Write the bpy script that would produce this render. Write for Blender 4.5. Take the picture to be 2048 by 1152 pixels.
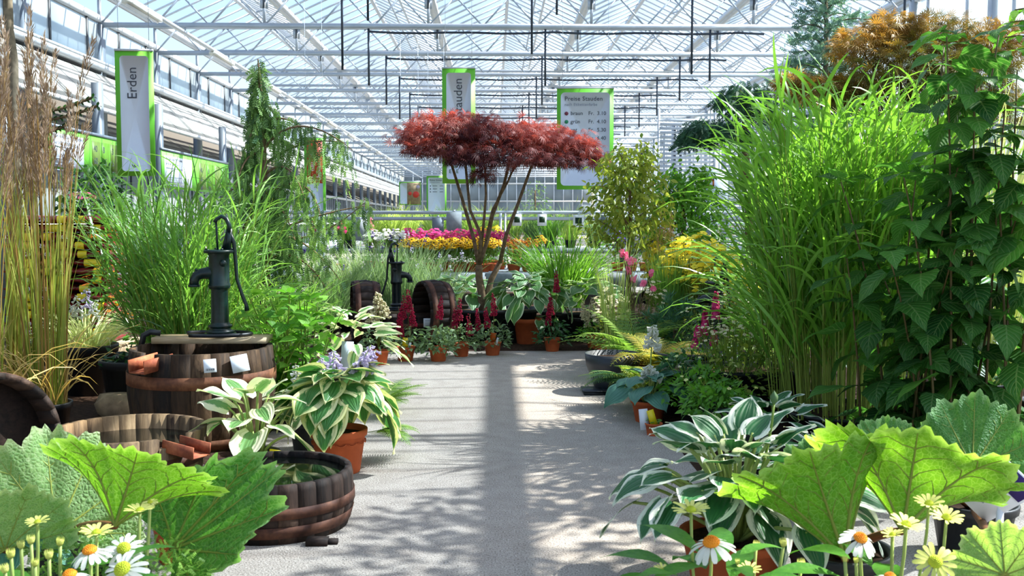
import bpy, math, random
import numpy as np
from mathutils import Vector, Matrix

for o in list(bpy.data.objects):
    bpy.data.objects.remove(o)
SC = bpy.context.scene
COL = SC.collection
PI = math.pi

# ------------------------------------------------------------------ camera
FPX = 1991.0
PITCH = math.atan(131.0 / FPX)
YAW = math.atan(36.0 / FPX)
CAMH = 1.2
cam_d = bpy.data.cameras.new('camera')
cam_d.sensor_width = 36.0
cam_d.lens = FPX * 36.0 / 2048.0
cam_d.clip_start = 0.05
cam_d.clip_end = 400
cam_d.dof.use_dof = True
cam_d.dof.focus_distance = 6.5
cam_d.dof.aperture_fstop = 9.0
cam = bpy.data.objects.new('camera', cam_d)
COL.objects.link(cam)
cam.location = (0, 0, CAMH)
cam.rotation_euler = (PI / 2 - PITCH, 0, -YAW)
SC.camera = cam

# ------------------------------------------------------------------ sky and sun
SUN_AZ, SUN_EL = math.radians(76), math.radians(48)      # azimuth from straight ahead towards the right
w = bpy.data.worlds.new('sky'); SC.world = w
w.use_nodes = True
nt = w.node_tree
bg = nt.nodes['Background']
sky = nt.nodes.new('ShaderNodeTexSky')
sky.sky_type = 'NISHITA'
sky.sun_disc = False
sky.sun_elevation = SUN_EL
sky.sun_rotation = SUN_AZ
sky.air_density = 1.0
sky.dust_density = 2.2
sky.ozone_density = 1.2
nt.links.new(sky.outputs[0], bg.inputs[0])
bg.inputs[1].default_value = 0.22
S = Vector((math.sin(SUN_AZ) * math.cos(SUN_EL), math.cos(SUN_AZ) * math.cos(SUN_EL), math.sin(SUN_EL)))
sun_d = bpy.data.lights.new('sun', 'SUN')
sun_d.energy = 12.0
sun_d.color = (1.0, 0.95, 0.86)
sun_d.angle = math.radians(0.6)
sun = bpy.data.objects.new('sun', sun_d)
COL.objects.link(sun)
sun.location = (20, 20, 30)
sun.rotation_euler = S.to_track_quat('Z', 'Y').to_euler()
vs = SC.view_settings
vs.view_transform = 'Standard'
vs.look = 'None'
vs.gamma = 1.0
vs.use_curve_mapping = False
vs.exposure = 0.55
SC.cycles.max_bounces = 8
SC.cycles.diffuse_bounces = 3
SC.cycles.glossy_bounces = 3
SC.cycles.transmission_bounces = 6
SC.cycles.transparent_max_bounces = 24

# ------------------------------------------------------------------ helpers
_cy, _sy, _cp, _sp = math.cos(YAW), math.sin(YAW), math.cos(PITCH), math.sin(PITCH)
FWD = np.array([_sy * _cp, _cy * _cp, -_sp])
RGT = np.array([_cy, -_sy, 0.0])
UPV = np.cross(RGT, FWD)

def ray(px, py):
    return FWD + RGT * (px - 1024) / FPX + UPV * (576 - py) / FPX

def at(px, py, Y):
    """point at distance Y down the hall that the photograph shows at this pixel"""
    d = ray(px, py)
    return np.array([0, 0, CAMH]) + d * (Y / d[1])

def ground(px, py, z=0.0):
    d = ray(px, py)
    return np.array([0, 0, CAMH]) + d * ((z - CAMH) / d[2])

def foot(px, Y, z=0.0):
    p = at(px, 576, Y)
    return np.array([p[0], Y, z])

def lin(h):
    h = h.lstrip('#')
    c = [int(h[i:i + 2], 16) / 255 for i in (0, 2, 4)]
    return tuple(x / 12.92 if x <= 0.04045 else ((x + 0.055) / 1.055) ** 2.4 for x in c) + (1.0,)

def nrm(v):
    v = np.asarray(v, float)
    return v / (np.linalg.norm(v) + 1e-12)

def frame(pos, d, up=(0, 0, 1), s=1.0, roll=0.0):
    x = nrm(d)
    up = np.asarray(up, float)
    y = np.cross(up, x)
    if np.linalg.norm(y) < 1e-4:
        y = np.cross((0.0, 1.0, 0.01), x)
    y = nrm(y)
    z = np.cross(x, y)
    if roll:
        c, q = math.cos(roll), math.sin(roll)
        y, z = y * c + z * q, z * c - y * q
    sx, sy, sz = (s, s, s) if np.isscalar(s) else s
    M = np.eye(4)
    M[:3, 0] = x * sx; M[:3, 1] = y * sy; M[:3, 2] = z * sz; M[:3, 3] = pos
    return M

class MB:
    """collects geometry, then links it as one mesh object"""
    def __init__(self):
        self.v = []; self.q = []; self.t = []; self.uv = []; self.tn = []; self.n = 0
    def add(self, v, q=None, t=None, uv=None, tint=0.0):
        v = np.asarray(v, float).reshape(-1, 3)
        k = len(v)
        self.v.append(v)
        if q is not None and len(q): self.q.append(np.asarray(q, int).reshape(-1, 4) + self.n)
        if t is not None and len(t): self.t.append(np.asarray(t, int).reshape(-1, 3) + self.n)
        self.uv.append(np.zeros((k, 2)) if uv is None else np.asarray(uv, float))
        self.tn.append(np.full(k, tint) if np.isscalar(tint) else np.asarray(tint, float))
        self.n += k
        return self
    def inst(self, tpl, Ms, tints=None):
        v, q, uv = tpl
        Ms = np.asarray(Ms)
        if len(Ms) == 0: return self
        N, K = len(Ms), len(v)
        vh = np.concatenate([v, np.ones((K, 1))], 1)
        V = np.einsum('nij,kj->nki', Ms, vh)[:, :, :3].reshape(-1, 3)
        Q = (q[None] + (np.arange(N) * K)[:, None, None]).reshape(-1, q.shape[1])
        U = np.tile(uv, (N, 1))
        T = np.zeros(N * K) if tints is None else np.repeat(np.asarray(tints), K)
        return self.add(V, Q if q.shape[1] == 4 else None, Q if q.shape[1] == 3 else None, U, T)
    def box(self, c, s, rot=None, tint=0.0):
        hx, hy, hz = s[0] / 2, s[1] / 2, s[2] / 2
        v = np.array([[x, y, z] for x in (-hx, hx) for y in (-hy, hy) for z in (-hz, hz)])
        if rot is not None: v = v @ np.asarray(rot).T
        v = v + np.asarray(c)
        return self.add(v, [[0, 1, 3, 2], [4, 6, 7, 5], [0, 4, 5, 1], [2, 3, 7, 6], [0, 2, 6, 4], [1, 5, 7, 3]], tint=tint)
    def bar(self, a, b, w=0.03, h=None, up=(0, 0, 1)):
        a = np.asarray(a, float); b = np.asarray(b, float)
        M = frame((a + b) / 2, b - a, up)
        return self.box((a + b) / 2, (np.linalg.norm(b - a), w, w if h is None else h), M[:3, :3])
    def tube(self, pts, r, n=6, cap=True, tint=0.0):
        P = np.asarray(pts, float); m = len(P)
        r = np.full(m, r) if np.isscalar(r) else np.asarray(r, float)
        T = np.gradient(P, axis=0)
        T /= np.linalg.norm(T, axis=1)[:, None] + 1e-12
        ref = np.array([0, 0, 1.0]) if abs(T[0][2]) < 0.9 else np.array([1.0, 0, 0])
        nn = nrm(np.cross(T[0], ref))
        V = np.zeros((m, n, 3)); a = np.arange(n) * 2 * PI / n
        for i in range(m):
            nn = nrm(nn - T[i] * np.dot(nn, T[i]))
            b = np.cross(T[i], nn)
            V[i] = P[i] + r[i] * (np.cos(a)[:, None] * nn + np.sin(a)[:, None] * b)
        q = [[i * n + j, i * n + (j + 1) % n, (i + 1) * n + (j + 1) % n, (i + 1) * n + j] for i in range(m - 1) for j in range(n)]
        V = V.reshape(-1, 3); t = []
        if cap:
            V = np.concatenate([V, P[:1], P[-1:]])
            k = m * n
            t = [[k, (j + 1) % n, j] for j in range(n)] + [[k + 1, (m - 1) * n + j, (m - 1) * n + (j + 1) % n] for j in range(n)]
        return self.add(V, q, t, tint=tint)
    def lathe(self, prof, n=24, c=(0, 0, 0), rot=None, close=False, tint=0.0):
        prof = np.asarray(prof, float); m = len(prof)
        a = np.arange(n) * 2 * PI / n
        V = np.stack([prof[:, 0, None] * np.cos(a), prof[:, 0, None] * np.sin(a), np.repeat(prof[:, 1, None], n, 1)], 2).reshape(-1, 3)
        if rot is not None: V = V @ np.asarray(rot).T
        V = V + np.asarray(c)
        mm = m if close else m - 1
        q = [[i * n + j, i * n + (j + 1) % n, ((i + 1) % m) * n + (j + 1) % n, ((i + 1) % m) * n + j] for i in range(mm) for j in range(n)]
        uv = np.stack([np.tile(a / (2 * PI), m), np.repeat(np.linspace(0, 1, m), n)], 1)
        return self.add(V, q, uv=uv, tint=tint)
    def mesh(self, name, mat, smooth=False):
        me = bpy.data.meshes.new(name)
        v = np.concatenate(self.v)
        Q = np.concatenate(self.q) if self.q else np.zeros((0, 4), int)
        T = np.concatenate(self.t) if self.t else np.zeros((0, 3), int)
        li = np.concatenate([Q.ravel(), T.ravel()]).astype(np.int32)
        ls = np.concatenate([np.arange(len(Q)) * 4, len(Q) * 4 + np.arange(len(T)) * 3]).astype(np.int32)
        me.vertices.add(len(v)); me.vertices.foreach_set('co', v.astype(np.float32).ravel())
        me.loops.add(len(li)); me.loops.foreach_set('vertex_index', li)
        me.polygons.add(len(ls)); me.polygons.foreach_set('loop_start', ls)
        if smooth: me.polygons.foreach_set('use_smooth', np.ones(len(ls), bool))
        me.update(calc_edges=True)
        ul = me.uv_layers.new(name='UVMap')
        ul.data.foreach_set('uv', np.concatenate(self.uv)[li].astype(np.float32).ravel())
        at_ = me.attributes.new('tint', 'FLOAT', 'POINT')
        at_.data.foreach_set('value', np.concatenate(self.tn).astype(np.float32))
        me.materials.append(mat)
        return me
    def build(self, name, mat, parent=None, smooth=False, kind=None, label=None):
        return obj(name, self.mesh(name, mat, smooth), parent, kind=kind, label=label)

def obj(name, me, parent=None, M=None, kind=None, label=None):
    o = bpy.data.objects.new(name, me)
    COL.objects.link(o)
    if parent is not None: o.parent = parent
    if M is not None: o.matrix_local = Matrix(np.asarray(M).tolist())
    if kind: o['kind'] = kind
    if label: o['label'] = label
    return o

def thing(name, label, cat, loc=(0, 0, 0), group=None, rz=0.0):
    o = bpy.data.objects.new(name, None)
    o.empty_display_size = 0.05
    COL.objects.link(o)
    o.location = tuple(float(x) for x in loc); o.rotation_euler = (0, 0, rz)
    o['label'] = label; o['category'] = cat
    if group: o['group'] = group
    return o

def setting(name):
    o = bpy.data.objects.new(name, None)
    o.empty_display_size = 0.05
    COL.objects.link(o); o['kind'] = 'structure'
    return o

# ------------------------------------------------------------------ materials
class NT:
    def __init__(self, name):
        self.m = bpy.data.materials.new(name); self.m.use_nodes = True
        self.t = self.m.node_tree; self.t.nodes.clear()
        self.out = self.n('ShaderNodeOutputMaterial')
    def n(self, kind, **kw):
        nd = self.t.nodes.new(kind)
        for k, v in kw.items(): setattr(nd, k, v)
        return nd
    def l(self, a, b): self.t.links.new(a, b)
    def noise(self, scale, detail=3, vec=None, rough=0.5, dist=0.0):
        nd = self.n('ShaderNodeTexNoise'); nd.inputs['Scale'].default_value = scale
        nd.inputs['Detail'].default_value = detail; nd.inputs['Roughness'].default_value = rough
        nd.inputs['Distortion'].default_value = dist
        if vec is not None: self.l(vec, nd.inputs['Vector'])
        return nd.outputs['Fac']
    def coord(self, which='Object', scale=None):
        c = self.n('ShaderNodeTexCoord').outputs[which]
        if scale is None: return c
        mp = self.n('ShaderNodeMapping'); mp.inputs['Scale'].default_value = scale
        self.l(c, mp.inputs['Vector']); return mp.outputs[0]
    def math(self, op, a, b=None, c=None, clamp=False):
        nd = self.n('ShaderNodeMath', operation=op); nd.use_clamp = clamp
        for i, x in enumerate((a, b, c)):
            if x is None: continue
            if isinstance(x, (int, float)): nd.inputs[i].default_value = x
            else: self.l(x, nd.inputs[i])
        return nd.outputs[0]
    def mix(self, fac, a, b, mode='MIX'):
        nd = self.n('ShaderNodeMix', data_type='RGBA', blend_type=mode)
        for i, x in ((0, fac), (6, a), (7, b)):
            if isinstance(x, (int, float, tuple)): nd.inputs[i].default_value = x
            else: self.l(x, nd.inputs[i])
        return nd.outputs[2]
    def ramp(self, fac, stops):
        nd = self.n('ShaderNodeValToRGB'); e = nd.color_ramp.elements
        e[0].position, e[0].color = stops[0]; e[1].position, e[1].color = stops[-1]
        for p, c in stops[1:-1]:
            k = e.new(p); k.color = c
        self.l(fac, nd.inputs[0]); return nd.outputs[0]
    def bsdf(self, col, rough=0.5, metal=0.0, spec=0.5, bump=None, bs=0.3, bd=0.01):
        p = self.n('ShaderNodeBsdfPrincipled')
        for k, x in (('Base Color', col), ('Roughness', rough), ('Metallic', metal), ('Specular IOR Level', spec)):
            if isinstance(x, (int, float, tuple)): p.inputs[k].default_value = x
            else: self.l(x, p.inputs[k])
        if bump is not None:
            b = self.n('ShaderNodeBump'); b.inputs['Strength'].default_value = bs; b.inputs['Distance'].default_value = bd
            self.l(bump, b.inputs['Height']); self.l(b.outputs[0], p.inputs['Normal'])
        return p
    def done(self, sh):
        self.l(sh.outputs[0], self.out.inputs[0]); return self.m

def plain(name, col, rough=0.5, metal=0.0, var=0.12, nscale=8.0, spec=0.5, bs=0.15):
    k = NT(name); c = lin(col)
    nz = k.noise(nscale, 4, k.coord())
    dark = tuple(x * (1 - var) for x in c[:3]) + (1,); lite = tuple(min(1, x * (1 + var)) for x in c[:3]) + (1,)
    cc = k.ramp(nz, [(0.3, dark), (0.7, lite)])
    return k.done(k.bsdf(cc, rough, metal, spec, nz, bs, 0.004))

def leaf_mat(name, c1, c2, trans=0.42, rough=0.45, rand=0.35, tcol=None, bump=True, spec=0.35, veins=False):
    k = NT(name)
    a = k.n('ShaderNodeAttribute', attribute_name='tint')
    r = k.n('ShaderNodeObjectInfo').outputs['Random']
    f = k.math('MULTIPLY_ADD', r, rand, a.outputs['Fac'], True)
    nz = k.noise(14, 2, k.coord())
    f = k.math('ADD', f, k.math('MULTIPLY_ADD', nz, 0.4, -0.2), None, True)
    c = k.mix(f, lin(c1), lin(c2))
    bh = nz
    if veins:   # paler midrib and slanting side veins that follow the blade
        sp = k.n('ShaderNodeSeparateXYZ'); k.l(k.n('ShaderNodeUVMap').outputs[0], sp.inputs[0])
        e = k.math('ABSOLUTE', k.math('MULTIPLY_ADD', sp.outputs[1], 2.0, -1.0))
        sv = k.math('SINE', k.math('MULTIPLY', k.math('MULTIPLY_ADD', e, -0.3, sp.outputs[0]), 52.0))
        mask = k.math('MAXIMUM', k.math('LESS_THAN', e, 0.05), k.math('GREATER_THAN', sv, 0.9))
        c = k.mix(k.math('MULTIPLY', mask, 0.35), c, k.mix(0.5, lin(c2), (0.6, 0.7, 0.35, 1)))
        bh = k.math('MULTIPLY_ADD', sv, -0.5, nz)
    p = k.bsdf(c, rough, 0, spec, bh if bump else None, 0.3, 0.01)
    t = k.n('ShaderNodeBsdfTranslucent')
    tc = k.mix(1.0, c, lin(tcol) if tcol else (1.35, 1.4, 0.8, 1), 'MULTIPLY')
    k.l(tc, t.inputs[0])
    m = k.n('ShaderNodeMixShader'); m.inputs[0].default_value = trans
    k.l(p.outputs[0], m.inputs[1]); k.l(t.outputs[0], m.inputs[2])
    return k.done(m)

def hosta_mat(name, green1, green2, edge1, edge2, thr=0.72, ribs=26, trans=0.28, nscale=5.0, soft=0.05, spread=0.4):
    """variegated leaf: a green heart that feathers into a pale margin along the leaf's own length"""
    k = NT(name)
    uv = k.n('ShaderNodeUVMap'); sp = k.n('ShaderNodeSeparateXYZ'); k.l(uv.outputs[0], sp.inputs[0])
    u, v = sp.outputs[0], sp.outputs[1]
    e = k.math('ABSOLUTE', k.math('MULTIPLY_ADD', v, 2.0, -1.0))
    r = k.n('ShaderNodeObjectInfo').outputs['Random']
    cb = k.n('ShaderNodeCombineXYZ'); k.l(k.math('MULTIPLY', u, 1.2), cb.inputs[0]); k.l(k.math('MULTIPLY', v, 5.0), cb.inputs[1]); k.l(k.math('MULTIPLY', r, 50.0), cb.inputs[2])
    nz = k.noise(nscale, 3, cb.outputs[0], 0.6)
    m = k.math('MAXIMUM', e, k.math('POWER', u, 3.5))
    m = k.math('ADD', m, k.math('MULTIPLY_ADD', nz, spread * 2, -spread))
    fac = k.math('SMOOTHSTEP', m, thr - soft, thr + soft) if False else k.ramp(m, [(thr - soft, (0, 0, 0, 1)), (min(1, thr + soft), (1, 1, 1, 1))])
    n2 = k.noise(3.0, 2, cb.outputs[0])
    g = k.mix(n2, lin(green1), lin(green2)); ed = k.mix(k.math('MULTIPLY_ADD', r, 0.6, k.math('MULTIPLY', n2, 0.4)), lin(edge1), lin(edge2))
    c = k.mix(fac, g, ed)
    rib = k.math('SINE', k.math('MULTIPLY', e, float(ribs)))
    p = k.bsdf(c, 0.42, 0, 0.4, rib, 0.35, 0.004)
    t = k.n('ShaderNodeBsdfTranslucent'); k.l(k.mix(1.0, c, (1.2, 1.3, 0.75, 1), 'MULTIPLY'), t.inputs[0])
    x = k.n('ShaderNodeMixShader'); x.inputs[0].default_value = trans
    k.l(p.outputs[0], x.inputs[1]); k.l(t.outputs[0], x.inputs[2])
    return k.done(x)

def glass_mat(name, col, see=0.85, diff=0.5, rough=0.1):
    """pane: partly clear, partly hazed with whitewash"""
    k = NT(name)
    tr = k.n('ShaderNodeBsdfTransparent'); tr.inputs[0].default_value = lin(col)
    tl = k.n('ShaderNodeBsdfTranslucent'); tl.inputs[0].default_value = lin(col)
    gl = k.n('ShaderNodeBsdfDiffuse'); gl.inputs[0].default_value = lin(col)
    m1 = k.n('ShaderNodeMixShader'); m1.inputs[0].default_value = diff
    k.l(gl.outputs[0], m1.inputs[1]); k.l(tl.outputs[0], m1.inputs[2])
    m2 = k.n('ShaderNodeMixShader'); m2.inputs[0].default_value = see
    k.l(m1.outputs[0], m2.inputs[1]); k.l(tr.outputs[0], m2.inputs[2])
    return k.done(m2)

def wood_mat(name, c1, c2, c3, scale=(9, 9, 1.2), rough=0.75):
    k = NT(name)
    r = k.n('ShaderNodeObjectInfo').outputs['Random']
    co = k.n('ShaderNodeTexCoord').outputs['Object']
    mp = k.n('ShaderNodeMapping'); mp.inputs['Scale'].default_value = scale
    cb = k.n('ShaderNodeCombineXYZ'); k.l(k.math('MULTIPLY', r, 40.0), cb.inputs[0]); k.l(k.math('MULTIPLY', r, 17.0), cb.inputs[2])
    k.l(co, mp.inputs['Vector']); k.l(cb.outputs[0], mp.inputs['Location'])
    g = k.noise(5, 6, mp.outputs[0], 0.65, 0.6)
    big = k.noise(4, 3, co)
    f = k.math('ADD', k.math('MULTIPLY', g, 0.7), k.math('MULTIPLY_ADD', r, 0.35, k.math('MULTIPLY_ADD', big, 0.5, -0.35)))
    c = k.ramp(f, [(0.2, lin(c1)), (0.5, lin(c2)), (0.8, lin(c3))])
    return k.done(k.bsdf(c, rough, 0, 0.3, g, 0.5, 0.006))

def rust_mat(name, c1, c2, c3):
    k = NT(name); co = k.coord()
    a = k.noise(7, 6, co, 0.65); b = k.noise(45, 3, co)
    f = k.math('MULTIPLY_ADD', b, 0.3, k.math('MULTIPLY', a, 0.8))
    c = k.ramp(f, [(0.3, lin(c1)), (0.52, lin(c2)), (0.72, lin(c3))])
    return k.done(k.bsdf(c, 0.7, 0.25, 0.4, b, 0.3, 0.003))

M = {}
def build_mats():
    M['steel'] = plain('galvanised_steel', '#b4bcc4', 0.45, 0.35, 0.1, 3)
    M['steel_dark'] = plain('grey_steel', '#75808a', 0.5, 0.3, 0.12, 3)
    M['alu'] = plain('bare_aluminium', '#cdd2d6', 0.4, 0.3, 0.06, 3)
    M['bar_dark'] = plain('dark_bars', '#3a4046', 0.5, 0.2)
    M['hose'] = plain('black_hose', '#15181c', 0.45, 0, 0.2)
    M['pipe'] = plain('dark_blue_pipe', '#2b3542', 0.4, 0, 0.1)
    M['blackplastic'] = plain('black_plastic', '#1d1f22', 0.5, 0, 0.2, 12)
    M['greyplastic'] = plain('grey_blue_plastic', '#20262f', 0.45, 0, 0.2, 10)
    M['terra'] = plain('terracotta', '#c25e34', 0.75, 0, 0.14, 14, 0.25)
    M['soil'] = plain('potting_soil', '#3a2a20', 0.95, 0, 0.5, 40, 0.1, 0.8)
    M['mulch'] = plain('bark_mulch', '#6d5540', 0.95, 0, 0.45, 35, 0.1, 0.8)
    M['white'] = plain('white_card', '#e9ecf0', 0.6, 0, 0.03)
    M['lampwhite'] = plain('cream_lamp_body', '#d9d8cc', 0.5, 0, 0.06)
    M['signgreen'] = plain('sign_green', '#6cc535', 0.55, 0, 0.04)
    M['signwhite'] = plain('sign_white', '#d3dcea', 0.55, 0, 0.02)
    M['ink'] = plain('dark_ink', '#3a3f4c', 0.6, 0, 0.02)
    M['inkpale'] = plain('grey_ink', '#8a93a4', 0.6, 0, 0.02)
    M['red'] = plain('sign_red', '#d33b2a', 0.55, 0, 0.05)
    M['bagred'] = plain('bag_maroon', '#7c241c', 0.4, 0, 0.2, 20)
    M['bagyellow'] = plain('bag_yellow', '#ecd21c', 0.4, 0, 0.08)
    M['concrete2'] = plain('bench_concrete', '#8f979c', 0.85, 0, 0.15, 20)
    M['stone'] = plain('pale_stone', '#a08a6c', 0.9, 0, 0.3, 20, 0.2, 0.6)
    M['barrel'] = wood_mat('oak_stave', '#150e09', '#46321f', '#86694c')
    M['barrel_dark'] = wood_mat('wet_dark_stave', '#0e0907', '#32231b', '#5e483a')
    M['barrel_pale'] = wood_mat('pale_oak_stave', '#3b2a1c', '#8a7050', '#b79c76')
    M['plank'] = wood_mat('weathered_plank', '#8a7050', '#b99f7a', '#d8c3a0', (1.2, 9, 9))
    M['rust'] = rust_mat('rusted_hoop', '#33201a', '#6b412a', '#936242')
    M['rust_dark'] = rust_mat('dark_rusted_hoop', '#1f1310', '#472a1f', '#6b4430')
    M['chute'] = rust_mat('rusty_chute', '#5c2a1e', '#8f4a30', '#b9704a')
    k = NT('pump_iron'); nz = k.noise(30, 3, k.coord())
    M['pump'] = k.done(k.bsdf(k.ramp(nz, [(0.3, lin('#061716')), (0.75, lin('#0f2a27'))]), 0.32, 0.0, 0.4, nz, 0.08, 0.003))
    k = NT('pump_iron_black'); nz = k.noise(30, 3, k.coord())
    M['pump_black'] = k.done(k.bsdf(k.ramp(nz, [(0.3, lin('#0b1214')), (0.75, lin('#1b262a'))]), 0.35, 0.1, 0.5, nz, 0.08, 0.003))
    k = NT('dark_water'); nz = k.noise(6, 2, k.coord())
    M['water'] = k.done(k.bsdf(lin('#0c0f0b'), 0.03, 0, 0.7, nz, 0.05, 0.01))
    M['bark'] = plain('brown_bark', '#75604a', 0.9, 0, 0.4, 25, 0.15, 0.7)
    M['bark_grey'] = plain('grey_bark', '#716858', 0.9, 0, 0.35, 25, 0.15, 0.7)
    M['stem'] = leaf_mat('green_stem', '#6f8a2e', '#96a648', 0.1)
    M['stem_pale'] = leaf_mat('pale_green_stem', '#94a754', '#b4bd70', 0.1)
    M['stem_brown'] = leaf_mat('brown_stem', '#5b4a2a', '#7d6b3a', 0.05)
    # leaves
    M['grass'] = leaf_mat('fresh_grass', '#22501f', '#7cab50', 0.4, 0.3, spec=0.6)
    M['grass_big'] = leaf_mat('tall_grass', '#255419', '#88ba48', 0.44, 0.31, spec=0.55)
    M['grass_lime'] = leaf_mat('lime_grass', '#7c9c44', '#bccb7c', 0.45)
    M['grass_grey'] = leaf_mat('grey_green_grass', '#5f7f58', '#a3b98a', 0.35)
    M['grass_blue'] = leaf_mat('mid_green_grass', '#4a8030', '#98bf58', 0.42)
    M['grass_straw'] = leaf_mat('straw_grass', '#6f9430', '#c4bc62', 0.4)
    M['straw'] = leaf_mat('dry_straw', '#b08a48', '#d4b878', 0.3)
    M['plume'] = leaf_mat('brown_plume', '#7d6450', '#b59c88', 0.25, 0.7)
    M['plume_tan'] = leaf_mat('tan_plume', '#b58e66', '#d8b892', 0.3, 0.7)
    M['leaf'] = leaf_mat('mid_green_leaf', '#2f6a1f', '#74ad3a', 0.4)
    M['leaf_lime'] = leaf_mat('bright_green_leaf', '#45881f', '#8fc446', 0.45, 0.45, 1.0, veins=True)
    M['leaf_dark'] = leaf_mat('dark_green_leaf', '#1f4e20', '#528c38', 0.42, 0.42, 1.0, veins=True)
    M['leaf_deep'] = leaf_mat('deep_green_leaf', '#17361c', '#3d6a38', 0.25)
    M['leaf_grey'] = leaf_mat('grey_leaf', '#4d6a44', '#86a070', 0.3)
    M['leaf_yellow'] = leaf_mat('yellow_green_leaf', '#447a2a', '#a6ae4a', 0.45)
    M['fern'] = leaf_mat('fern_green', '#3d6b2c', '#8aad4c', 0.4)
    M['fern_gold'] = leaf_mat('golden_fern', '#74802c', '#b8a842', 0.45)
    M['conifer'] = leaf_mat('cypress_green', '#2c5434', '#96ba68', 0.35, 0.6)
    M['conifer_blue'] = leaf_mat('blue_cedar', '#3f6a62', '#86aa9c', 0.25, 0.6)
    M['conifer_dark'] = leaf_mat('dark_conifer', '#1c4030', '#4c7a58', 0.22, 0.6)
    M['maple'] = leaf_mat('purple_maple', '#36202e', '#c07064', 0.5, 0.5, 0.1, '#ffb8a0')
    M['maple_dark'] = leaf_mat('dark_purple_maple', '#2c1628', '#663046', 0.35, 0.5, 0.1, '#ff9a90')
    M['maple_orange'] = leaf_mat('orange_maple', '#5c6a2c', '#bb9046', 0.45, 0.5, 0.1, '#fff0c0')
    M['hosta_cream'] = hosta_mat('hosta_wide_cream_edge', '#2f6a34', '#5c9446', '#d8d68c', '#ece6b4', 0.66, 24, 0.3)
    M['hosta_white'] = hosta_mat('hosta_white_edge', '#1f5530', '#3f7a44', '#dfe6cc', '#f2f2e2', 0.66, 22, 0.2)
    M['hosta_pale'] = hosta_mat('hosta_mostly_cream', '#4c8450', '#8ab060', '#e8e6b4', '#f4f0d2', 0.42, 22, 0.3)
    M['hosta_thin'] = hosta_mat('hosta_thin_pale_edge', '#3c6c3c', '#7aa562', '#d0deb0', '#e8ecd0', 0.84, 22, 0.25, 5, 0.04, 0.1)
    M['hosta_blue'] = hosta_mat('hosta_blue_green', '#3f7060', '#5c8f78', '#5f9478', '#6fa184', 0.9, 24, 0.2)
    M['striped'] = leaf_mat('cream_striped_blade', '#a9bd66', '#e6e4b0', 0.35)
    for nm, a, b in (('yellow', '#e0a400', '#ffd21c'), ('lemon', '#f0d400', '#fff04a'), ('orange', '#c85a14', '#ff9a1c'), ('magenta', '#b8185c', '#f04c94'),
                     ('pinkpale', '#d83c70', '#ff86aa'), ('crimson', '#7c0c30', '#c81c48'), ('white_f', '#dcdccc', '#ffffff'), ('lilac', '#d4c4e0', '#f6f0fa'),
                     ('violet', '#32206e', '#5f44a8'), ('creamf', '#cbbf90', '#eee4bc'), ('limepetal', '#d4d66c', '#f2f0a8')):
        M[nm] = leaf_mat('flower_' + nm, a, b, 0.3, 0.6, 0.25, '#ffffff', False)
    M['flowerbrown'] = plain('flower_eye', '#3c2410', 0.9)
    M['cone_orange'] = plain('orange_cone', '#e88a0c', 0.8, 0, 0.3, 120)
    M['cone_green'] = plain('green_cone', '#b4c02c', 0.8, 0, 0.3, 120)
    M['pane_clear'] = glass_mat('clear_pane', '#f8fbfd', 0.97)
    M['pane_hazed'] = glass_mat('hazed_pane', '#e4ecf4', 0.9, 0.6)
    M['pane_flap'] = glass_mat('white_flap_pane', '#eceae2', 0.12, 0.45)
    M['pane_wall'] = glass_mat('wall_pane', '#dde6ea', 0.55, 0.5)
    M['pane_far'] = glass_mat('far_pane', '#9aa6ae', 0.3, 0.4)
    M['pane_dusty'] = glass_mat('dusty_pane', '#77736c', 0.12, 0.3)
build_mats()
# ------------------------------------------------------------------ the setting: floor, roof, walls
def make_floor():
    k = NT('speckled_concrete'); co = k.coord()
    big = k.noise(0.9, 4, co, 0.6); mid = k.noise(9, 4, co); fine = k.noise(160, 2, co)
    vor = k.n('ShaderNodeTexVoronoi'); vor.inputs['Scale'].default_value = 120; k.l(co, vor.inputs['Vector'])
    c = k.mix(big, lin('#a3988c'), lin('#b9b0a6'))
    c = k.mix(k.ramp(mid, [(0.35, (0, 0, 0, 1)), (0.8, (0.5, 0.5, 0.5, 1))]), c, lin('#877b70'))
    c = k.mix(k.ramp(fine, [(0.34, (0.85, 0.85, 0.85, 1)), (0.46, (0, 0, 0, 1))]), c, lin('#5a544d'))
    c = k.mix(k.ramp(fine, [(0.6, (0, 0, 0, 1)), (0.72, (0.6, 0.6, 0.6, 1))]), c, lin('#e2dcd4'))
    m = k.done(k.bsdf(c, 0.85, 0, 0.25, k.math('ADD', fine, vor.outputs['Distance']), 0.35, 0.004))
    g = MB(); g.box((0, 40, -0.1), (70, 110, 0.2)); f = g.build('floor', m); f['kind'] = 'structure'
make_floor()

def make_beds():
    # dark bark-covered planting strips either side of the path and across its end, slightly uneven; their dark colour also stands in for shade under the plants
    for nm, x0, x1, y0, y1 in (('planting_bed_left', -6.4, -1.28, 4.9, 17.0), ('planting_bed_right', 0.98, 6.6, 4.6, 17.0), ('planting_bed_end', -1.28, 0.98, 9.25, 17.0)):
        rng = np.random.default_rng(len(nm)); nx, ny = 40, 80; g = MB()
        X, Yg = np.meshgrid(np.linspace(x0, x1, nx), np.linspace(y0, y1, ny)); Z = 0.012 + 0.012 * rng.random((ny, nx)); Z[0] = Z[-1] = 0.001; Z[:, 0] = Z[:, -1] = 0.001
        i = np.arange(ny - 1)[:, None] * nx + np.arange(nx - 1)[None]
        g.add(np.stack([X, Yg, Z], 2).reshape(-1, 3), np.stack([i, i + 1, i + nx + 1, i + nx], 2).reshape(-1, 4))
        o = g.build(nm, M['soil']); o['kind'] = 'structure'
make_beds()

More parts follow.
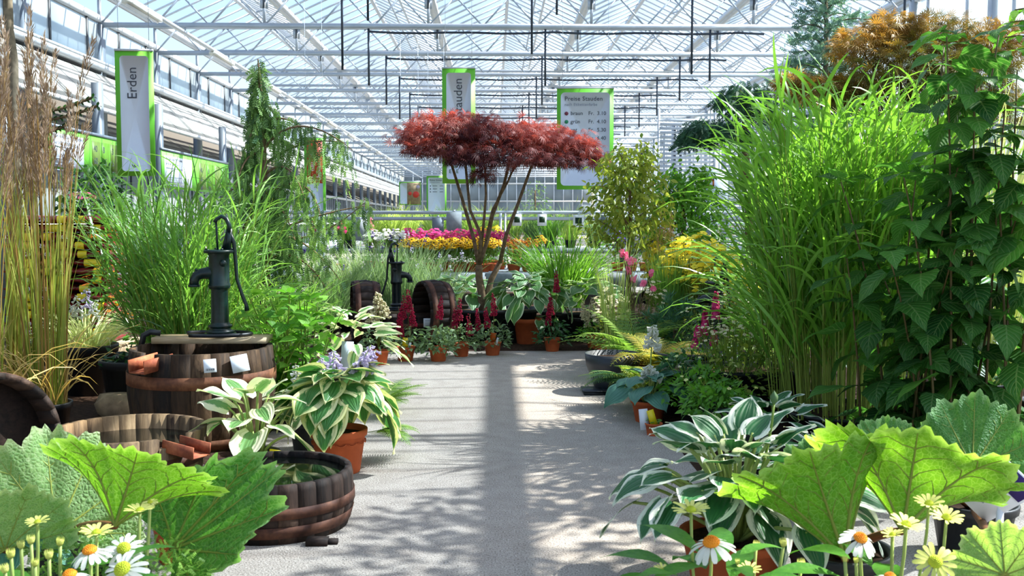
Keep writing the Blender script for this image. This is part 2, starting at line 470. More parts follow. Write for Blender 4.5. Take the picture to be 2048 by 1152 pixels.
GX = [-7.2, -4.2, -1.2, 1.8, 4.8, 7.8]         # gutters run down the hall
GZ, RZ = 5.42, 6.12                            # gutter and ridge heights
Y0, Y1 = -3.6, 80.4                            # roof from behind the camera to the far end
TR = [18.6 + 3 * k for k in range(-7, 21)]     # truss positions
CZ, TZ = 4.8, 5.34                             # lower and upper truss chord

ceiling = setting('ceiling')
def make_trusses():
    x0, x1 = GX[0], GX[-1]
    near = MB(); near.box(((x0 + x1) / 2, 0, CZ), (x1 - x0, 0.06, 0.09)); low_me = near.mesh('lower_chord', M['steel'])
    t = MB(); t.box(((x0 + x1) / 2, 0, TZ), (x1 - x0, 0.06, 0.07)); top_me = t.mesh('upper_chord', M['steel'])
    n = 15; step = (x1 - x0) / n
    bm = [MB(), MB()]
    bm[0].bar((0, 0, CZ), (step / 2, 0, TZ), 0.028); bm[1].bar((0, 0, TZ), (step / 2, 0, CZ), 0.028)
    bme = [b.mesh('brace', M['steel']) for b in bm]
    pm = MB(); pm.box((0, 0, (CZ + TZ) / 2), (0.05, 0.05, TZ - CZ)); pme = pm.mesh('strut', M['steel'])
    whole = MB()
    for i in range(n):
        a = x0 + i * step
        whole.bar((a, 0, CZ), (a + step / 2, 0, TZ), 0.028); whole.bar((a + step / 2, 0, TZ), (a + step, 0, CZ), 0.028)
        if i % 3 == 0: whole.box((a, 0, (CZ + TZ) / 2), (0.05, 0.05, TZ - CZ))
    wme = whole.mesh('brace_web', M['steel'])
    Tm = lambda x, y: [[1, 0, 0, x], [0, 1, 0, y], [0, 0, 1, 0], [0, 0, 0, 1]]
    for y in TR:
        o = obj('truss', low_me, ceiling, Tm(0, y))
        obj('upper_chord', top_me, o)
        if 18 < y < 28:
            for i in range(n):
                a = x0 + i * step
                obj('brace', bme[0], o, Tm(a, 0)); obj('brace', bme[1], o, Tm(a + step / 2, 0))
                if i % 3 == 0: obj('strut', pme, o, Tm(a, 0))
        else:
            obj('brace_web', wme, o, kind='stuff')
    for x in GX[1:-1]:                          # bracket plates where the gutters sit on every truss
        g = MB()
        for y in TR: g.box((x, y, TZ + 0.03), (0.3, 0.12, 0.05)); g.box((x, y, TZ - 0.12), (0.14, 0.05, 0.22))
        g.build('gutter_brackets', M['steel'], ceiling, kind='stuff')
    g = MB()
    for x in GX:
        g = MB(); g.box((x, (Y0 + Y1) / 2, GZ + 0.02), (0.16, Y1 - Y0, 0.1)); g.box((x, (Y0 + Y1) / 2, GZ - 0.04), (0.09, Y1 - Y0, 0.05))
        g.build('gutter', M['alu'], ceiling)
    for a, b in zip(GX[:-1], GX[1:]):
        g = MB(); g.box(((a + b) / 2, (Y0 + Y1) / 2, RZ), (0.07, Y1 - Y0, 0.08)); g.build('ridge_bar', M['alu'], ceiling)
        g = MB()                                # vent shaft with racks half-way up the right slopes
        mx = (a + b) / 2 + 0.55; mz = RZ - 0.26
        g.tube([(mx, Y0, mz - 0.12), (mx, Y1, mz - 0.12)], 0.022, 6)
        for y in np.arange(1.0, 78, 1.5): g.bar((mx, y, mz - 0.12), (mx + 0.3, y, mz - 0.02), 0.03)
        g.build('vent_shaft', M['steel'], ceiling)
make_trusses()

def make_panes():
    h = 1.5; sl = math.atan2(RZ - GZ, h); L = math.hypot(h, RZ - GZ); W = 1.2
    for side in (0, 1):
        # side 0 rises to the right (clear), side 1 falls to the right (hazed, close bars)
        tpl = MB(); tpl.box((0, 0, 0), (L - 0.1, W - 0.03, 0.006))
        me = tpl.mesh('pane', M['pane_clear'] if side == 0 else M['pane_hazed'])
        ang = -sl if side == 0 else sl
        R = np.array([[math.cos(ang), 0, math.sin(ang)], [0, 1, 0], [-math.sin(ang), 0, math.cos(ang)]])
        rest = MB(); bars = MB(); cnt = 0
        ys = np.arange(Y0 + W / 2, Y1, W)
        for a in GX[:-1]:
            cx = a + h / 2 if side == 0 else a + 1.5 * h
            for y in ys:
                c = (cx, y, (GZ + RZ) / 2 + 0.06)
                if 20 < y < 55 and cnt < 145:
                    Mx = np.eye(4); Mx[:3, :3] = R; Mx[:3, 3] = c
                    obj('pane', me, ceiling, Mx); cnt += 1
                else: rest.box(c, (L - 0.1, W - 0.03, 0.006), R)
            st = 0.6 if side == 0 else 0.4
            for y in np.arange(Y0, Y1, st): bars.box((cx, y, (GZ + RZ) / 2 + 0.035), (L, 0.02 if side else 0.028, 0.035), R)
            if side == 1: bars.box((cx, (Y0 + Y1) / 2, (GZ + RZ) / 2 + 0.03), (0.05, Y1 - Y0, 0.04), R)
        rest.build('far_panes', M['pane_clear'] if side == 0 else M['pane_hazed'], ceiling, kind='stuff')
        bars.build('glazing_bars', M['alu'], ceiling, kind='stuff')
make_panes()

def make_left_wall():
    wl = setting('wall_left'); X = GX[0]
    # high window strip, its frame, the shiny gutter beam and the sloping vent flaps below it
    pane = MB(); pane.box((0, 0, 0), (0.01, 1.42, 0.84)); pme = pane.mesh('window_pane', M['pane_wall'])
    bar = MB(); bar.box((0, 0, 0), (0.05, 0.05, 0.92)); bme = bar.mesh('window_bar', M['bar_dark'])
    for i, y in enumerate(np.arange(3.0, 78, 1.5)):
        Mx = np.eye(4); Mx[:3, 3] = (X, y + 0.75, 4.4); obj('window_pane', pme, wl, Mx)
        Mx = np.eye(4); Mx[:3, 3] = (X, y, 4.4); obj('window_bar', bme, wl, Mx)
    for z, s, m in ((4.9, 0.12, 'alu'), (3.95, 0.1, 'bar_dark')):
        g = MB(); g.box((X, 40, z), (0.1, 78, s)); g.build('window_rail', M[m], wl)
    g = MB(); g.box((X + 0.1, 40, 3.98), (0.2, 78, 0.1)); g.box((X + 0.19, 40, 4.05), (0.03, 78, 0.05)); g.build('gutter_beam', M['alu'], wl)
    for y in np.arange(0.6, 78, 3.0):           # columns
        g = MB(); g.box((X - 0.02, y, 2.4), (0.16, 0.2, 4.8)); g.build('column', M['steel_dark'], wl)
    a = np.array([X + 0.12, 0, 3.84]); b = np.array([X + 1.0, 0, 2.98])
    L = np.linalg.norm(b - a); u = (b - a) / L; R = np.stack([u, [0, 1, 0], np.cross(u, [0, 1, 0])], 1)
    fp = MB(); fp.box((0, 0, 0), (L, 0.97, 0.02)); fme = fp.mesh('flap_pane', M['pane_flap'])
    fb = MB(); fb.box((0, 0, 0), (L, 0.03, 0.05)); fbm = fb.mesh('flap_bar', M['bar_dark'])
    for y in np.arange(2.0, 78, 1.0):
        Mx = np.eye(4); Mx[:3, :3] = R; Mx[:3, 3] = (a + b) / 2 + (0, y + 0.5, 0); obj('flap_pane', fme, wl, Mx)
        Mx = Mx.copy(); Mx[:3, 3] = (a + b) / 2 + (0, y, -0.02); obj('flap_bar', fbm, wl, Mx)
    g = MB(); g.box((b[0], 40, b[2]), (0.06, 78, 0.07)); g.box((X - 0.05, 40, 3.84), (0.12, 78, 0.06)); g.build('flap_rail', M['alu'], wl)
    g = MB(); g.box((X, 40, 2.32), (0.08, 78, 0.1)); g.box((X, 40, 1.15), (0.08, 78, 0.07)); g.box((X, 40, 0.2), (0.12, 78, 0.4))
    g.build('wall_rail', M['alu'], wl)
    low = MB(); low.box((0, 0, 0), (0.012, 0.98, 1.9)); lme = low.mesh('lower_pane', M['pane_wall'])
    lb = MB(); lb.box((0, 0, 0), (0.03, 0.03, 1.95)); lbm = lb.mesh('lower_bar', M['bar_dark'])
    for y in np.arange(14.0, 78, 1.0):
        Mx = np.eye(4); Mx[:3, 3] = (X - 0.02, y + 0.5, 1.35); obj('lower_pane', lme, wl, Mx)
    for y in np.arange(14.0, 78, 0.5):
        Mx = np.eye(4); Mx[:3, 3] = (X, y, 1.35); obj('lower_bar', lbm, wl, Mx)
    # the neighbouring house seen below the flaps: sloping shaded roof with crossing bars
    ol = setting('wall_neighbour_house')
    a = np.array([X - 0.4, 0, 2.7]); b = np.array([X - 4.5, 0, 5.2]); L = np.linalg.norm(b - a); u = (b - a) / L
    R = np.stack([u, [0, 1, 0], np.cross(u, [0, 1, 0])], 1)
    g = MB(); g.box((a + b) / 2 + (0, 40, 0), (L, 78, 0.02), R); g.build('neighbour_roof', M['pane_dusty'], ol)
    g = MB()
    for y in np.arange(2, 78, 1.5): g.box((a + b) / 2 + (0, y, -0.05), (L, 0.06, 0.08), R)
    for t in (0.15, 0.4, 0.65, 0.9): p = a + (b - a) * t; g.box((p[0], 40, p[2] - 0.12), (0.07, 78, 0.07))
    for y in np.arange(3, 78, 3.0): g.bar(a + (0, y, -0.3), b + (0, y + 2.5, -1.0), 0.06)
    g.build('neighbour_bars', M['steel_dark'], ol, kind='stuff')
    g = MB(); g.box((X - 4.6, 40, 2.6), (0.05, 78, 5.2)); g.build('neighbour_pane_wall', M['pane_dusty'], ol)
make_left_wall()

def make_right_wall():
    wr = setting('wall_right'); X = GX[-1]
    for y in np.arange(0.6, 78, 3.0):
        g = MB(); g.box((X, y, 2.7), (0.16, 0.16, 5.4)); g.build('column', M['steel'], wr)
    pane = MB(); pane.box((0, 0, 0), (0.01, 1.44, 1.3)); pme = pane.mesh('window_pane', M['pane_wall'])
    bar = MB(); bar.box((0, 0, 0), (0.06, 0.06, 4.9)); bme = bar.mesh('window_bar', M['alu'])
    for y in np.arange(6.0, 78, 1.5):
        Mx = np.eye(4); Mx[:3, 3] = (X, y, 2.85); obj('window_bar', bme, wr, Mx)
        for z in (4.6, 3.2, 1.8):
            Mx = np.eye(4); Mx[:3, 3] = (X, y + 0.75, z); obj('window_pane', pme, wr, Mx)
    g = MB()
    for z in (0.25, 1.12, 2.5, 3.9, 5.3): g.box((X, 41, z), (0.09, 75, 0.09 if z > 0.5 else 0.5))
    g.build('wall_rail', M['alu'], wr)
    wf = setting('wall_far')
    pane = MB(); pane.box((0, 0, 0), (1.46, 0.01, 1.3)); pme = pane.mesh('window_pane', M['pane_far'])
    for x in np.arange(-7.2, 7.7, 1.5):
        for z in (0.8, 2.2, 3.6, 5.0):
            Mx = np.eye(4); Mx[:3, 3] = (x + 0.75, 80.0, z); obj('window_pane', pme, wf, Mx)
    g = MB()
    for x in np.arange(-7.2, 7.9, 0.75): g.box((x, 79.9, 3), (0.06, 0.06, 6))
    for z in (0.1, 1.5, 2.9, 4.3, 5.7): g.box((0.3, 79.9, z), (15, 0.08, 0.08))
    g.build('far_wall_bars', M['steel'], wf, kind='stuff')
    # louvred shade screens let down at the right, in mid distance
    for sx0, sx1, sy in ((3.95, 5.3, 24.0), (5.5, 7.5, 24.0)):
        s = thing('louvre_screen', 'wide grey slatted shade screen %s' % ('beside the weeping conifer, left of the dark posts' if sx0 < 5 else 'behind the weeping conifer, right of the dark posts'), 'screen', ((sx0 + sx1) / 2, sy, 0))
        g = MB(); g.box((0, 0, 0), (sx1 - sx0, 0.09, 0.02), [[1, 0, 0], [0, .8, -.6], [0, .6, .8]]); sm = g.mesh('slat', M['alu'])
        for i in range(34):
            Mx = np.eye(4); Mx[:3, 3] = (0, 0, 0.35 + i * 0.1); obj('slat', sm, s, Mx)
        g = MB()
        for x in (sx0, sx1): g.box((x - (sx0 + sx1) / 2, 0, 1.95), (0.05, 0.05, 3.9))
        g.build('screen_frame', M['steel'], s)
make_right_wall()

def make_posts():
    for px, Y, lab in ((1346, 36.6, 'grey roof post with dark pipes beside the weeping conifer'), (1281, 48.6, 'more distant grey roof post behind the yellowish tree')):
        q = foot(px, Y); t = thing('roof_post', lab, 'post', q)
        g = MB(); g.box((0, 0, 2.4), (0.22, 0.2, 4.75)); g.build('post', M['steel'], t)
        g = MB(); g.box((0, 0, 0.015), (0.4, 0.4, 0.03)); g.build('base_plate', M['steel_dark'], t)
        for x in (-0.02, 0.2):
            g = MB(); g.tube([(x, -0.16, 0.02), (x, -0.16, 4.7)], 0.045, 8); g.build('down_pipe', M['pipe'], t, True)
make_posts()

def make_roof_fittings():
    # lamps on a rail, dark heating pipes with drops under each truss
    lr = thing('lamp_rail', 'long thin white rail under the left roof carrying strip lights', 'rail', (-5.65, 0, 4.66))
    g = MB(); g.box((0, 40, 0), (0.08, 76, 0.05)); g.build('rail', M['alu'], lr)
    g = MB()
    for y in TR[2:]: g.box((0, y, 0.07), (0.03, 0.03, 0.1))
    g.build('rail_hangers', M['steel'], lr, kind='stuff')
    for i, y in enumerate(np.arange(16.4, 66, 4.7)):
        l = thing('strip_light', '%s cream fluorescent strip light on the rail under the left roof' % ['nearest', 'second nearest', 'third nearest', 'fourth nearest', 'fifth nearest', 'sixth nearest', 'seventh nearest', 'eighth nearest', 'ninth nearest', 'tenth nearest', 'farthest'][i], 'lamp', (-5.65, y, 4.60), 'strip lights under the left roof')
        g = MB(); g.box((0, 0, 0), (0.13, 1.5, 0.06)); g.build('lamp_body', M['lampwhite'], l)
        g = MB(); g.tube([(0, -0.7, -0.045), (0, 0.7, -0.045)], 0.018, 8); g.build('tube', M['white'], l, True)
    ws = ['nearest', 'second nearest', 'third', 'fourth', 'fifth', 'sixth', 'seventh', 'eighth', 'ninth', 'tenth', 'eleventh', 'twelfth', 'thirteenth', 'fourteenth']
    for i, y in enumerate([t for t in TR if 18 < t < 58][:13]):
        p = thing('heating_pipe', 'dark pipe under the %s roof truss in view, with hanging ends' % ws[i], 'pipe', (0.6, y, CZ - 0.08), 'dark pipes under the trusses')
        g = MB(); xs = np.linspace(-2.9, 4.4, 16)
        g.tube([(x, 0, -0.02 - 0.03 * abs(math.sin(j * 0.9))) for j, x in enumerate(xs)], 0.022, 6); g.build('cross_pipe', M['pipe'], p, True)
        for x, l in ((-2.9, 1.0), (0.35 + 0.1 * math.sin(i), 1.0), (3.4, 0.9)):
            g = MB(); g.tube([(x, 0, 0.03), (x, 0, -l)], 0.022, 6); g.build('drop_pipe', M['pipe'], p, True)
    for x, y, z0, l in ((690, 15.6, 0.4, 1.35), (741, 15.6, 0.4, 0.6), (1063, 15.6, 0.4, 1.1), (1112, 15.6, 0.4, 0.5), (1378, 15.6, 0.4, 1.4), (1795, 15.6, 0.4, 0.95)):
        q = foot(x, y)
        h = thing('hanging_pipe', {690: 'dark pipe hanging from the roof left of the tall narrow sign', 741: 'short dark pipe end at the top left of centre', 1063: 'dark pipe hanging from the roof between the two big signs',
                 1112: 'shortest dark pipe end at the top edge right of centre', 1378: 'dark pipe hanging from the roof right of the price sign', 1795: 'dark pipe hanging above the orange maple'}[x], 'pipe', (q[0], y, CZ))
        g = MB(); g.tube([(0, 0, z0), (0, 0, 0.1 - l)], 0.02, 6); g.build('pipe', M['pipe'], h, True)
        g = MB(); g.box((0, 0, 0.06), (0.07, 0.09, 0.05)); g.build('clip', M['steel'], h)
make_roof_fittings()
# ------------------------------------------------------------------ plant and pot generators
def leaf_tpl(nu=6, nv=4, shape='ovate', L=1.0, W=0.6, curl=0.5, fold=0.15, wave=0.0, wk=9.0, serr=0.0, cup=0.0):
    u = np.linspace(0, 1, nu + 1)
    if shape == 'cordate': w_ = np.sin(PI * np.clip(u * 0.9 + 0.1, 0, 1) ** 0.66) ** 0.62 * (1 - u ** 5)
    elif shape == 'lance': w_ = np.sin(PI * np.clip(u, 0, 1) ** 0.75) ** 1.1
    elif shape == 'nettle': w_ = np.sin(PI * np.clip(u * 0.95 + 0.05, 0, 1) ** 0.55) ** 1.15
    else: w_ = np.sin(PI * np.clip(u * 0.97 + 0.03, 0, 1) ** 0.7)
    w_ = np.clip(w_, 0.0, 1)
    w_[-1] = 0.0
    if shape == 'cordate': w_[0] = 0.55
    if serr: w_[1:-1] *= 1 + serr * np.where(np.arange(1, nu) % 2, 1, -1)
    ang = curl * u ** 1.3
    dx = np.cos(ang); dz = -np.sin(ang)
    x = np.concatenate([[0], np.cumsum((dx[1:] + dx[:-1]) / 2)]) * L / nu
    z = np.concatenate([[0], np.cumsum((dz[1:] + dz[:-1]) / 2)]) * L / nu
    s = np.linspace(-1, 1, nv + 1)
    back = np.zeros((nu + 1, nv + 1))
    if shape == 'cordate': back = -0.14 * L * (np.abs(s)[None] ** 1.5) * np.exp(-u * 6)[:, None]
    V = np.zeros((nu + 1, nv + 1, 3))
    V[:, :, 0] = x[:, None] + back
    V[:, :, 1] = s[None] * w_[:, None] * W / 2
    V[:, :, 2] = z[:, None] + fold * np.abs(s)[None] * w_[:, None] * W / 2 + wave * np.sin(u * wk)[:, None] * s[None] * np.abs(s)[None] - cup * (s[None] ** 2) * w_[:, None] * W / 2
    uv = np.stack([np.repeat(u, nv + 1), np.tile((s + 1) / 2, nu + 1)], 1)
    q = np.array([[i * (nv + 1) + j, (i + 1) * (nv + 1) + j, (i + 1) * (nv + 1) + j + 1, i * (nv + 1) + j + 1] for i in range(nu) for j in range(nv)])
    return V.reshape(-1, 3), q, uv

def tpl_mesh(tpl, name, mat, smooth=True):
    m = MB(); m.add(tpl[0], tpl[1], uv=tpl[2]); return m.mesh(name, mat, smooth)

T_SMALL = leaf_tpl(3, 2, 'ovate', 1, 0.5, 0.5, 0.2)
T_LANCE = leaf_tpl(4, 2, 'lance', 1, 0.2, 0.7, 0.2)
T_THIN = leaf_tpl(2, 1, 'lance', 1, 0.12, 0.4, 0.0)
T_NEEDLE = leaf_tpl(2, 1, 'lance', 1, 0.1, 0.2, 0.0)
T_NETTLE = leaf_tpl(8, 4, 'nettle', 1, 0.62, 0.55, 0.12, 0.02, 9, 0.06)
def _lace():
    V = []; Q = []; U = []; k = 0
    for a, l in ((-1.15, .6), (-0.75, .82), (-0.36, .95), (0, 1.0), (0.36, .95), (0.75, .82), (1.15, .6)):
        v, q, uv = leaf_tpl(3, 1, 'lance', l, 0.075, 0.8, 0.0)
        c, s = math.cos(a), math.sin(a)
        v = v @ np.array([[c, s, 0], [-s, c, 0], [0, 0, 1.0]])
        V.append(v); Q.append(q + k); U.append(uv); k += len(v)
    return np.concatenate(V), np.concatenate(Q), np.concatenate(U)
T_LACE = _lace()
def _spray(n=4):
    """flat fan of scale foliage, drooping"""
    V = []; Q = []; U = []; k = 0
    for i in range(n):
        for s in (-1, 1):
            v, q, uv = leaf_tpl(2, 1, 'lance', 0.34 * (1 - 0.09 * i), 0.115, 0.3, 0)
            a = s * 0.6; c, sn = math.cos(a), math.sin(a)
            v = v @ np.array([[c, sn, 0], [-sn, c, 0], [0, 0, 1.0]])
            v[:, 0] += i * 0.8 / n
            V.append(v); Q.append(q + k); U.append(uv); k += len(v)
    v, q, uv = leaf_tpl(2, 1, 'lance', 1.0, 0.06, 0.2, 0); V.append(v); Q.append(q + k); U.append(uv)
    return np.concatenate(V), np.concatenate(Q), np.concatenate(U)
T_SPRAY = _spray()
def _blob():
    m = MB(); m.lathe([(0.02, 0), (0.5, 0.35), (0.4, 0.8), (0.02, 1.0)], 5)
    return np.concatenate(m.v), np.concatenate(m.q), np.concatenate(m.uv)
T_BLOB = _blob()
def flower_tpl(n=8, pw=0.5, droop=0.15, inner=0.22):
    V = []; Q = []; U = []; k = 0
    for i in range(n):
        a = 2 * PI * i / n
        d = np.array([math.cos(a), math.sin(a), 0]); p = np.array([-d[1], d[0], 0])
        w_ = pw * PI / n
        V.append(np.array([d * inner * 0.6, d * 0.62 - p * w_ * .8 + (0, 0, 0.03), d * 1.0 - (0, 0, droop), d * 0.62 + p * w_ * .8 + (0, 0, 0.03)]))
        Q.append(np.array([[0, 1, 2, 3]]) + k); U.append(np.zeros((4, 2))); k += 4
    return np.concatenate(V), np.concatenate(Q), np.concatenate(U)
T_DAISY = flower_tpl(10, 0.9)
T_FIVE = flower_tpl(5, 0.95, 0.05, 0.1)
T_DOME = (lambda m: (np.concatenate(m.v), np.concatenate(m.q), np.concatenate(m.uv)))(MB().lathe([(0.3, 0.0), (0.26, 0.12), (0.12, 0.2), (0.01, 0.22)], 6))

def blades(mb, rng, n, r0, h, w, tilt=(0.02, 0.4), bend=(0.3, 1.6), hv=0.35, seg=7, base=(0, 0, 0), power=2.0, azr=None, fold=False, tint=None, late=0.0):
    for i in range(n):
        ph = rng.uniform(0, 2 * PI) if azr is None else rng.uniform(*azr)
        rr = r0 * math.sqrt(rng.random()); pa = ph + rng.normal(0, 0.7)
        l = h * (1 - hv * rng.random())
        t0 = rng.uniform(*tilt); b = rng.uniform(*bend)
        t = np.linspace(0, 1, seg + 1)
        ang = t0 + b * np.clip((t - late) / (1 - late), 0, 1) ** power
        rad = np.concatenate([[0], np.cumsum(np.sin((ang[1:] + ang[:-1]) / 2))]) * l / seg
        z = np.concatenate([[0], np.cumsum(np.cos((ang[1:] + ang[:-1]) / 2))]) * l / seg
        ph2 = ph + rng.normal(0, 0.25) * t
        P = np.stack([base[0] + rr * math.cos(pa) + rad * np.cos(ph2), base[1] + rr * math.sin(pa) + rad * np.sin(ph2), base[2] + z], 1)
        tw = rng.uniform(-1.3, 1.3) + rng.normal(0, 0.5) * t
        side = np.stack([-np.sin(ph2), np.cos(ph2), np.zeros(seg + 1)], 1)
        T = np.gradient(P, axis=0); T /= np.linalg.norm(T, axis=1)[:, None] + 1e-9
        nn = np.cross(T, side)
        sd = side * np.cos(tw)[:, None] + nn * np.sin(tw)[:, None]
        hw = (w * rng.uniform(0.7, 1.2) / 2 * np.minimum(1, 0.45 + t * 2.2) * (1 - t ** 2.2) ** 0.8)[:, None] + 0.0004
        V = np.empty((seg + 1, 2, 3)); V[:, 0] = P - sd * hw; V[:, 1] = P + sd * hw
        q = [[2 * k, 2 * k + 2, 2 * k + 3, 2 * k + 1] for k in range(seg)]
        uv = np.stack([np.repeat(t, 2), np.tile([0, 1], seg + 1)], 1)
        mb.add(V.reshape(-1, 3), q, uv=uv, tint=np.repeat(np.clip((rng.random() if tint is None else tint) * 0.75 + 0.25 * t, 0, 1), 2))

POT_ME = {}
def pot(parent, r, h, mat='terra', z=0.0, rim=True, soil='soil', taper=0.74, label=None, n=28):
    key = (r, h, mat, taper)
    if key not in POT_ME:
        m = MB(); rb = r * taper; rh = 0.16 * h
        if rim:
            prof = [(0.0, 0.0), (rb * 0.97, 0.0), (rb, 0.004), (r * 0.93, h - rh), (r * 0.935, h - rh), (r, h - rh + 0.003), (r * 1.02, h - 0.006), (r * 1.01, h), (r * 0.93, h), (r * 0.9, h - 0.02), (r * 0.88, h * 0.8), (0, h * 0.8)]
        else:
            prof = [(0.0, 0.0), (rb, 0.0), (rb * 1.02, 0.01), (r * 0.95, h * 0.7), (r, h), (r * 0.95, h), (r * 0.92, h * 0.8), (0, h * 0.8)]
        m.lathe(prof, n); pm = m.mesh('pot', M[mat], False)
        s = MB(); s.lathe([(0, h * 0.87), (r * 0.5, h * 0.88), (r * 0.91, h * 0.86)], 18)
        POT_ME[key] = (pm, s.mesh('soil', M[soil]))
    pm, sm = POT_ME[key]
    T = np.eye(4); T[2, 3] = z
    obj('pot', pm, parent, T, label=label)
    obj('soil', sm, parent, T)

def rnd_dir(rng, lo=-0.3, hi=1.0):
    a = rng.uniform(0, 2 * PI); z = rng.uniform(lo, hi); c = math.sqrt(max(0, 1 - z * z))
    return np.array([c * math.cos(a), c * math.sin(a), z])

def label_stick(parent, p, h=0.12, w=0.035, col='white', lean=(0, 0, 1), face=(0, -1, 0), name='plant_label'):
    m = MB(); Mx = frame(p, lean, face)
    m.box(np.asarray(p) + Mx[:3, 0] * h / 2, (h, w, 0.002), Mx[:3, :3]); return m.build(name, M[col], parent)

def mound(mb, rng, n, R, H, s, tpl=T_SMALL, base=(0, 0, 0), sv=0.5, shell=0.5, flat=0.6, zlo=0.05):
    Ms = []; ts = []
    for i in range(n):
        d = rnd_dir(rng, zlo, 1.0); k = shell + (1 - shell) * rng.random() ** 0.5
        p = np.array(base) + (d[0] * R * k, d[1] * R * k, d[2] * H * k)
        o = nrm(np.array([d[0], d[1], rng.uniform(-0.5, flat)]) + rng.normal(0, 0.35, 3))
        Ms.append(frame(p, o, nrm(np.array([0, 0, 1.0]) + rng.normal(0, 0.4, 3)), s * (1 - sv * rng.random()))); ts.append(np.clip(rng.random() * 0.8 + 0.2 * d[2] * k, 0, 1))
    mb.inst(tpl, Ms, ts)

def grass(name, label, px, Y, z, n, h, w, mat, r0=0.1, tilt=(0.02, 0.4), bend=(0.3, 1.6), seed=1, potr=None, poth=0.2, potm='blackplastic', group=None, hv=0.35, cat='grass', straw=0, seg=7, power=2.0, late=0.0, pale=None):
    rng = np.random.default_rng(seed)
    b = foot(px, Y, z)
    t = thing(name, label, cat, b, group)
    z0 = 0.0
    if potr: pot(t, potr, poth, potm); z0 = poth * 0.85
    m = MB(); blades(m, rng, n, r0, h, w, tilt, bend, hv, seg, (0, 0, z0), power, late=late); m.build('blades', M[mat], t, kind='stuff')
    if straw:
        m = MB(); blades(m, rng, straw, r0, h * 0.5, w, (0.1, 0.7), (0.5, 2.2), 0.5, 6, (0, 0, z0)); m.build('dry_blades', M['straw'], t, kind='stuff')
    return t, rng, z0

def flowering(name, label, px, Y, z, R, H, leaf, fmat, nfl, fs, seed, tpl=T_DAISY, cat='flower', group=None, potr=0.09, poth=0.11, potm='terra', nl=90, ls=0.07, ltpl=T_LANCE, eye=None, fz=(0.8, 1.05), fR=1.0, stems=True):
    """bedding plant: pot, leafy mound, flower stems with open heads on top"""
    rng = np.random.default_rng(seed)
    t = thing(name, label, cat, foot(px, Y, z), group)
    z0 = 0.0
    if potr: pot(t, potr, poth, potm, n=18); z0 = poth * 0.9
    m = MB(); mound(m, rng, nl, R, H * 0.75, ls, ltpl, (0, 0, z0)); m.build('leaves', M[leaf], t, kind='stuff')
    Ms = []; ts = []; em = []; st = MB()
    for i in range(nfl):
        a = rng.uniform(0, 2 * PI); r = R * fR * math.sqrt(rng.random())
        p = np.array([r * math.cos(a), r * math.sin(a), z0 + H * rng.uniform(*fz) * (1 - 0.2 * (r / (R * fR)) ** 2)])
        up = nrm(np.array([0.3 * math.cos(a), 0.3 * math.sin(a) - 0.25, 1]) + rng.normal(0, 0.2, 3))
        F = frame(p, nrm(np.cross(up, rng.normal(0, 1, 3))), up, fs * rng.uniform(0.8, 1.15)); Ms.append(F); ts.append(rng.random()); em.append(F)
        if stems and i % 2 == 0: st.tube([(p[0] * 0.5, p[1] * 0.5, z0 + 0.3 * H), p - up * 0.004], 0.0025, 3, False)
    m = MB(); m.inst(tpl, Ms, ts); m.build('flower_heads', M[fmat], t, kind='stuff')
    if eye: m = MB(); m.inst(T_DOME, em); m.build('flower_eyes', M[eye], t, kind='stuff')
    if st.n: st.build('flower_stems', M['stem'], t, kind='stuff')
    return t

def spike(mb, rng, p, h, r, s, n=60, lean=(0, 0, 1), tpl=T_BLOB, plume=False):
    """dense flower spike made of little florets"""
    ax = nrm(lean); Ms = []; ts = []
    e1 = nrm(np.cross(ax, (0.3, 1, 0))); e2 = np.cross(ax, e1)
    for i in range(n):
        f = rng.random() if not plume else 1 - math.sqrt(rng.random())
        a = rng.uniform(0, 2 * PI); rr = r * (1 - f) ** 0.7 * rng.uniform(0.3, 1) if plume else r * (1 - f ** 3) * rng.uniform(0.6, 1)
        q = np.asarray(p) + ax * f * h + (e1 * math.cos(a) + e2 * math.sin(a)) * rr
        d = nrm((e1 * math.cos(a) + e2 * math.sin(a)) + ax * 0.5)
        up = nrm(np.cross(d, rng.normal(0, 1, 3)))
        # blob axis is z: put z outward
        if tpl is T_THIN: Ms.append(frame(q, nrm(d * 0.35 + ax + rng.normal(0, 0.12, 3)), up, s * rng.uniform(0.6, 1.1)))
        else: Ms.append(frame(q, up, d, s * rng.uniform(0.6, 1.1)))
        ts.append(rng.random())
    mb.inst(tpl, Ms, ts)

def stalk(parent, P, r, mat='stem', n=6, name='leaf_stalk'):
    m = MB(); m.tube(P, r, n); return m.build(name, M[mat], parent, True)

def bez(a, b, c, n=6):
    t = np.linspace(0, 1, n)[:, None]
    a, b, c = (np.asarray(x, float) for x in (a, b, c))
    return a * (1 - t) ** 2 + 2 * b * t * (1 - t) + c * t ** 2

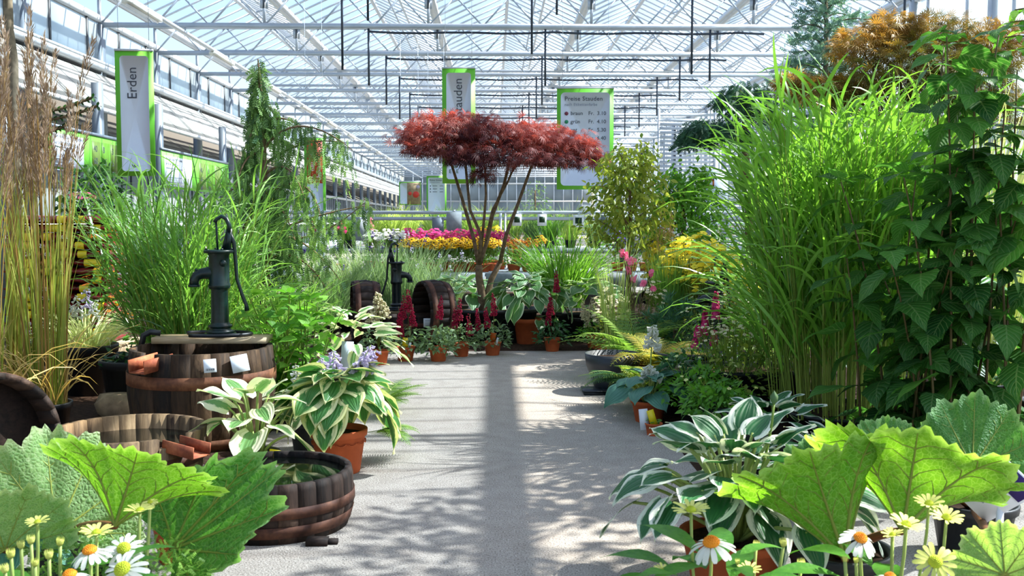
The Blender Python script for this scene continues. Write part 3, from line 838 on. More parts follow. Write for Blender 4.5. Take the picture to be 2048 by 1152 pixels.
HOSTA_ME = {}
def hosta(t, z0, n, R, H, L, W, mat, seed, aim=None, droop=(-0.7, 0.55), stalks=True, bias=0.0, key='', drop=0):
    rng = np.random.default_rng(seed)
    k = (mat, key)
    if k not in HOSTA_ME:
        HOSTA_ME[k] = [tpl_mesh(leaf_tpl(12, 8, 'cordate', 1.0, W / L, c, f, wv, wk, 0, cp), 'leaf', M[mat]) for c, f, wv, wk, cp in
                       ((0.6, 0.1, 0.03, 9, 0.1), (0.35, 0.2, 0.035, 7, 0.0), (0.9, 0.08, 0.03, 11, 0.16), (0.2, 0.28, 0.04, 8, 0.0))]
    mes = HOSTA_ME[k]
    for i in range(n):
        f = (i + 0.5) / n
        ph = i * 2.39996 + rng.normal(0, 0.2) + bias
        rad = R * (1 - 0.8 * f ** 1.2) * rng.uniform(0.85, 1.1)
        z = z0 + H * (0.3 + 0.7 * f ** 0.8) * rng.uniform(0.88, 1.08)
        if rng.random() < drop: z = z0 - rng.uniform(0.0, 0.06)
        P = np.array([rad * math.cos(ph), rad * math.sin(ph), z])
        pit = droop[0] + (droop[1] - droop[0]) * f + rng.normal(0, 0.15)
        ph2 = ph + rng.normal(0, 0.2)
        d = np.array([math.cos(ph2) * math.cos(pit), math.sin(ph2) * math.cos(pit), math.sin(pit)])
        s = L * rng.uniform(0.72, 1.1) * (1 - 0.2 * f)
        obj('leaf', mes[int(rng.integers(0, 4))], t, frame(P, d, (0, 0, 1), s, rng.normal(0, 0.25)))
        if stalks:
            b = np.array([0.03 * math.cos(ph), 0.03 * math.sin(ph), z0 - 0.01])
            stalk(t, bez(b, (P[0] * 0.45, P[1] * 0.45, (z0 + P[2]) / 2 + 0.3 * (P[2] - z0)), P + d * 0.01, 6), np.linspace(0.008, 0.005, 6) * L / 0.2, 'stem_pale')

def bell_spike(t, base, tip, mat, nb=18, size=0.05, part=0.45, seed=3, stem='stem_pale'):
    """hosta flower scape: stalk with drooping bells along its upper part"""
    rng = np.random.default_rng(seed)
    base = np.asarray(base, float); tip = np.asarray(tip, float)
    C = bez(base, (base + tip) / 2 + (0, 0, 0.05), tip, 9)
    s = MB(); s.tube(C, np.linspace(0.006, 0.003, 9), 5)
    so = s.build('flower_scape', M[stem], t, True)
    key = ('bell', mat)
    if key not in HOSTA_ME:
        b = MB(); b.lathe([(0.03, 0), (0.07, 0.15), (0.11, 0.5), (0.17, 0.75), (0.3, 1.0)], 6, rot=[[0, 0, 1], [0, 1, 0], [-1, 0, 0]])
        HOSTA_ME[key] = b.mesh('bell', M[mat], True)
    for i in range(nb):
        f = 1 - part * (i / nb); p = C[0] * 0 + np.array([np.interp(f, np.linspace(0, 1, 9), C[:, j]) for j in range(3)])
        a = i * 2.4 + rng.normal(0, 0.3); d = nrm((math.cos(a), math.sin(a), rng.uniform(-1.1, -0.2)))
        obj('bell', HOSTA_ME[key], so, frame(p, d, (0, 0, 1), size * (0.5 + 0.6 * (1 - f) / part) * rng.uniform(0.85, 1.15)))

def shrub(t, rng, stems, mesh, lsize, mat_stem='stem', gap=0.09, base=(0, 0, 0), spreadlen=0.05, start=0.25, r=0.006, pitch=(-0.5, 0.35), top=True, limit=400):
    """upright stems with crosswise pairs of broad leaves; every leaf is its own object"""
    nl = 0
    for (ax, ay, h, lx, ly) in stems:
        P = bez((base[0] + ax, base[1] + ay, base[2]), (base[0] + ax + lx * 0.3, base[1] + ay + ly * 0.3, base[2] + h * 0.6), (base[0] + ax + lx, base[1] + ay + ly, base[2] + h), 9)
        m = MB(); m.tube(P, np.linspace(r, r * 0.45, 9), 6); m.build('stem', M[mat_stem], t, True)
        cnt = max(2, int(h * (1 - start) / gap)); a0 = rng.uniform(0, PI)
        for i in range(cnt + 1):
            f = start + (1 - start) * i / cnt
            p = np.array([np.interp(f, np.linspace(0, 1, 9), P[:, j]) for j in range(3)])
            k = 4 if (top and i == cnt) else 2
            for j in range(k):
                if nl >= limit: break
                a = a0 + i * PI / 2 + j * 2 * PI / k + rng.normal(0, 0.3)
                pit = rng.uniform(*pitch) + (0.45 if i == cnt else 0)
                d = np.array([math.cos(a) * math.cos(pit), math.sin(a) * math.cos(pit), math.sin(pit)])
                s = lsize * rng.uniform(0.65, 1.15) * (0.65 if i == cnt else 1 - 0.25 * f)
                q = p + np.array([d[0], d[1], abs(d[2]) * 0.5 + 0.3]) * spreadlen * s / lsize
                obj('leaf', mesh, t, frame(q, d, (0, 0, 1), s, rng.normal(0, 0.3))); nl += 1
    return nl

def fern_frond(mb, stems, rng, base, az, L, rise=0.9, droop=1.9, w=0.16, n=20, tint=None):
    t = np.linspace(0, 1, n + 1)
    ang = (PI / 2 - rise) + droop * t ** 1.3
    rad = np.concatenate([[0], np.cumsum(np.sin((ang[1:] + ang[:-1]) / 2))]) * L / n
    z = np.concatenate([[0], np.cumsum(np.cos((ang[1:] + ang[:-1]) / 2))]) * L / n
    P = np.stack([base[0] + rad * math.cos(az), base[1] + rad * math.sin(az), base[2] + z], 1)
    side = np.array([-math.sin(az), math.cos(az), 0]); T = np.gradient(P, axis=0)
    Ms = []; ts = []
    for i in range(3, n + 1):
        f = t[i]; l = w * math.sin(PI * (0.12 + 0.88 * f) ** 0.8) + 0.012
        for s in (-1, 1):
            d = nrm(side * s + nrm(T[i]) * 0.35 + np.array([0, 0, -0.1]))
            Ms.append(frame(P[i], d, np.cross(nrm(T[i]), side * 1.0) * -1 + np.array([0, 0, 0.01]), (l, l * 0.85, l))); ts.append(rng.random() if tint is None else tint)
    mb.inst(T_PINNA, Ms, ts)
    stems.tube(P, np.linspace(0.004, 0.001, n + 1), 4, False)
def _pinna():
    V = []; Q = []; U = []; k = 0
    for i in range(9):
        for s in (-1, 1):
            l = 0.13 * (1 - i / 10.5); x = 0.08 + i * 0.1
            V.append(np.array([[x - 0.03, 0, 0], [x + 0.0, s * l * 0.8, -0.01], [x + 0.06, s * l, -0.02], [x + 0.05, 0, 0]])); Q.append(np.array([[0, 1, 2, 3]]) + k); U.append(np.zeros((4, 2))); k += 4
    V.append(np.array([[0.9, -0.012, 0], [1.05, 0, -0.02], [0.9, 0.012, 0], [0.0, 0, 0]])); Q.append(np.array([[0, 1, 2, 3]]) + k); U.append(np.zeros((4, 2)))
    return np.concatenate(V), np.concatenate(Q), np.concatenate(U)
T_PINNA = _pinna()

def fern(name, label, px, Y, z, n, L, mat, seed, group=None, azr=(0, 2 * PI), w=0.14, rise=(0.6, 1.3), droop=(1.0, 2.0)):
    rng = np.random.default_rng(seed)
    t = thing(name, label, 'fern', foot(px, Y, z), group)
    for i in range(n):
        m = MB(); s = MB()
        fern_frond(m, s, rng, (0, 0, 0.02), azr[0] + (azr[1] - azr[0]) * (i + rng.random() * 0.8) / n, L * rng.uniform(0.7, 1.1), rng.uniform(*rise), rng.uniform(*droop), w * rng.uniform(0.8, 1.1))
        f = m.build('frond', M[mat], t); s.build('midrib', M['stem'], f)
    return t

def text(s, size, mat, parent, Mx, name='lettering', align='LEFT', space=1.0):
    cu = bpy.data.curves.new('text', 'FONT'); cu.body = s; cu.size = size; cu.align_x = align; cu.extrude = 0.0008; cu.space_character = space; cu.resolution_u = 3
    tmp = bpy.data.objects.new('text', cu)
    me = bpy.data.meshes.new_from_object(tmp)
    bpy.data.objects.remove(tmp); bpy.data.curves.remove(cu)
    me.materials.clear(); me.materials.append(mat)
    return obj(name, me, parent, Mx)

def card_round(w_, h_, r, th, n=6):
    """flat board with rounded corners in the xz plane, front at y=-th/2"""
    m = MB(); pts = []
    for cx, cz, a0 in ((w_ / 2 - r, h_ / 2 - r, 0), (-w_ / 2 + r, h_ / 2 - r, PI / 2), (-w_ / 2 + r, -h_ / 2 + r, PI), (w_ / 2 - r, -h_ / 2 + r, 3 * PI / 2)):
        for i in range(n + 1): pts.append((cx + r * math.cos(a0 + i * PI / 2 / n), cz + r * math.sin(a0 + i * PI / 2 / n)))
    k = len(pts)
    V = [(x, -th / 2, z) for x, z in pts] + [(x, th / 2, z) for x, z in pts] + [(0, -th / 2, 0), (0, th / 2, 0)]
    q = [[i, (i + 1) % k, k + (i + 1) % k, k + i] for i in range(k)]
    t = [[2 * k, i, (i + 1) % k] for i in range(k)] + [[2 * k + 1, k + (i + 1) % k, k + i] for i in range(k)]
    return m.add(V, q, t)

def culm_grass(name, label, px, Y, n, r0, h, nl, L, w, mat, seed, potr=0.2, poth=0.16, lean=0.2, tilt=(0.1, 0.5), bend=(0.5, 2.0), f0=0.15, seg=7, hv=0.4, cmat='stem', bias=(0, 0)):
    """reed-like grass: upright culms with long blades arching off them at every height"""
    rng = np.random.default_rng(seed)
    t = thing(name, label, 'grass', foot(px, Y)); pot(t, potr, poth, 'blackplastic'); z0 = poth * 0.85
    cm = MB(); bl = MB()
    for i in range(n):
        a = rng.uniform(0, 2 * PI); rr = r0 * math.sqrt(rng.random()); b = np.array([rr * math.cos(a), rr * math.sin(a), z0])
        hh = h * (1 - hv * rng.random()); ln = lean * rng.random() ** 0.7 * (0.3 + rr / r0)
        e = b + np.array([ln * hh * math.cos(a) + bias[0] * hh * rng.random(), ln * hh * math.sin(a) + bias[1] * hh * rng.random(), hh])
        P = bez(b, (b + e) / 2 + (0, 0, 0.1 * hh), e, 5); cm.tube(P, np.linspace(0.0045, 0.002, 5), 3, False, tint=rng.random())
        for k in range(nl):
            f = f0 + (1 - f0) * (k + rng.random()) / nl
            p = np.array([np.interp(f, np.linspace(0, 1, 5), P[:, j]) for j in range(3)])
            az = a + rng.normal(0, 1.3)
            blades(bl, rng, 1, 0.0, L * (0.6 + 0.4 * math.sin(PI * min(1, f + 0.1))), w, tilt, bend, 0.35, seg, p, 1.7, (az, az + 0.01))
    cm.build('culms', M[cmat], t, kind='stuff'); bl.build('blades', M[mat], t, kind='stuff')
    return t
# ------------------------------------------------------------------ barrels, pumps and the left side
def barrel(name, label, loc, prof, n, th, mat, hoops, hoopmat='rust', water=None, Mx=None, bottom=True, water_mat='water', notch=None):
    """staves are separate pieces; prof is [(radius, height)] from bottom to top"""
    t = thing(name, label, 'tub' if 'tub' in name else 'barrel', loc)
    if Mx is not None: t.matrix_world = Matrix(np.asarray(Mx).tolist())
    prof = np.array(prof, float); da = 2 * PI / n; g = 0.006
    a0, a1 = -da / 2 + g * da, da / 2 - g * da
    m = MB(); V = []; k = len(prof)
    ins = prof[:, 0] - th
    for a in (a0, 0, a1):
        bul = 1.0
        for r, z in prof: V.append((r * bul * math.cos(a), r * bul * math.sin(a), z))
    for a in (a0, 0, a1):
        for r, z in zip(ins, prof[:, 1]): V.append((r * math.cos(a), r * math.sin(a), z))
    q = []
    for c in range(2):
        for i in range(k - 1):
            A = c * k + i; q.append([A, A + k, A + k + 1, A + 1]); B = (3 + c) * k + i; q.append([B, B + 1, B + k + 1, B + k])
        tt = (c + 1) * k - 1; q.append([tt, tt + k, tt + 4 * k, tt + 3 * k]); b = c * k; q.append([b, b + 3 * k, b + 4 * k, b + k])
    for i in range(k - 1):
        q.append([i, i + 1, 3 * k + i + 1, 3 * k + i]); q.append([2 * k + i, 5 * k + i, 5 * k + i + 1, 2 * k + i + 1])
    m.add(V, q); me = m.mesh('stave', M[mat])
    for i in range(n):
        a = i * da; R = np.eye(4); R[0, 0] = R[1, 1] = math.cos(a); R[0, 1] = -math.sin(a); R[1, 0] = math.sin(a)
        if notch is not None and abs((a - notch + PI) % (2 * PI) - PI) < 0.14: R[2, 2] = 0.86
        obj('stave', me, t, R)
    for z, hh in hoops:
        rr = lambda zz: float(np.interp(zz, prof[:, 1], prof[:, 0]))
        h = MB(); h.lathe([(rr(z) + 0.001, z), (rr(z) + 0.004, z), (rr(z + hh) + 0.004, z + hh), (rr(z + hh) + 0.001, z + hh)], 48, close=True); h.build('hoop', M[hoopmat], t)
    rr = float(np.interp(0.03, prof[:, 1], prof[:, 0])) - th
    if bottom:
        b = MB(); b.lathe([(0, 0.02), (rr + 0.01, 0.02), (rr + 0.01, 0.05), (0, 0.05)], 32); b.build('barrel_head', M[mat], t)
    if water:
        rw = float(np.interp(water, prof[:, 1], prof[:, 0])) - th + 0.002
        w_ = MB(); w_.lathe([(0, water), (rw * 0.5, water), (rw, water)], 40); w_.build('water', M[water_mat], t, True)
    return t

def pump(t, z0, mat, flip=1, dark=False):
    """cast-iron hand pump; local origin at the foot"""
    b = lambda name, m, smooth=True, p=None: m.build(name, M[mat], p or t, smooth)
    m = MB(); m.lathe([(0, z0), (0.076, z0), (0.078, z0 + 0.012), (0.06, z0 + 0.018), (0.056, z0 + 0.03), (0.066, z0 + 0.034), (0.066, z0 + 0.044), (0.052, z0 + 0.05), (0.05, z0 + 0.06)], 28); b('foot', m, False)
    m = MB(); m.lathe([(0.05, z0 + 0.055), (0.048, z0 + 0.1), (0.046, z0 + 0.235), (0.05, z0 + 0.25)], 28); b('column', m)
    m = MB(); m.lathe([(0.052, z0 + 0.245), (0.061, z0 + 0.255), (0.061, z0 + 0.27), (0.056, z0 + 0.28), (0.056, z0 + 0.43), (0.062, z0 + 0.445)], 28); cyl = b('cylinder', m)
    m = MB(); m.lathe([(0.0, z0 + 0.445), (0.08, z0 + 0.445), (0.083, z0 + 0.45), (0.083, z0 + 0.458), (0.078, z0 + 0.463), (0.0, z0 + 0.463)], 28); b('top_flange', m, False)
    for k in range(4):
        a = k * PI / 2 + 0.5; m = MB(); m.lathe([(0, 0.0), (0.008, 0), (0.008, 0.01), (0, 0.01)], 6, (0.07 * math.cos(a), 0.07 * math.sin(a), z0 + 0.462)); b('bolt', m, False)
    # spout with drooping lip
    f = flip
    m = MB(); P = [(0, 0, z0 + 0.335), (-0.05 * f, -0.012, z0 + 0.335), (-0.09 * f, -0.02, z0 + 0.332), (-0.118 * f, -0.026, z0 + 0.318), (-0.13 * f, -0.03, z0 + 0.295), (-0.132 * f, -0.03, z0 + 0.265)]
    m.tube(P, [0.045, 0.036, 0.03, 0.028, 0.027, 0.027], 14); sp = b('spout', m)
    m = MB(); m.lathe([(0.0, 0), (0.031, 0), (0.033, 0.006), (0.031, 0.013), (0.0, 0.013)], 16, (-0.132 * f, -0.03, z0 + 0.258)); b('lip', m, False, sp)
    m = MB(); m.lathe([(0.0, 0), (0.008, 0.0), (0.008, 0.012), (0, 0.014)], 8, (-0.12 * f, -0.026, z0 + 0.345)); b('screw', m, False, sp)
    m = MB(); m.lathe([(0.0, 0), (0.02, 0.0), (0.018, 0.012), (0, 0.014)], 12, (0.035 * f, -0.046, z0 + 0.39), rot=[[1, 0, 0], [0, 0, -1], [0, 1, 0]]); b('boss', m, True, cyl)
    # bearer, goose-neck lever, piston rod and long handle
    m = MB(); m.bar((0.05 * f, 0, z0 + 0.455), (0.062 * f, 0, z0 + 0.58), 0.018, 0.03); m.bar((0.025 * f, 0, z0 + 0.455), (0.052 * f, 0, z0 + 0.56), 0.014, 0.02); b('bearer', m, False)
    m = MB(); m.tube([(0.062 * f, 0, z0 + 0.56), (0.06 * f, 0, z0 + 0.6), (0.045 * f, 0, z0 + 0.635), (0.018 * f, 0, z0 + 0.648), (-0.008 * f, 0, z0 + 0.632), (-0.018 * f, 0, z0 + 0.615)], [0.013, 0.013, 0.012, 0.011, 0.01, 0.014], 8); b('lever', m)
    m = MB(); m.tube([(-0.012 * f, 0, z0 + 0.62), (-0.006 * f, 0, z0 + 0.455)], 0.006, 6); b('piston_rod', m)
    m = MB(); m.tube([(0.06 * f, 0.0, z0 + 0.565), (0.082 * f, 0.01, z0 + 0.5), (0.088 * f, 0.015, z0 + 0.4), (0.092 * f, 0.02, z0 + 0.3), (0.115 * f, 0.025, z0 + 0.22), (0.14 * f, 0.03, z0 + 0.15), (0.143 * f, 0.03, z0 + 0.12)], [0.012, 0.012, 0.011, 0.01, 0.01, 0.011, 0.014], 8); b('handle', m)

def chute(t, P, d, L, w_=0.09, h_=0.05, th=0.006):
    """open metal trough let into the rim"""
    m = MB(); F = frame(P, d)
    c = np.asarray(P) + F[:3, 0] * L / 2
    m.box(c, (L, w_, th), F[:3, :3]); m.box(c + F[:3, 1] * w_ / 2 + F[:3, 2] * h_ / 2, (L, th, h_), F[:3, :3]); m.box(c - F[:3, 1] * w_ / 2 + F[:3, 2] * h_ / 2, (L, th, h_), F[:3, :3])
    return m.build('chute', M['chute'], t)

def left_barrels():
    # tall cut barrel with the pump
    Y = 5.4; b = foot(402, Y)
    t = barrel('oak_barrel', 'tall cut wine barrel with rusty hoop and price cards under the green pump', b, [(0.33, 0), (0.37, 0.15), (0.388, 0.3), (0.386, 0.42), (0.372, 0.53)], 24, 0.028, 'barrel', [(0.03, 0.05), (0.35, 0.065)], 'rust', None, notch=-2.02)
    m = MB(); m.lathe([(0, 0.40), (0.2, 0.40), (0.355, 0.40)], 36); m.build('water', M['water'], t, True)
    a = -2.02; chute(t, (0.27 * math.cos(a), 0.27 * math.sin(a), 0.462), (math.cos(a) * 1.15, math.sin(a), -0.1), 0.19, 0.11, 0.065)
    for px, w_, h_, tilt in ((457, 0.062, 0.068, 0.03), (506, 0.098, 0.088, 0.08)):
        ang = math.atan2(-1, (px - 402) / 140.0 * 1.0); x = (px - 402) / FPX * Y * 0.97; yy = -math.sqrt(max(0.0, 0.395 ** 2 - x * x))
        m = MB(); nn = nrm((x, yy, 0.1)); F = frame((x, yy, 0.475), np.cross((0, 0, 1), nn) , nn, 1, 0)
        c, s = math.cos(tilt), math.sin(tilt)
        R = F[:3, :3] @ np.array([[c, -s, 0], [s, c, 0], [0, 0, 1]])
        m.box(np.array((x, yy, 0.475)) + nn * 0.003, (w_, h_, 0.002), R); cd = m.build('price_card', M['white'], t)
        if px == 457:
            m = MB()
            for i in range(9):
                p = np.array((x, yy, 0.475)) + nn * 0.005 + R[:, 0] * (-0.02 + i * 0.005) + R[:, 1] * -0.018
                m.box(p, (0.002 + 0.001 * (i % 2), 0.012, 0.001), R)
            m.build('printed_bars', M['ink'], cd)
    # plank across the barrel, hose ring, pump
    pz = 0.533
    pl = thing('wooden_plank', 'pale weathered plank laid across the tall barrel under the pump', 'plank', foot(424, Y + 0.17, pz))
    m = MB(); m.box((0.0, 0.0, 0.017), (0.63, 0.17, 0.034)); m.build('board', M['plank'], pl)
    pt = thing('hand_pump', 'dark green cast-iron hand pump standing on the tall barrel', 'pump', foot(439, Y + 0.16, pz + 0.035))
    pump(pt, 0.018, 'pump'); m = MB(); m.lathe([(0, 0), (0.086, 0), (0.09, 0.01), (0.085, 0.018), (0, 0.018)], 24); m.build('base_plate', M['pump'], pt)
    hz = thing('black_hose', 'black ribbed hose coiled round the green pump and over the barrel rim', 'hose', foot(425, Y + 0.16, pz + 0.035))
    m = MB(); ring = [(0.20 * math.cos(x) + 0.01, 0.105 * math.sin(x), 0.012) for x in np.linspace(-2.2, 2.6, 30)]
    m.tube(ring, 0.011, 8); m.build('hose_ring', M['hose'], hz, True)
    m = MB(); m.tube([(-0.28, -0.04, 0.02), (-0.33, -0.05, 0.03), (-0.37, -0.05, 0.01), (-0.385, -0.055, -0.06)], 0.017, 8); m.build('hose_end', M['hose'], hz, True)
    # barrel with water in front of it, with an orange chute
    t = barrel('oak_barrel', 'pale oak half barrel full of dark water with a rusty chute', foot(249, 4.4), [(0.29, 0), (0.32, 0.12), (0.336, 0.29)], 26, 0.03, 'barrel_pale', [(0.04, 0.05), (0.15, 0.045)], 'rust_dark', 0.225, notch=-0.62)
    a = -0.62; chute(t, (0.3 * math.cos(a), 0.3 * math.sin(a), 0.235), (math.cos(a) * 1.0, math.sin(a) * 0.7, -0.1), 0.17, 0.1, 0.05)
    # low dark tub in front
    t = barrel('wooden_tub', 'low dark wooden tub of water at the edge of the path', foot(545, 3.93), [(0.285, 0), (0.31, 0.09), (0.306, 0.2), (0.3, 0.225)], 26, 0.025, 'barrel_dark', [(0.025, 0.045), (0.1, 0.04)], 'rust_dark', 0.2)
    m = MB(); m.box((0, 0, 0.012), (0.08, 0.05, 0.024)); m.box((0.05, 0.01, 0.008), (0.05, 0.03, 0.016))
    w_ = thing('wood_wedge', 'small dark wooden wedge under the low tub', 'wedge', foot(628, 3.66)); m.build('wedge', M['barrel_dark'], w_)
    # half barrel lying on its side at the left edge, mouth towards the path
    ax = nrm((0.78, -0.6, 0.12)); F = frame(at(-45, 895, 4.15), np.cross((0, 0, 1), ax), ax); F[:3, 3] -= 0
    F[2, 3] = 0.288
    barrel('oak_barrel', 'dark half barrel lying on its side at the left edge', (0, 0, 0), [(0.25, -0.1), (0.275, 0.06), (0.28, 0.16)], 26, 0.026, 'barrel_dark', [(-0.02, 0.05), (0.1, 0.05)], 'rust_dark', None, F)
left_barrels()

def centre_barrels():
    Y = 9.75
    t = barrel('oak_barrel', 'brown half barrel with a price card under the black pump', foot(812, Y), [(0.3, 0), (0.33, 0.15), (0.34, 0.3)], 24, 0.03, 'barrel_dark', [(0.04, 0.05), (0.2, 0.04)], 'rust_dark', 0.25)
    m = MB(); m.box((0.24, -0.275, 0.245), (0.1, 0.003, 0.085), [[.9, .1, 0], [.1, .99, 0], [0, 0, 1]]); m.box((0.24, -0.29, 0.245), (0.1, 0.003, 0.085)); c = m.build('price_card', M['white'], t)
    m = MB()
    for i in range(4): m.box((0.24 - 0.005 * (i % 2), -0.2925, 0.27 - i * 0.016), (0.07 - 0.012 * (i % 2), 0.002, 0.003))
    m.build('printed_lines', M['ink'], c)
    pl = thing('wooden_plank', 'grey plank laid across the barrel under the black pump', 'plank', foot(800, Y + 0.1, 0.303))
    m = MB(); m.box((0.03, 0, 0.015), (0.62, 0.16, 0.03)); m.build('board', M['plank'], pl)
    pt = thing('hand_pump', 'black cast-iron hand pump on the barrel in the middle distance', 'pump', foot(793, Y + 0.1, 0.334), None, 0.45)
    pump(pt, 0.015, 'pump_black', -1); m = MB(); m.lathe([(0, 0), (0.09, 0), (0.085, 0.015), (0, 0.015)], 20); m.build('base_plate', M['pump_black'], pt)
    for px, lab, ax, py, Yb in ((731, 'dark half barrel standing on edge left of the black pump', (-0.97, -0.2, 0.0), 590, 9.45), (868, 'open half barrel standing on edge right of the black pump', (-0.92, -0.4, 0.0), 600, 9.45)):
        ax = nrm(ax); P = at(px, py, Yb); F = frame(P, np.cross((0, 0, 1), ax), ax)
        F[2, 3] = 0.36 if px > 800 else 0.36
        b = barrel('oak_barrel', lab, (0, 0, 0), [(0.27, -0.13), (0.3, 0.0), (0.285, 0.13)], 22, 0.025, 'barrel_dark', [(-0.11, 0.05), (0.06, 0.05)], 'rust_dark', None, F, bottom=False)
        h = MB(); h.lathe([(0, -0.12), (0.25, -0.12), (0.25, -0.1), (0, -0.1)], 28); h.build('barrel_head', M['barrel_dark'], b)
        st = thing('barrel_cradle', 'dark wooden block under the half barrel %s of the black pump' % ('left' if px < 800 else 'right'), 'block', (P[0], Yb, 0))
        m = MB(); m.box((0, 0, 0.02), (0.3, 0.2, 0.04)); m.box((-0.12, 0, 0.06), (0.05, 0.2, 0.05)); m.box((0.12, 0, 0.06), (0.05, 0.2, 0.05)); m.build('block', M['barrel_dark'], st)
centre_barrels()

def left_plants():
    rng = np.random.default_rng(5)
    # tall plume grass in a black pot at the left edge
    for px, Y, lab, sd in ((88, 5.55, 'tall feather grass with brown plumes in a black pot beside the water barrel', 11), (5, 5.8, 'tall feather grass with brown plumes at the far left edge', 12), (-55, 5.0, 'yellowing feather grass cut by the left edge', 13)):
        t, r, z0 = grass('feather_grass', lab, px, Y, 0, 95, 1.45, 0.009, 'grass_straw', 0.11, (0.0, 0.07), (0.02, 0.35), sd, 0.13, 0.2, straw=45, hv=0.5)
        m = MB(); pl = MB()
        for i in range(32):
            a = r.uniform(0, 2 * PI); q = np.array([0.1 * math.cos(a), 0.1 * math.sin(a), z0]); l = r.uniform(1.25, 2.05); le = r.uniform(0.01, 0.09)
            P = bez(q, q + (0.2 * le * math.cos(a), 0.2 * le * math.sin(a), l * 0.6), q + (le * math.cos(a) * l, le * math.sin(a) * l, l), 7)
            m.tube(P, np.linspace(0.003, 0.0015, 7), 4, False)
            ax = P[-1] - P[-2]; spike(pl, r, P[-2], np.linalg.norm(ax) * 1.3, 0.013, 0.055, 150, ax + r.normal(0, 0.02, 3), T_THIN)
        m.build('stalks', M['straw'], t, kind='stuff'); pl.build('plumes', M['plume'], t, kind='stuff')
        if px == 88:
            label_stick(t, (-0.05, -0.1, z0), 0.1, 0.03, 'white', (0.1, -0.1, 1)); label_stick(t, (-0.12, -0.06, z0), 0.09, 0.03, 'white', (-0.3, -0.1, 1)); label_stick(t, (0.02, -0.11, z0), 0.09, 0.03, 'lampwhite', (0, -0.1, 1))
    # thin grey tree trunk at the left edge
    t = thing('young_tree', 'slim grey tree trunk rising behind the feather grass', 'tree', foot(40, 6.4))
    m = MB(); C = [foot(40, 6.4, 0) - foot(40, 6.4, 0)] + [at(x, y, 6.4) - foot(40, 6.4, 0) for x, y in ((34, 500), (28, 250), (26, 120), (18, 60), (14, -40), (18, -160))]
    m.tube(C, [0.04, 0.038, 0.035, 0.032, 0.03, 0.028, 0.02], 8); m.build('trunk', M['bark_grey'], t, True)
    m = MB(); mound(m, rng, 500, 0.9, 0.8, 0.12, T_SMALL, np.array(C[-1]) + (-0.2, 0, 0.1), zlo=-0.3); m.build('leaves', M['leaf'], t, kind='stuff')
    pot(t, 0.16, 0.22, 'blackplastic')
    # big arching grass behind the green pump
    culm_grass('fountain_grass', 'big green arching grass behind the green pump', 375, 6.35, 145, 0.24, 1.25, 8, 0.75, 0.0125, 'grass', 21, 0.26, 0.26, 0.42, (0.1, 0.6), (0.3, 1.7), 0.05, hv=0.6)
    culm_grass('fountain_grass', 'thinner arching grass between the pump and the weeping conifer', 535, 6.75, 46, 0.16, 0.5, 7, 0.68, 0.011, 'grass_blue', 22, 0.18, 0.22, 0.5, (0.2, 0.7), (0.4, 1.8), 0.1, hv=0.5)
    # bright green leafy shrub at the barrel's right
    t = thing('leafy_shrub', 'bright lime-green leafy shrub right of the tall barrel', 'shrub', foot(585, 5.75)); r = np.random.default_rng(31)
    me = tpl_mesh(T_NETTLE, 'leaf', M['leaf_lime'])
    st = [(r.uniform(-0.12, 0.12), r.uniform(-0.1, 0.1), r.uniform(0.45, 0.72), r.uniform(-0.26, 0.26), r.uniform(-0.3, 0.15)) for _ in range(17)]
    shrub(t, r, st, me, 0.14, 'stem', 0.075, (0, 0, 0.12), 0.035, 0.2, limit=290); pot(t, 0.15, 0.18, 'blackplastic')
    # variegated hostas
    t = thing('variegated_hosta', 'cream-edged hosta in a big terracotta pot beside the path', 'hosta', foot(674, 4.76)); pot(t, 0.137, 0.21, 'terra', soil='soil')
    m = MB()
    for i in range(14):
        a = 2 * PI * i / 14; m.tube([(0.128 * math.cos(a + x), 0.128 * math.sin(a + x), 0.155 - 0.012 * math.sin((x + 0.2) / 0.4 * PI)) for x in np.linspace(-0.2, 0.2, 6)], 0.003, 4)
    m.build('pot_swags', M['terra'], t)
    hosta(t, 0.2, 58, 0.23, 0.31, 0.215, 0.165, 'hosta_cream', 41, droop=(-1.1, 0.35), stalks=False)
    t2 = t
    for k, (px, py, s, n) in enumerate(((735, 705, 0.05, 30), (752, 700, 0.05, 30), (742, 690, 0.045, 26), (640, 715, 0.04, 20), (665, 700, 0.045, 22), (610, 745, 0.04, 18))):
        p = at(px, py, 4.72 + 0.05 * (k % 3)); bell_spike(t, (0.02 * (k - 2), 0, 0.24), p - foot(674, 4.76), 'lilac' if k not in (5,) else 'white_f', n, s, 0.3, 50 + k)
    t = thing('variegated_hosta', 'pale long-stalked hosta standing behind the low tub', 'hosta', foot(505, 4.5)); pot(t, 0.11, 0.16, 'blackplastic')
    hosta(t, 0.15, 19, 0.19, 0.3, 0.2, 0.155, 'hosta_pale', 43, droop=(-0.5, 0.75)); label_stick(t, (0.1, -0.1, 0.1), 0.09, 0.05, 'bagyellow', (0.15, 0, 1))
    t = thing('variegated_hosta', 'white and cream hosta behind the lavender flowers', 'hosta', foot(700, 6.9)); pot(t, 0.15, 0.2, 'blackplastic')
    hosta(t, 0.2, 44, 0.3, 0.38, 0.19, 0.09, 'hosta_pale', 45, droop=(-0.6, 0.7), stalks=False, key='n')
    label_stick(t, (0.0, -0.22, 0.2), 0.2, 0.08, 'signwhite', (0.05, 0.1, 1))
    t = thing('variegated_hosta', 'small white-flowered hosta between the shrub and the big hosta', 'hosta', foot(612, 5.2)); pot(t, 0.1, 0.16, 'blackplastic')
    hosta(t, 0.16, 22, 0.16, 0.2, 0.14, 0.08, 'hosta_pale', 46, stalks=False, key='m')
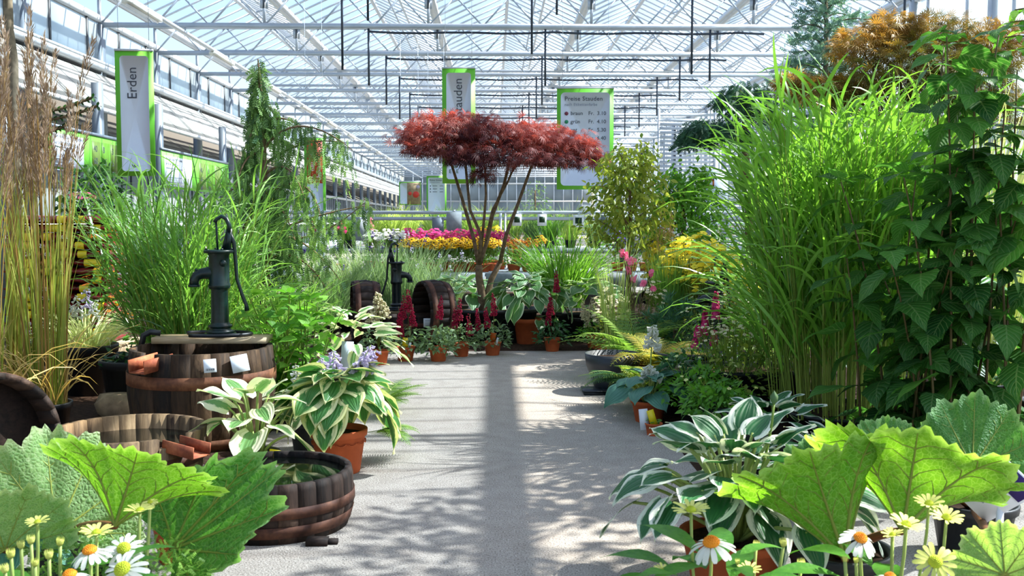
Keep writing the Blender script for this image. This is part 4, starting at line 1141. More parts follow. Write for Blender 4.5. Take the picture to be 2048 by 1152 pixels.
    for k, (px, py) in enumerate(((590, 730), (615, 725), (632, 735))):
        bell_spike(t, (0, 0, 0.2), at(px, py, 5.15) - foot(612, 5.2), 'white_f', 16, 0.045, 0.35, 70 + k)
    # feathery fern at the path edge
    fern('lady_fern', 'fine grey-green fern lying over the path edge behind the hosta', 758, 6.2, 0.05, 11, 0.34, 'fern', 51, None, (-1.6, 1.2), 0.09, (0.3, 0.8), (0.6, 1.1))
    fern('lady_fern', 'fine fern fronds hanging beside the big terracotta pot', 752, 5.0, 0.12, 6, 0.27, 'fern', 52, None, (-1.4, 0.9), 0.08, (0.2, 0.6), (0.8, 1.4))
    # striped grass and white flowers in a big black pot, further left
    t, r, z0 = grass('striped_sedge', 'cream-striped sedge in a big black pot behind the feather grass', 172, 6.9, 0, 160, 0.45, 0.014, 'striped', 0.12, (0.2, 0.9), (0.6, 1.9), 61, 0.2, 0.36, cat='sedge')
    for k, (px, py) in enumerate(((150, 590), (172, 575), (190, 600), (135, 605))):
        bell_spike(t, (0, 0, z0), at(px, py, 6.9) - foot(172, 6.9), 'white_f' if k != 1 else 'lilac', 14, 0.05, 0.35, 80 + k)
    t = thing('black_planter', 'wide black planter half hidden behind the barrel with the pump', 'planter', foot(262, 6.3)); pot(t, 0.2, 0.34, 'blackplastic')
    m = MB(); mound(m, np.random.default_rng(62), 120, 0.2, 0.15, 0.06, T_SMALL, (0, 0, 0.28)); m.build('leaves', M['leaf_deep'], t, kind='stuff')
    # weathered stone by the barrel
    t = thing('stone_block', 'weathered tan stone block left of the tall barrel', 'stone', foot(235, 6.1)); m = MB(); rr = np.random.default_rng(3)
    V = []; n = 10
    for i, (r_, z) in enumerate(((0.11, 0), (0.14, 0.04), (0.145, 0.1), (0.12, 0.15), (0.0, 0.16))):
        for j in range(n): a = 2 * PI * j / n; k = 1 + rr.normal(0, 0.08); V.append((r_ * k * math.cos(a), r_ * 0.7 * k * math.sin(a), z))
    m.add(V, [[i * n + j, i * n + (j + 1) % n, (i + 1) * n + (j + 1) % n, (i + 1) * n + j] for i in range(4) for j in range(n)]); m.build('stone', M['stone'], t)
    # orange lantana-like flowers beside the bag stack
    flowering('lantana', 'small orange and yellow flowering plant beside the bag stack', 216, 7.6, 0, 0.2, 0.98, 'leaf', 'orange', 26, 0.035, 63, T_FIVE, nl=220, ls=0.08, ltpl=T_SMALL, potr=0.14, poth=0.2, potm='blackplastic', fz=(0.3, 1.05))
    flowering('lantana', 'pink and orange flowering plant on top of the bag stack', 165, 8.9, 1.26, 0.12, 0.14, 'leaf', 'pinkpale', 12, 0.03, 64, T_FIVE, nl=60, ls=0.06, ltpl=T_SMALL, potr=0.07, poth=0.07, potm='blackplastic')
    # dark ivy-like shrub above the bags
    t = thing('evergreen_shrub', 'dark evergreen shrub under the green banner', 'shrub', foot(195, 9.9)); r = np.random.default_rng(65)
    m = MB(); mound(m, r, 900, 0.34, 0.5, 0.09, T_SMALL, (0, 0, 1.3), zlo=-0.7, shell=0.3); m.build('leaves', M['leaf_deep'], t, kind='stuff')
    m = MB(); m.tube([(0, 0, 0.2), (0.02, 0, 0.8), (0, 0, 1.5)], 0.025, 6); m.build('trunk', M['bark'], t, True); pot(t, 0.18, 0.3, 'blackplastic')
    t = thing('monkey_puzzle', 'spiky dark conifer branches above the green banner', 'conifer', foot(70, 8.3)); r = np.random.default_rng(66); m = MB(); w_ = MB(); w_.tube([(0, 0, 0), (0, 0, 2.3)], 0.022, 6)
    for (ex, ey) in ((185, 195), (195, 212), (90, 205), (60, 225), (150, 240)):
        e = at(ex, ey, 8.2) - foot(70, 8.3); a = np.array([0, 0, e[2] - 0.12]); P = bez(a, (a + e) / 2 + (0, 0, -0.05), e, 12); w_.tube(P, 0.012, 5, False)
        Ms = [frame(P[i] , nrm((P[min(11, i + 1)] - P[max(0, i - 1)]) + 0.6 * np.linalg.norm(P[1] - P[0]) * 4 * np.array([0, math.cos(j * 1.05), math.sin(j * 1.05)])), (0, 0, 1), 0.05) for i in range(1, 12) for j in range(6)]
        m.inst(T_SMALL, Ms, r.random(len(Ms)))
    m.build('leaves', M['leaf_deep'], t, kind='stuff'); w_.build('branches', M['bark'], t, True); pot(t, 0.16, 0.22, 'blackplastic')
left_plants()

def bag_stack():
    """sacks of compost stacked on a pallet; every sack is a thing"""
    p = thing('pallet', 'wooden pallet under the stacked red and yellow sacks', 'pallet', foot(150, 9.0))
    g = MB(); g.box((0, 0, 0), (1.0, 0.09, 0.02)); sl = g.mesh('slat', M['plank'])
    for i in range(5):
        Mx = np.eye(4); Mx[:3, 3] = (0, -0.3 + i * 0.15, 0.12); obj('slat', sl, p, Mx)
    g = MB(); g.box((0, 0, 0), (0.09, 0.7, 0.09)); bl = g.mesh('runner', M['plank'])
    for x in (-0.45, 0, 0.45):
        Mx = np.eye(4); Mx[:3, 3] = (x, 0, 0.06); obj('runner', bl, p, Mx)
    x = np.linspace(-1, 1, 9); z = np.linspace(-1, 1, 5)
    m = MB(); W, D, H = 0.3, 0.5, 0.075
    # pillow shape
    nu, nv = 10, 6; V = []
    for s in (1, -1):
        for i in range(nu + 1):
            for j in range(nv + 1):
                u = -1 + 2 * i / nu; v = -1 + 2 * j / nv
                h = (1 - abs(u) ** 4) ** 0.5 * (1 - abs(v) ** 4) ** 0.5
                V.append((u * W / 2, v * D / 2, s * (0.006 + (H / 2 - 0.006) * h)))
    k = (nu + 1) * (nv + 1); q = []
    for i in range(nu):
        for j in range(nv):
            a = i * (nv + 1) + j; q.append([a, a + nv + 1, a + nv + 2, a + 1]); q.append([k + a, k + a + 1, k + a + nv + 2, k + a + nv + 1])
    for i in range(nu):
        a = i * (nv + 1); q.append([a, k + a, k + a + nv + 1, a + nv + 1]); a = i * (nv + 1) + nv; q.append([a, a + nv + 1, k + a + nv + 1, k + a])
    for j in range(nv):
        q.append([j, j + 1, k + j + 1, k + j]); a = nu * (nv + 1) + j; q.append([a, k + a, k + a + 1, a + 1])
    m.add(V, q); bag = m.mesh('sack_body', M['bagred'], True)
    pm = MB(); F = lambda yo, x0, x1: None
    def band(x0, x1, off=0.002):
        b = MB(); V = []; n = 8
        for xx in (x0, x1):
            for j in range(n + 1):
                a = -0.95 + 1.9 * j / n
                # wrap round the front edge of the sack
                zz = math.sin(a * PI / 2) * (H / 2) * 0.9; yy = -D / 2 * 0.93 - off - math.cos(a * PI / 2) * 0.028
                V.append((xx, yy, zz))
        return b.add(V, [[j, j + 1, n + 2 + j, n + 1 + j] for j in range(n)]).mesh('yellow_band', M['bagyellow'], True)
    bands = [band(0.03, 0.11), band(-0.11, -0.03), band(-0.05, 0.1)]
    fr = MB(); fr.add([(-0.14, -0.258, -0.03), (0.14, -0.258, -0.03), (0.14, -0.258, 0.03), (-0.14, -0.258, 0.03)], [[0, 1, 2, 3]])
    face = fr.mesh('front_face', M['bagred'])
    cols = [(-0.36, 'left column'), (-0.06, 'middle column'), (0.24, 'right column')]
    names = ['lowest', 'second', 'third', 'fourth', 'fifth', 'sixth', 'seventh', 'eighth', 'ninth', 'tenth', 'eleventh', 'twelfth', 'thirteenth', 'fourteenth', 'topmost']
    F0 = np.array([[1, 0, 0, 0], [0, 0, -1, 0], [0, 1, 0, 0], [0, 0, 0, 1.0]])
    tx = {}
    for ci, (cx, cn) in enumerate(cols):
        for i in range(15):
            t = thing('compost_sack', '%s red and yellow compost sack from below in the %s of the stack' % (names[i], cn), 'sack', foot(150, 9.0, 0.168 + i * 0.0755) + (cx, 0.02 * math.sin(i * 2 + ci), 0), 'compost sacks on the pallet', 0.03 * math.sin(i * 3.1 + ci))
            obj('sack_body', bag, t); k_ = (i + ci) % 3 if i % 2 else (i // 2 + ci) % 2
            obj('yellow_band', bands[k_], t)
            if ci != 2 and k_ != 2:
                s = '20 L' if (i % 3) else '30 L'
                if s not in tx:
                    Mx = F0.copy(); tx[s] = text(s, 0.05, M['white'], t, Mx, 'lettering'); tx[s].name = 'lettering'; me = tx[s].data; bpy.data.objects.remove(tx[s]); tx[s] = me
                Mx = F0.copy(); Mx[:3, 3] = (-0.12 if k_ == 0 else 0.04, -0.267, -0.017); obj('lettering', tx[s], t, Mx)
bag_stack()

def weeping_cypress():
    Y = 7.6; b = foot(530, Y)
    t = thing('weeping_conifer', 'tall weeping conifer with drooping branches left of centre', 'conifer', b); r = np.random.default_rng(91)
    pot(t, 0.2, 0.28, 'blackplastic')
    A = lambda px, py, dy=0.0: at(px, py, Y + dy) - b
    w_ = MB(); w_.tube([(0, 0, 0.2), A(532, 560), A(530, 440), A(527, 300), A(524, 220), A(520, 160), A(516, 118)], [0.04, 0.035, 0.03, 0.024, 0.018, 0.012, 0.005], 7); w_.build('trunk', M['bark'], t, True)
    brs = [((527, 300), (590, 205), (705, 300), -0.1), ((528, 330), (600, 270), (690, 285), 0.1), ((524, 255), (560, 215), (610, 262), 0), ((526, 250), (505, 240), (480, 330), -0.1), ((530, 390), (620, 330), (640, 430), -0.3),
           ((530, 450), (600, 520), (730, 405), -0.1), ((530, 470), (650, 420), (745, 410), 0.1), ((530, 400), (470, 340), (430, 420), 0.1), ((531, 480), (600, 450), (680, 560), 0.2), ((529, 350), (580, 300), (610, 400), -0.3),
           ((530, 430), (500, 400), (460, 520), -0.2), ((532, 520), (600, 480), (660, 590), -0.1), ((527, 310), (490, 290), (470, 380), -0.2), ((530, 420), (560, 380), (590, 480), -0.35), ((523, 215), (540, 205), (552, 240), 0), ((522, 200), (510, 205), (500, 235), 0)]
    m = MB(); Ms = []; ts = []
    for a, c, e, dy in brs:
        br = MB(); n = 12; P = bez(A(*a), A(*c, dy / 2), A(*e, dy), n); br.tube(P, np.linspace(0.012, 0.003, n), 5, False); br.build('branch', M['bark'], t, True)
        for i in range(2, n):
            for k in range(3):
                q = P[i] + r.normal(0, 0.025, 3); L = r.uniform(0.1, 0.36)
                az = r.uniform(0, 2 * PI); d = nrm((0.16 * math.cos(az), 0.16 * math.sin(az), -1)); seg = max(1, int(L / 0.08)); tn = r.random()
                for s in range(seg + 1):
                    for z in range(2): Ms.append(frame(q + d * s * 0.08 + r.normal(0, 0.008, 3), nrm(d + r.normal(0, 0.14, 3)), r.normal(0, 1, 3), r.uniform(0.05, 0.1))); ts.append(np.clip(tn * 0.7 + 0.3 * s / (seg + 1), 0, 1))
    for i in range(330):   # leader and skirt near the trunk
        f = 1 - 0.3 * r.random() if i < 70 else 0.45 * r.random(); p = A(530 - 12 * f, 560 - 440 * f); rr = 0.05 + 0.2 * (1 - f) ** 1.5; az = r.uniform(0, 2 * PI)
        q = p + np.array([rr * math.cos(az) * r.random() ** 0.5, rr * math.sin(az) * r.random() ** 0.5, 0])
        for s in range(3): Ms.append(frame(q + (0, 0, -0.05 * s), nrm(np.array([0.4 * math.cos(az), 0.4 * math.sin(az), -1]) + r.normal(0, 0.3, 3)), r.normal(0, 1, 3), r.uniform(0.07, 0.13))); ts.append(r.random() * 0.8)
    m.inst(T_SPRAY, Ms, ts); m.build('foliage', M['conifer'], t, kind='stuff')
weeping_cypress()
# ------------------------------------------------------------------ the middle: maple, trays, astilbes, benches of perennials
def tray(name, label, px, Y, w_, d_, h_, cat='trough'):
    t = thing(name, label, cat, foot(px, Y)); m = MB(); n = 40
    # oval trough with rolled rim
    prof = [(0.9, 0), (1.0, h_), (1.03, h_), (1.03, h_ - 0.03), (1.0, h_ - 0.03)]
    a = np.arange(n) * 2 * PI / n; V = []
    rim = [(0.0, 0.0), (0.88, 0.0), (0.97, h_ - 0.035), (1.03, h_ - 0.035), (1.03, h_), (0.95, h_), (0.93, h_ - 0.05), (0.0, h_ - 0.05)]
    for r_, z in rim:
        for x in a:
            c, s = math.cos(x), math.sin(x); V.append((w_ / 2 * r_ * np.sign(c) * abs(c) ** 0.6, d_ / 2 * r_ * np.sign(s) * abs(s) ** 0.6, z))
    k = len(rim); m.add(V, [[i * n + j, i * n + (j + 1) % n, (i + 1) * n + (j + 1) % n, (i + 1) * n + j] for i in range(k - 1) for j in range(n)])
    m.build('trough', M['blackplastic'], t)
    s = MB(); V = []
    for r_ in (0, 0.5, 0.95):
        for x in a:
            c, q = math.cos(x), math.sin(x); V.append((w_ / 2 * r_ * np.sign(c) * abs(c) ** 0.6, d_ / 2 * r_ * np.sign(q) * abs(q) ** 0.6, h_ - 0.025 - 0.01 * r_))
    s.add(V, [[i * n + j, i * n + (j + 1) % n, (i + 1) * n + (j + 1) % n, (i + 1) * n + j] for i in range(2) for j in range(n)]); s.build('bark_mulch', M['mulch'], t, kind='stuff')
    return t

def maple():
    tray('black_trough', 'low oval black trough filled with bark under the red maple', 985, 10.0, 0.92, 0.6, 0.34)
    Y = 10.0; b = foot(965, Y, 0.31)
    t = thing('japanese_maple', 'purple-red lace-leaf maple with umbrella crown and several stems', 'tree', b); r = np.random.default_rng(101)
    A = lambda px, py, dy=0.0: at(px, py, Y + dy) - b
    w_ = MB(); w_.tube([(0, 0, -0.02), A(964, 590), A(958, 555), A(958, 530)], [0.055, 0.042, 0.038, 0.034], 9); w_.build('trunk', M['bark'], t, True)
    w_ = MB(); w_.tube([(0.02, 0, -0.02), A(975, 590, .02), A(982, 560, .03), A(1000, 525, .04)], [0.045, 0.036, 0.03, 0.026], 8); w_.build('trunk', M['bark'], t, True)
    for pts, dy, r0 in (([(958, 535), (948, 480), (925, 400), (905, 335), (890, 290)], 0.1, .022), ([(958, 535), (962, 470), (940, 420), (931, 330), (925, 280)], -0.1, .02), ([(958, 532), (975, 480), (985, 430), (1008, 370), (1020, 320), (1040, 280)], 0.15, .024),
                        ([(962, 500), (968, 440), (972, 390), (970, 340), (960, 280)], -0.2, .016), ([(1000, 525), (1012, 470), (1035, 410), (1062, 335), (1090, 300)], -0.1, .022), ([(972, 480), (985, 420), (1015, 365), (1030, 330), (1060, 285)], 0.2, .015),
                        ([(905, 335), (870, 290), (835, 270)], 0.1, .009), ([(1062, 335), (1110, 300), (1160, 285)], -0.1, .009), ([(1040, 290), (1100, 270), (1140, 275)], .1, .008), ([(925, 300), (900, 270), (860, 250)], 0, .008)):
        P = np.array([A(x, y, dy * min(1, i)) for i, (x, y) in enumerate(pts)]); m = MB(); m.tube(P, np.linspace(r0, r0 * 0.5, len(P)), 7); m.build('branch', M['bark'], t, True)
    Ms = []; ts = []
    lobes = [((885, 262), 0.42, 0.17, 0.0, 640, 0.55), ((838, 278), 0.26, 0.12, 0.0, 280, 0.6), ((945, 262), 0.36, 0.19, -.1, 520, 0.2), ((985, 285), 0.38, 0.2, 0.1, 520, 0.05), ((1065, 275), 0.36, 0.16, -.1, 540, 0.85), ((1115, 288), 0.36, 0.15, 0, 500, 0.8), ((1160, 300), 0.22, 0.11, 0, 220, 0.6), ((960, 310), 0.3, 0.14, -.2, 300, 0.15), ((1060, 320), 0.36, 0.14, -.25, 420, 0.35), ((880, 300), 0.3, 0.12, -.25, 260, 0.35), ((1195, 325), 0.1, 0.06, 0, 60, 0.4), ((965, 350), 0.12, 0.14, -.3, 110, 0.2), ((930, 318), 0.22, 0.1, -.3, 200, 0.15), ((1120, 322), 0.25, 0.1, -.2, 220, 0.3), ((845, 300), 0.2, 0.09, -.1, 120, 0.35), ((1180, 312), 0.16, 0.09, .1, 120, 0.35)]
    for (cx, cy), R, H, dy, n, tn in lobes:
        c = A(cx, cy, dy)
        for i in range(n):
            d = rnd_dir(r, -0.5, 1.0); k = r.random() ** 0.4 * (1.0 if r.random() < 0.85 else 1.3); p = c + d * np.array([R, R * 1.1, H]) * k
            o = nrm(np.array([d[0], d[1], -0.35 + 0.35 * d[2]]) + r.normal(0, 0.45, 3))
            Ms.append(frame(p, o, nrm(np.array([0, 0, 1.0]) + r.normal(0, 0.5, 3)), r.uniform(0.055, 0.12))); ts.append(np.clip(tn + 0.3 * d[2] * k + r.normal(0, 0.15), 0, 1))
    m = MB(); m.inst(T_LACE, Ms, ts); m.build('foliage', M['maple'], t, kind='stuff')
maple()

def astilbes():
    data = [(810, 8.62, 'leftmost crimson astilbe in a terracotta pot with a yellow label', 'crimson', [(805, 605), (818, 590), (826, 620), (797, 625), (800, 640)], 0.085, 121, .7),
            (876, 8.60, 'bushy astilbe without flowers in a terracotta pot below the open barrel', 'crimson', [(878, 605)], 0.085, 122, 1.5),
            (922, 8.9, 'crimson astilbe in a small pot right of the open barrel', 'crimson', [(918, 610), (940, 640), (910, 625)], 0.08, 123, .9),
            (985, 8.98, 'crimson astilbe with one tall plume and an orange label', 'crimson', [(988, 600), (956, 630), (975, 625)], 0.08, 124, .9),
            (1105, 9.25, 'dark-stemmed astilbe with the tallest crimson spike', 'crimson', [(1114, 555), (1102, 600), (1097, 620)], 0.08, 125, 1.0),
            (1190, 9.4, 'cream-flowered astilbe in a terracotta pot at the path end', 'creamf', [(1168, 610), (1180, 605), (1192, 615), (1175, 625), (1200, 625)], 0.085, 126, .8)]
    for px, Y, lab, fm, sp, pr, sd, lf in data:
        r = np.random.default_rng(sd); b = foot(px, Y)
        t = thing('astilbe', lab, 'astilbe', b, 'astilbes in terracotta pots'); pot(t, pr, 0.125, 'terra', n=20)
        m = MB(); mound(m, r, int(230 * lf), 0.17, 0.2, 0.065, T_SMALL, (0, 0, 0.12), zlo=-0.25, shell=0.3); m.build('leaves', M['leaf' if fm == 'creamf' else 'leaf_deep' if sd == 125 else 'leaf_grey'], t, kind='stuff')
        for (x, y) in sp:
            tip = at(x, y - 12, Y - 0.03) - b; m = MB(); s = MB(); bb = np.array([tip[0] * 0.4, 0, 0.14]); s.tube(bez(bb, (tip[0] * 0.8, 0, tip[2] * 0.5), tip, 6), 0.003, 4); pl = s.build('plume_stalk', M['stem_brown'], t)
            h = min(0.2, tip[2] - 0.17) ; q = tip - (0, 0, h); spike(m, r, q, h + 0.01, 0.03, 0.014, 190, (r.normal(0, .08), 0, 1), T_BLOB, True)
            m.build('plume', M[fm], pl, kind='stuff')
        if sd in (121, 124): label_stick(t, (0.0, -0.06, 0.12), 0.09, 0.05, 'bagyellow' if sd == 121 else 'orange', (0.1, -0.1, 1)); label_stick(t, (0.03, -0.07, 0.1), 0.07, 0.02, 'white', (0.3, -0.1, 1))
astilbes()

def centre_plants():
    # cream astilbe behind the lavender hosta
    r = np.random.default_rng(131); b = foot(756, 8.4); t = thing('astilbe', 'cream-plumed astilbe left of the black pump barrel', 'astilbe', b); pot(t, 0.09, 0.12, 'terra', n=18)
    m = MB(); mound(m, r, 160, 0.16, 0.22, 0.06, T_SMALL, (0, 0, 0.1)); m.build('leaves', M['leaf_grey'], t, kind='stuff')
    for x, y in ((756, 585), (768, 605), (745, 612)):
        tip = at(x, y, 8.4) - b; m = MB(); s = MB(); s.tube([(0, 0, 0.12), tip], 0.003, 4); o = s.build('plume_stalk', M['stem'], t); spike(m, r, tip - (0, 0, 0.14), 0.15, 0.05, 0.022, 110, (0, 0, 1), T_BLOB, True); m.build('plume', M['creamf'], o, kind='stuff')
    # large hosta in a terracotta pot
    t = thing('variegated_hosta', 'big blue-green hosta with thin pale edges under the maple', 'hosta', foot(1055, 9.75)); pot(t, 0.14, 0.26, 'terra'); hosta(t, 0.28, 70, 0.38, 0.42, 0.21, 0.15, 'hosta_thin', 141, droop=(-1.1, 0.4), stalks=False, drop=0.16)
    t = thing('green_hosta', 'spreading green hosta behind the maple trunk', 'hosta', foot(925, 10.35)); pot(t, 0.2, 0.25, 'blackplastic'); hosta(t, 0.25, 40, 0.4, 0.38, 0.24, 0.13, 'hosta_thin', 142, droop=(-0.5, 0.5), stalks=False)
    t = thing('green_hosta', 'green hosta between the tall spike astilbe and the path end', 'hosta', foot(1175, 10.0)); pot(t, 0.2, 0.25, 'blackplastic'); hosta(t, 0.25, 34, 0.34, 0.4, 0.22, 0.14, 'hosta_thin', 143, droop=(-0.6, 0.4), stalks=False)
    tray('black_trough', 'black trough behind the tall spike astilbe', 1150, 10.2, 0.7, 0.5, 0.3)
    # arching grass in front of the bench
    grass('fountain_grass', 'arching green grass in front of the bench right of the maple', 1128, 10.75, 0.0, 420, 1.1, 0.014, 'grass_big', 0.16, (0.05, 0.5), (0.4, 1.6), 151, 0.2, 0.25, hv=0.4)
    # grey-green feathery clumps behind the black pump
    for i, (px, Y, h) in enumerate(((700, 10.9, .85), (745, 11.1, 1.0), (790, 11.0, .95), (835, 11.2, .9), (880, 10.9, .75), (655, 10.5, .8))):
        words = ['left of the leftmost barrel on edge', 'above the leftmost barrel on edge', 'right behind the black pump', 'right of the black pump', 'above the open barrel on edge', 'nearest to the weeping conifer']
        t, r, z0 = grass('russian_sage', 'grey-green feathery perennial ' + words[i], px, Y, 0, 260, h, 0.009, 'grass_grey', 0.17, (0.05, 0.6), (0.0, 0.7), 160 + i, 0.16, 0.2, 'blackplastic', 'grey-green perennials behind the black pump', cat='perennial')
        m = MB()
        for k in range(7):
            a = r.uniform(0, 2 * PI); p = (0.25 * math.cos(a), 0.25 * math.sin(a), r.uniform(0.6, 0.95) * h + z0); spike(m, r, p, 0.06, 0.012, 0.016, 12)
        m.build('flower_spikes', M['violet' if i % 2 else 'lilac'], t, kind='stuff')
centre_plants()

def benches():
    bz = 0.62
    b = thing('display_bench', 'long grey concrete display bench across the end of the path', 'bench', (0.9, 12.15, 0))
    for i in range(8):
        m = MB(); m.box((-3.5 + i * 1.0 + 0.5 - 0.5, -0.72, bz - 0.08), (0.99, 0.05, 0.16)); m.build('front_panel', M['concrete2'], b)
    m = MB(); m.box((0, 0, bz - 0.02), (8, 1.4, 0.04)); m.build('bench_top', M['concrete2'], b)
    m = MB()
    for x in (-3.8, -1.9, 0, 1.9, 3.8):
        for y in (-0.6, 0.6): m = MB(); m.box((x, y, 0.29), (0.07, 0.07, 0.58)); m.build('leg', M['steel_dark'], b)
    # label rail behind the first bench
    Y = 13.0; rl = thing('label_rail', 'grey double rail with label boards behind the flower bench', 'rail', (0.2, Y, 0))
    for z in (1.33, 1.25):
        m = MB(); m.tube([(-3.8, 0, z), (3.8, 0, z)], 0.022, 8); m.build('rail_bar', M['steel'], rl, True)
    for px in (640, 1001, 1400):
        x = foot(px, Y)[0] - 0.2; m = MB(); m.box((x, -0.02, 0.66), (0.035, 0.035, 1.32)); m.box((x + 0.06, -0.02, 0.66), (0.025, 0.025, 1.32)); m.build('rail_post', M['steel'], rl)
    boards = [(908, 443, 0.2, 0.25, 0, 'grey blank board on the rail left of the maple stems'), (720, 460, 0.19, 0.28, 0, 'green-grey blank board on the rail behind the drooping branch'), (876, 452, 0.15, 0.22, 0, 'grey board behind the pink flowers'),
              (1034, 440, 0.12, 0.15, 1, 'white framed label with a small picture right of the maple stems'), (1084, 440, 0.12, 0.15, 1, 'white framed label with a small picture left of the grass'), (1157, 442, 0.14, 0.16, 1, 'white framed label with a small picture above the grass'),
              (1217, 450, 0.2, 0.26, 0, 'blue-grey blank board behind the yellowish small tree'), (1310, 455, 0.2, 0.26, 0, 'grey blank board right of the yellowish small tree'), (1405, 445, 0.3, 0.3, 0, 'large grey board behind the yellow flowers')]
    for px, py, w_, h_, fr, lab in boards:
        p = at(px, py, Y - 0.05); t = thing('label_board', lab, 'board', p, 'label boards on the rail')
        m = MB(); m.box((0, 0, 0), (w_, 0.012, h_)); m.build('board', M['white' if fr else 'steel_dark' if px in (876, 1217, 1405, 1310) else 'concrete2'], t)
        if fr: m = MB(); m.box((0, -0.008, 0.005), (w_ * 0.62, 0.004, h_ * 0.5)); m.build('picture', M['leaf_deep'], t)
        m = MB(); m.box((0, 0.02, h_ / 2 + 0.01), (0.03, 0.05, 0.03)); m.build('clip', M['steel'], t)
    # rows of perennials on the bench
    sd = 200
    ordn = ['first', 'second', 'third', 'fourth', 'fifth', 'sixth', 'seventh', 'eighth', 'ninth', 'tenth']
    for i, px in enumerate((812, 838, 864, 890, 916, 942, 968)):
        flowering('rudbeckia', '%s yellow coneflower from the left in the front bench row' % ordn[i], px, 11.72 + 0.05 * (i % 2), bz, 0.1, 0.27, 'leaf', 'yellow', 75, 0.036, sd + i, T_DAISY, 'flower', 'yellow coneflowers on the bench', 0.075, 0.09, 'terra', 70, 0.09, T_LANCE, 'flowerbrown', (0.9, 1.08), 1.15)
    for i, px in enumerate((825, 852, 879, 906, 932, 958, 984)):
        flowering('rudbeckia', '%s yellow coneflower from the left in the second bench row' % ordn[i], px, 11.95 + 0.05 * (i % 2), bz, 0.1, 0.3, 'leaf', 'yellow', 75, 0.036, sd + 20 + i, T_DAISY, 'flower', 'yellow coneflowers on the bench', 0.075, 0.09, 'terra', 50, 0.09, T_LANCE, 'flowerbrown', (0.9, 1.08), 1.15)
    for i, px in enumerate((815, 842, 868, 895, 922, 949, 975, 1000)):
        t = flowering('pink_loosestrife', '%s magenta-flowered plant from the left behind the yellow coneflowers' % ordn[i], px, 12.35, bz, 0.11, 0.36, 'leaf', 'magenta', 150, 0.024, sd + 40 + i, T_FIVE, 'flower', 'magenta flowers on the bench', 0.075, 0.09, 'terra', 60, 0.07, T_LANCE, None, (0.8, 1.2), 1.2, False)
    for i, (px, lab) in enumerate(((746, 'white phlox left of the black pump top'), (772, 'white phlox behind the black pump top'), (796, 'white phlox right of the black pump top'))):
        flowering('phlox', lab, px, 12.2, bz, 0.11, 0.38, 'leaf', 'white_f', 70, 0.026, sd + 60 + i, T_FIVE, 'flower', 'white phlox on the bench', 0.08, 0.1, 'terra', 80, 0.08, T_LANCE, None, (0.85, 1.1))
    for i, (px, Y_, lab) in enumerate(((628, 11.4, 'pink phlox showing above the drooping conifer branch'), (683, 11.6, 'pink phlox right of the drooping conifer branch'))):
        flowering('phlox', lab, px, Y_, bz if i else 0.5, 0.08, 0.5 if i else 0.6, 'leaf', 'magenta', 30, 0.028, sd + 70 + i, T_FIVE, 'flower', 'pink phlox', 0.08, 0.1, 'terra', 60, 0.08, T_LANCE, None, (0.92, 1.08), 0.6)
    flowering('red_hot_flower', 'single coral-red spike flower left of the white phlox', 743, 12.6, bz, 0.03, 0.55, 'leaf', 'pinkpale', 30, 0.02, sd + 75, T_FIVE, 'flower', None, 0.07, 0.09, 'terra', 30, 0.07, T_LANCE, None, (0.8, 1.05))
    for i, (px, lab) in enumerate(((1028, 'orange-red coneflower left in the pair right of the post'), (1056, 'orange-red coneflower right in the pair right of the post'))):
        flowering('helenium', lab, px, 11.75, bz, 0.12, 0.3, 'leaf', 'orange', 45, 0.03, sd + 80 + i, T_DAISY, 'flower', 'orange coneflowers on the bench', 0.085, 0.09, 'terra', 100, 0.09, T_LANCE, 'flowerbrown', (0.8, 1.1), 1.1)
    flowering('helenium', 'golden coneflower right of the orange pair', 1080, 12.0, bz, 0.1, 0.32, 'leaf', 'yellow', 30, 0.03, sd + 84, T_DAISY, 'flower', None, 0.085, 0.09, 'terra', 80, 0.09, T_LANCE, 'flowerbrown', (0.9, 1.1), 1.1)
    grass('bronze_sedge', 'bronze upright grass behind the orange coneflowers', 1032, 12.5, bz, 90, 0.42, 0.008, 'straw', 0.05, (0.02, 0.3), (0.1, 0.8), sd + 85, 0.07, 0.09, cat='grass')
    for i, (px, c) in enumerate(((970, 'yellow'), (985, 'violet'), (995, 'lemon'))):
        words = {'yellow': 'yellow-flowered pot plant left of the bench post', 'violet': 'violet-flowered pot plant by the bench post', 'lemon': 'lemon-flowered pot plant behind the bench post'}
        flowering('bedding_plant', words[c], px, 12.7, bz, 0.09, 0.42 if c != 'violet' else 0.32, 'leaf', c, 30, 0.03, sd + 90 + i, T_FIVE, 'flower', None, 0.08, 0.1, 'terra', 50, 0.07, T_LANCE, None, (0.9, 1.1))
    for i, px in enumerate((1235, 1262, 1290, 1318)):
        flowering('salvia', '%s violet salvia from the left beyond the yellowish small tree' % ordn[i], px, 11.9, bz, 0.1, 0.36, 'leaf_deep', 'violet', 80, 0.018, sd + 100 + i, T_FIVE, 'flower', 'violet salvias on the bench', 0.08, 0.1, 'terra', 90, 0.07, T_LANCE, None, (0.6, 1.1))
    # second bench further back with lime grasses
    b = thing('display_bench', 'second bench of grasses behind the label rail', 'bench', (0.6, 15.6, 0)); m = MB(); m.box((0, 0, 0.78), (8.5, 2.2, 0.06)); m.build('bench_top', M['concrete2'], b)
    for x in (-4, -1.3, 1.3, 4):
        m = MB(); m.box((x, -0.9, 0.375), (0.08, 0.08, 0.75)); m.build('leg', M['steel_dark'], b)
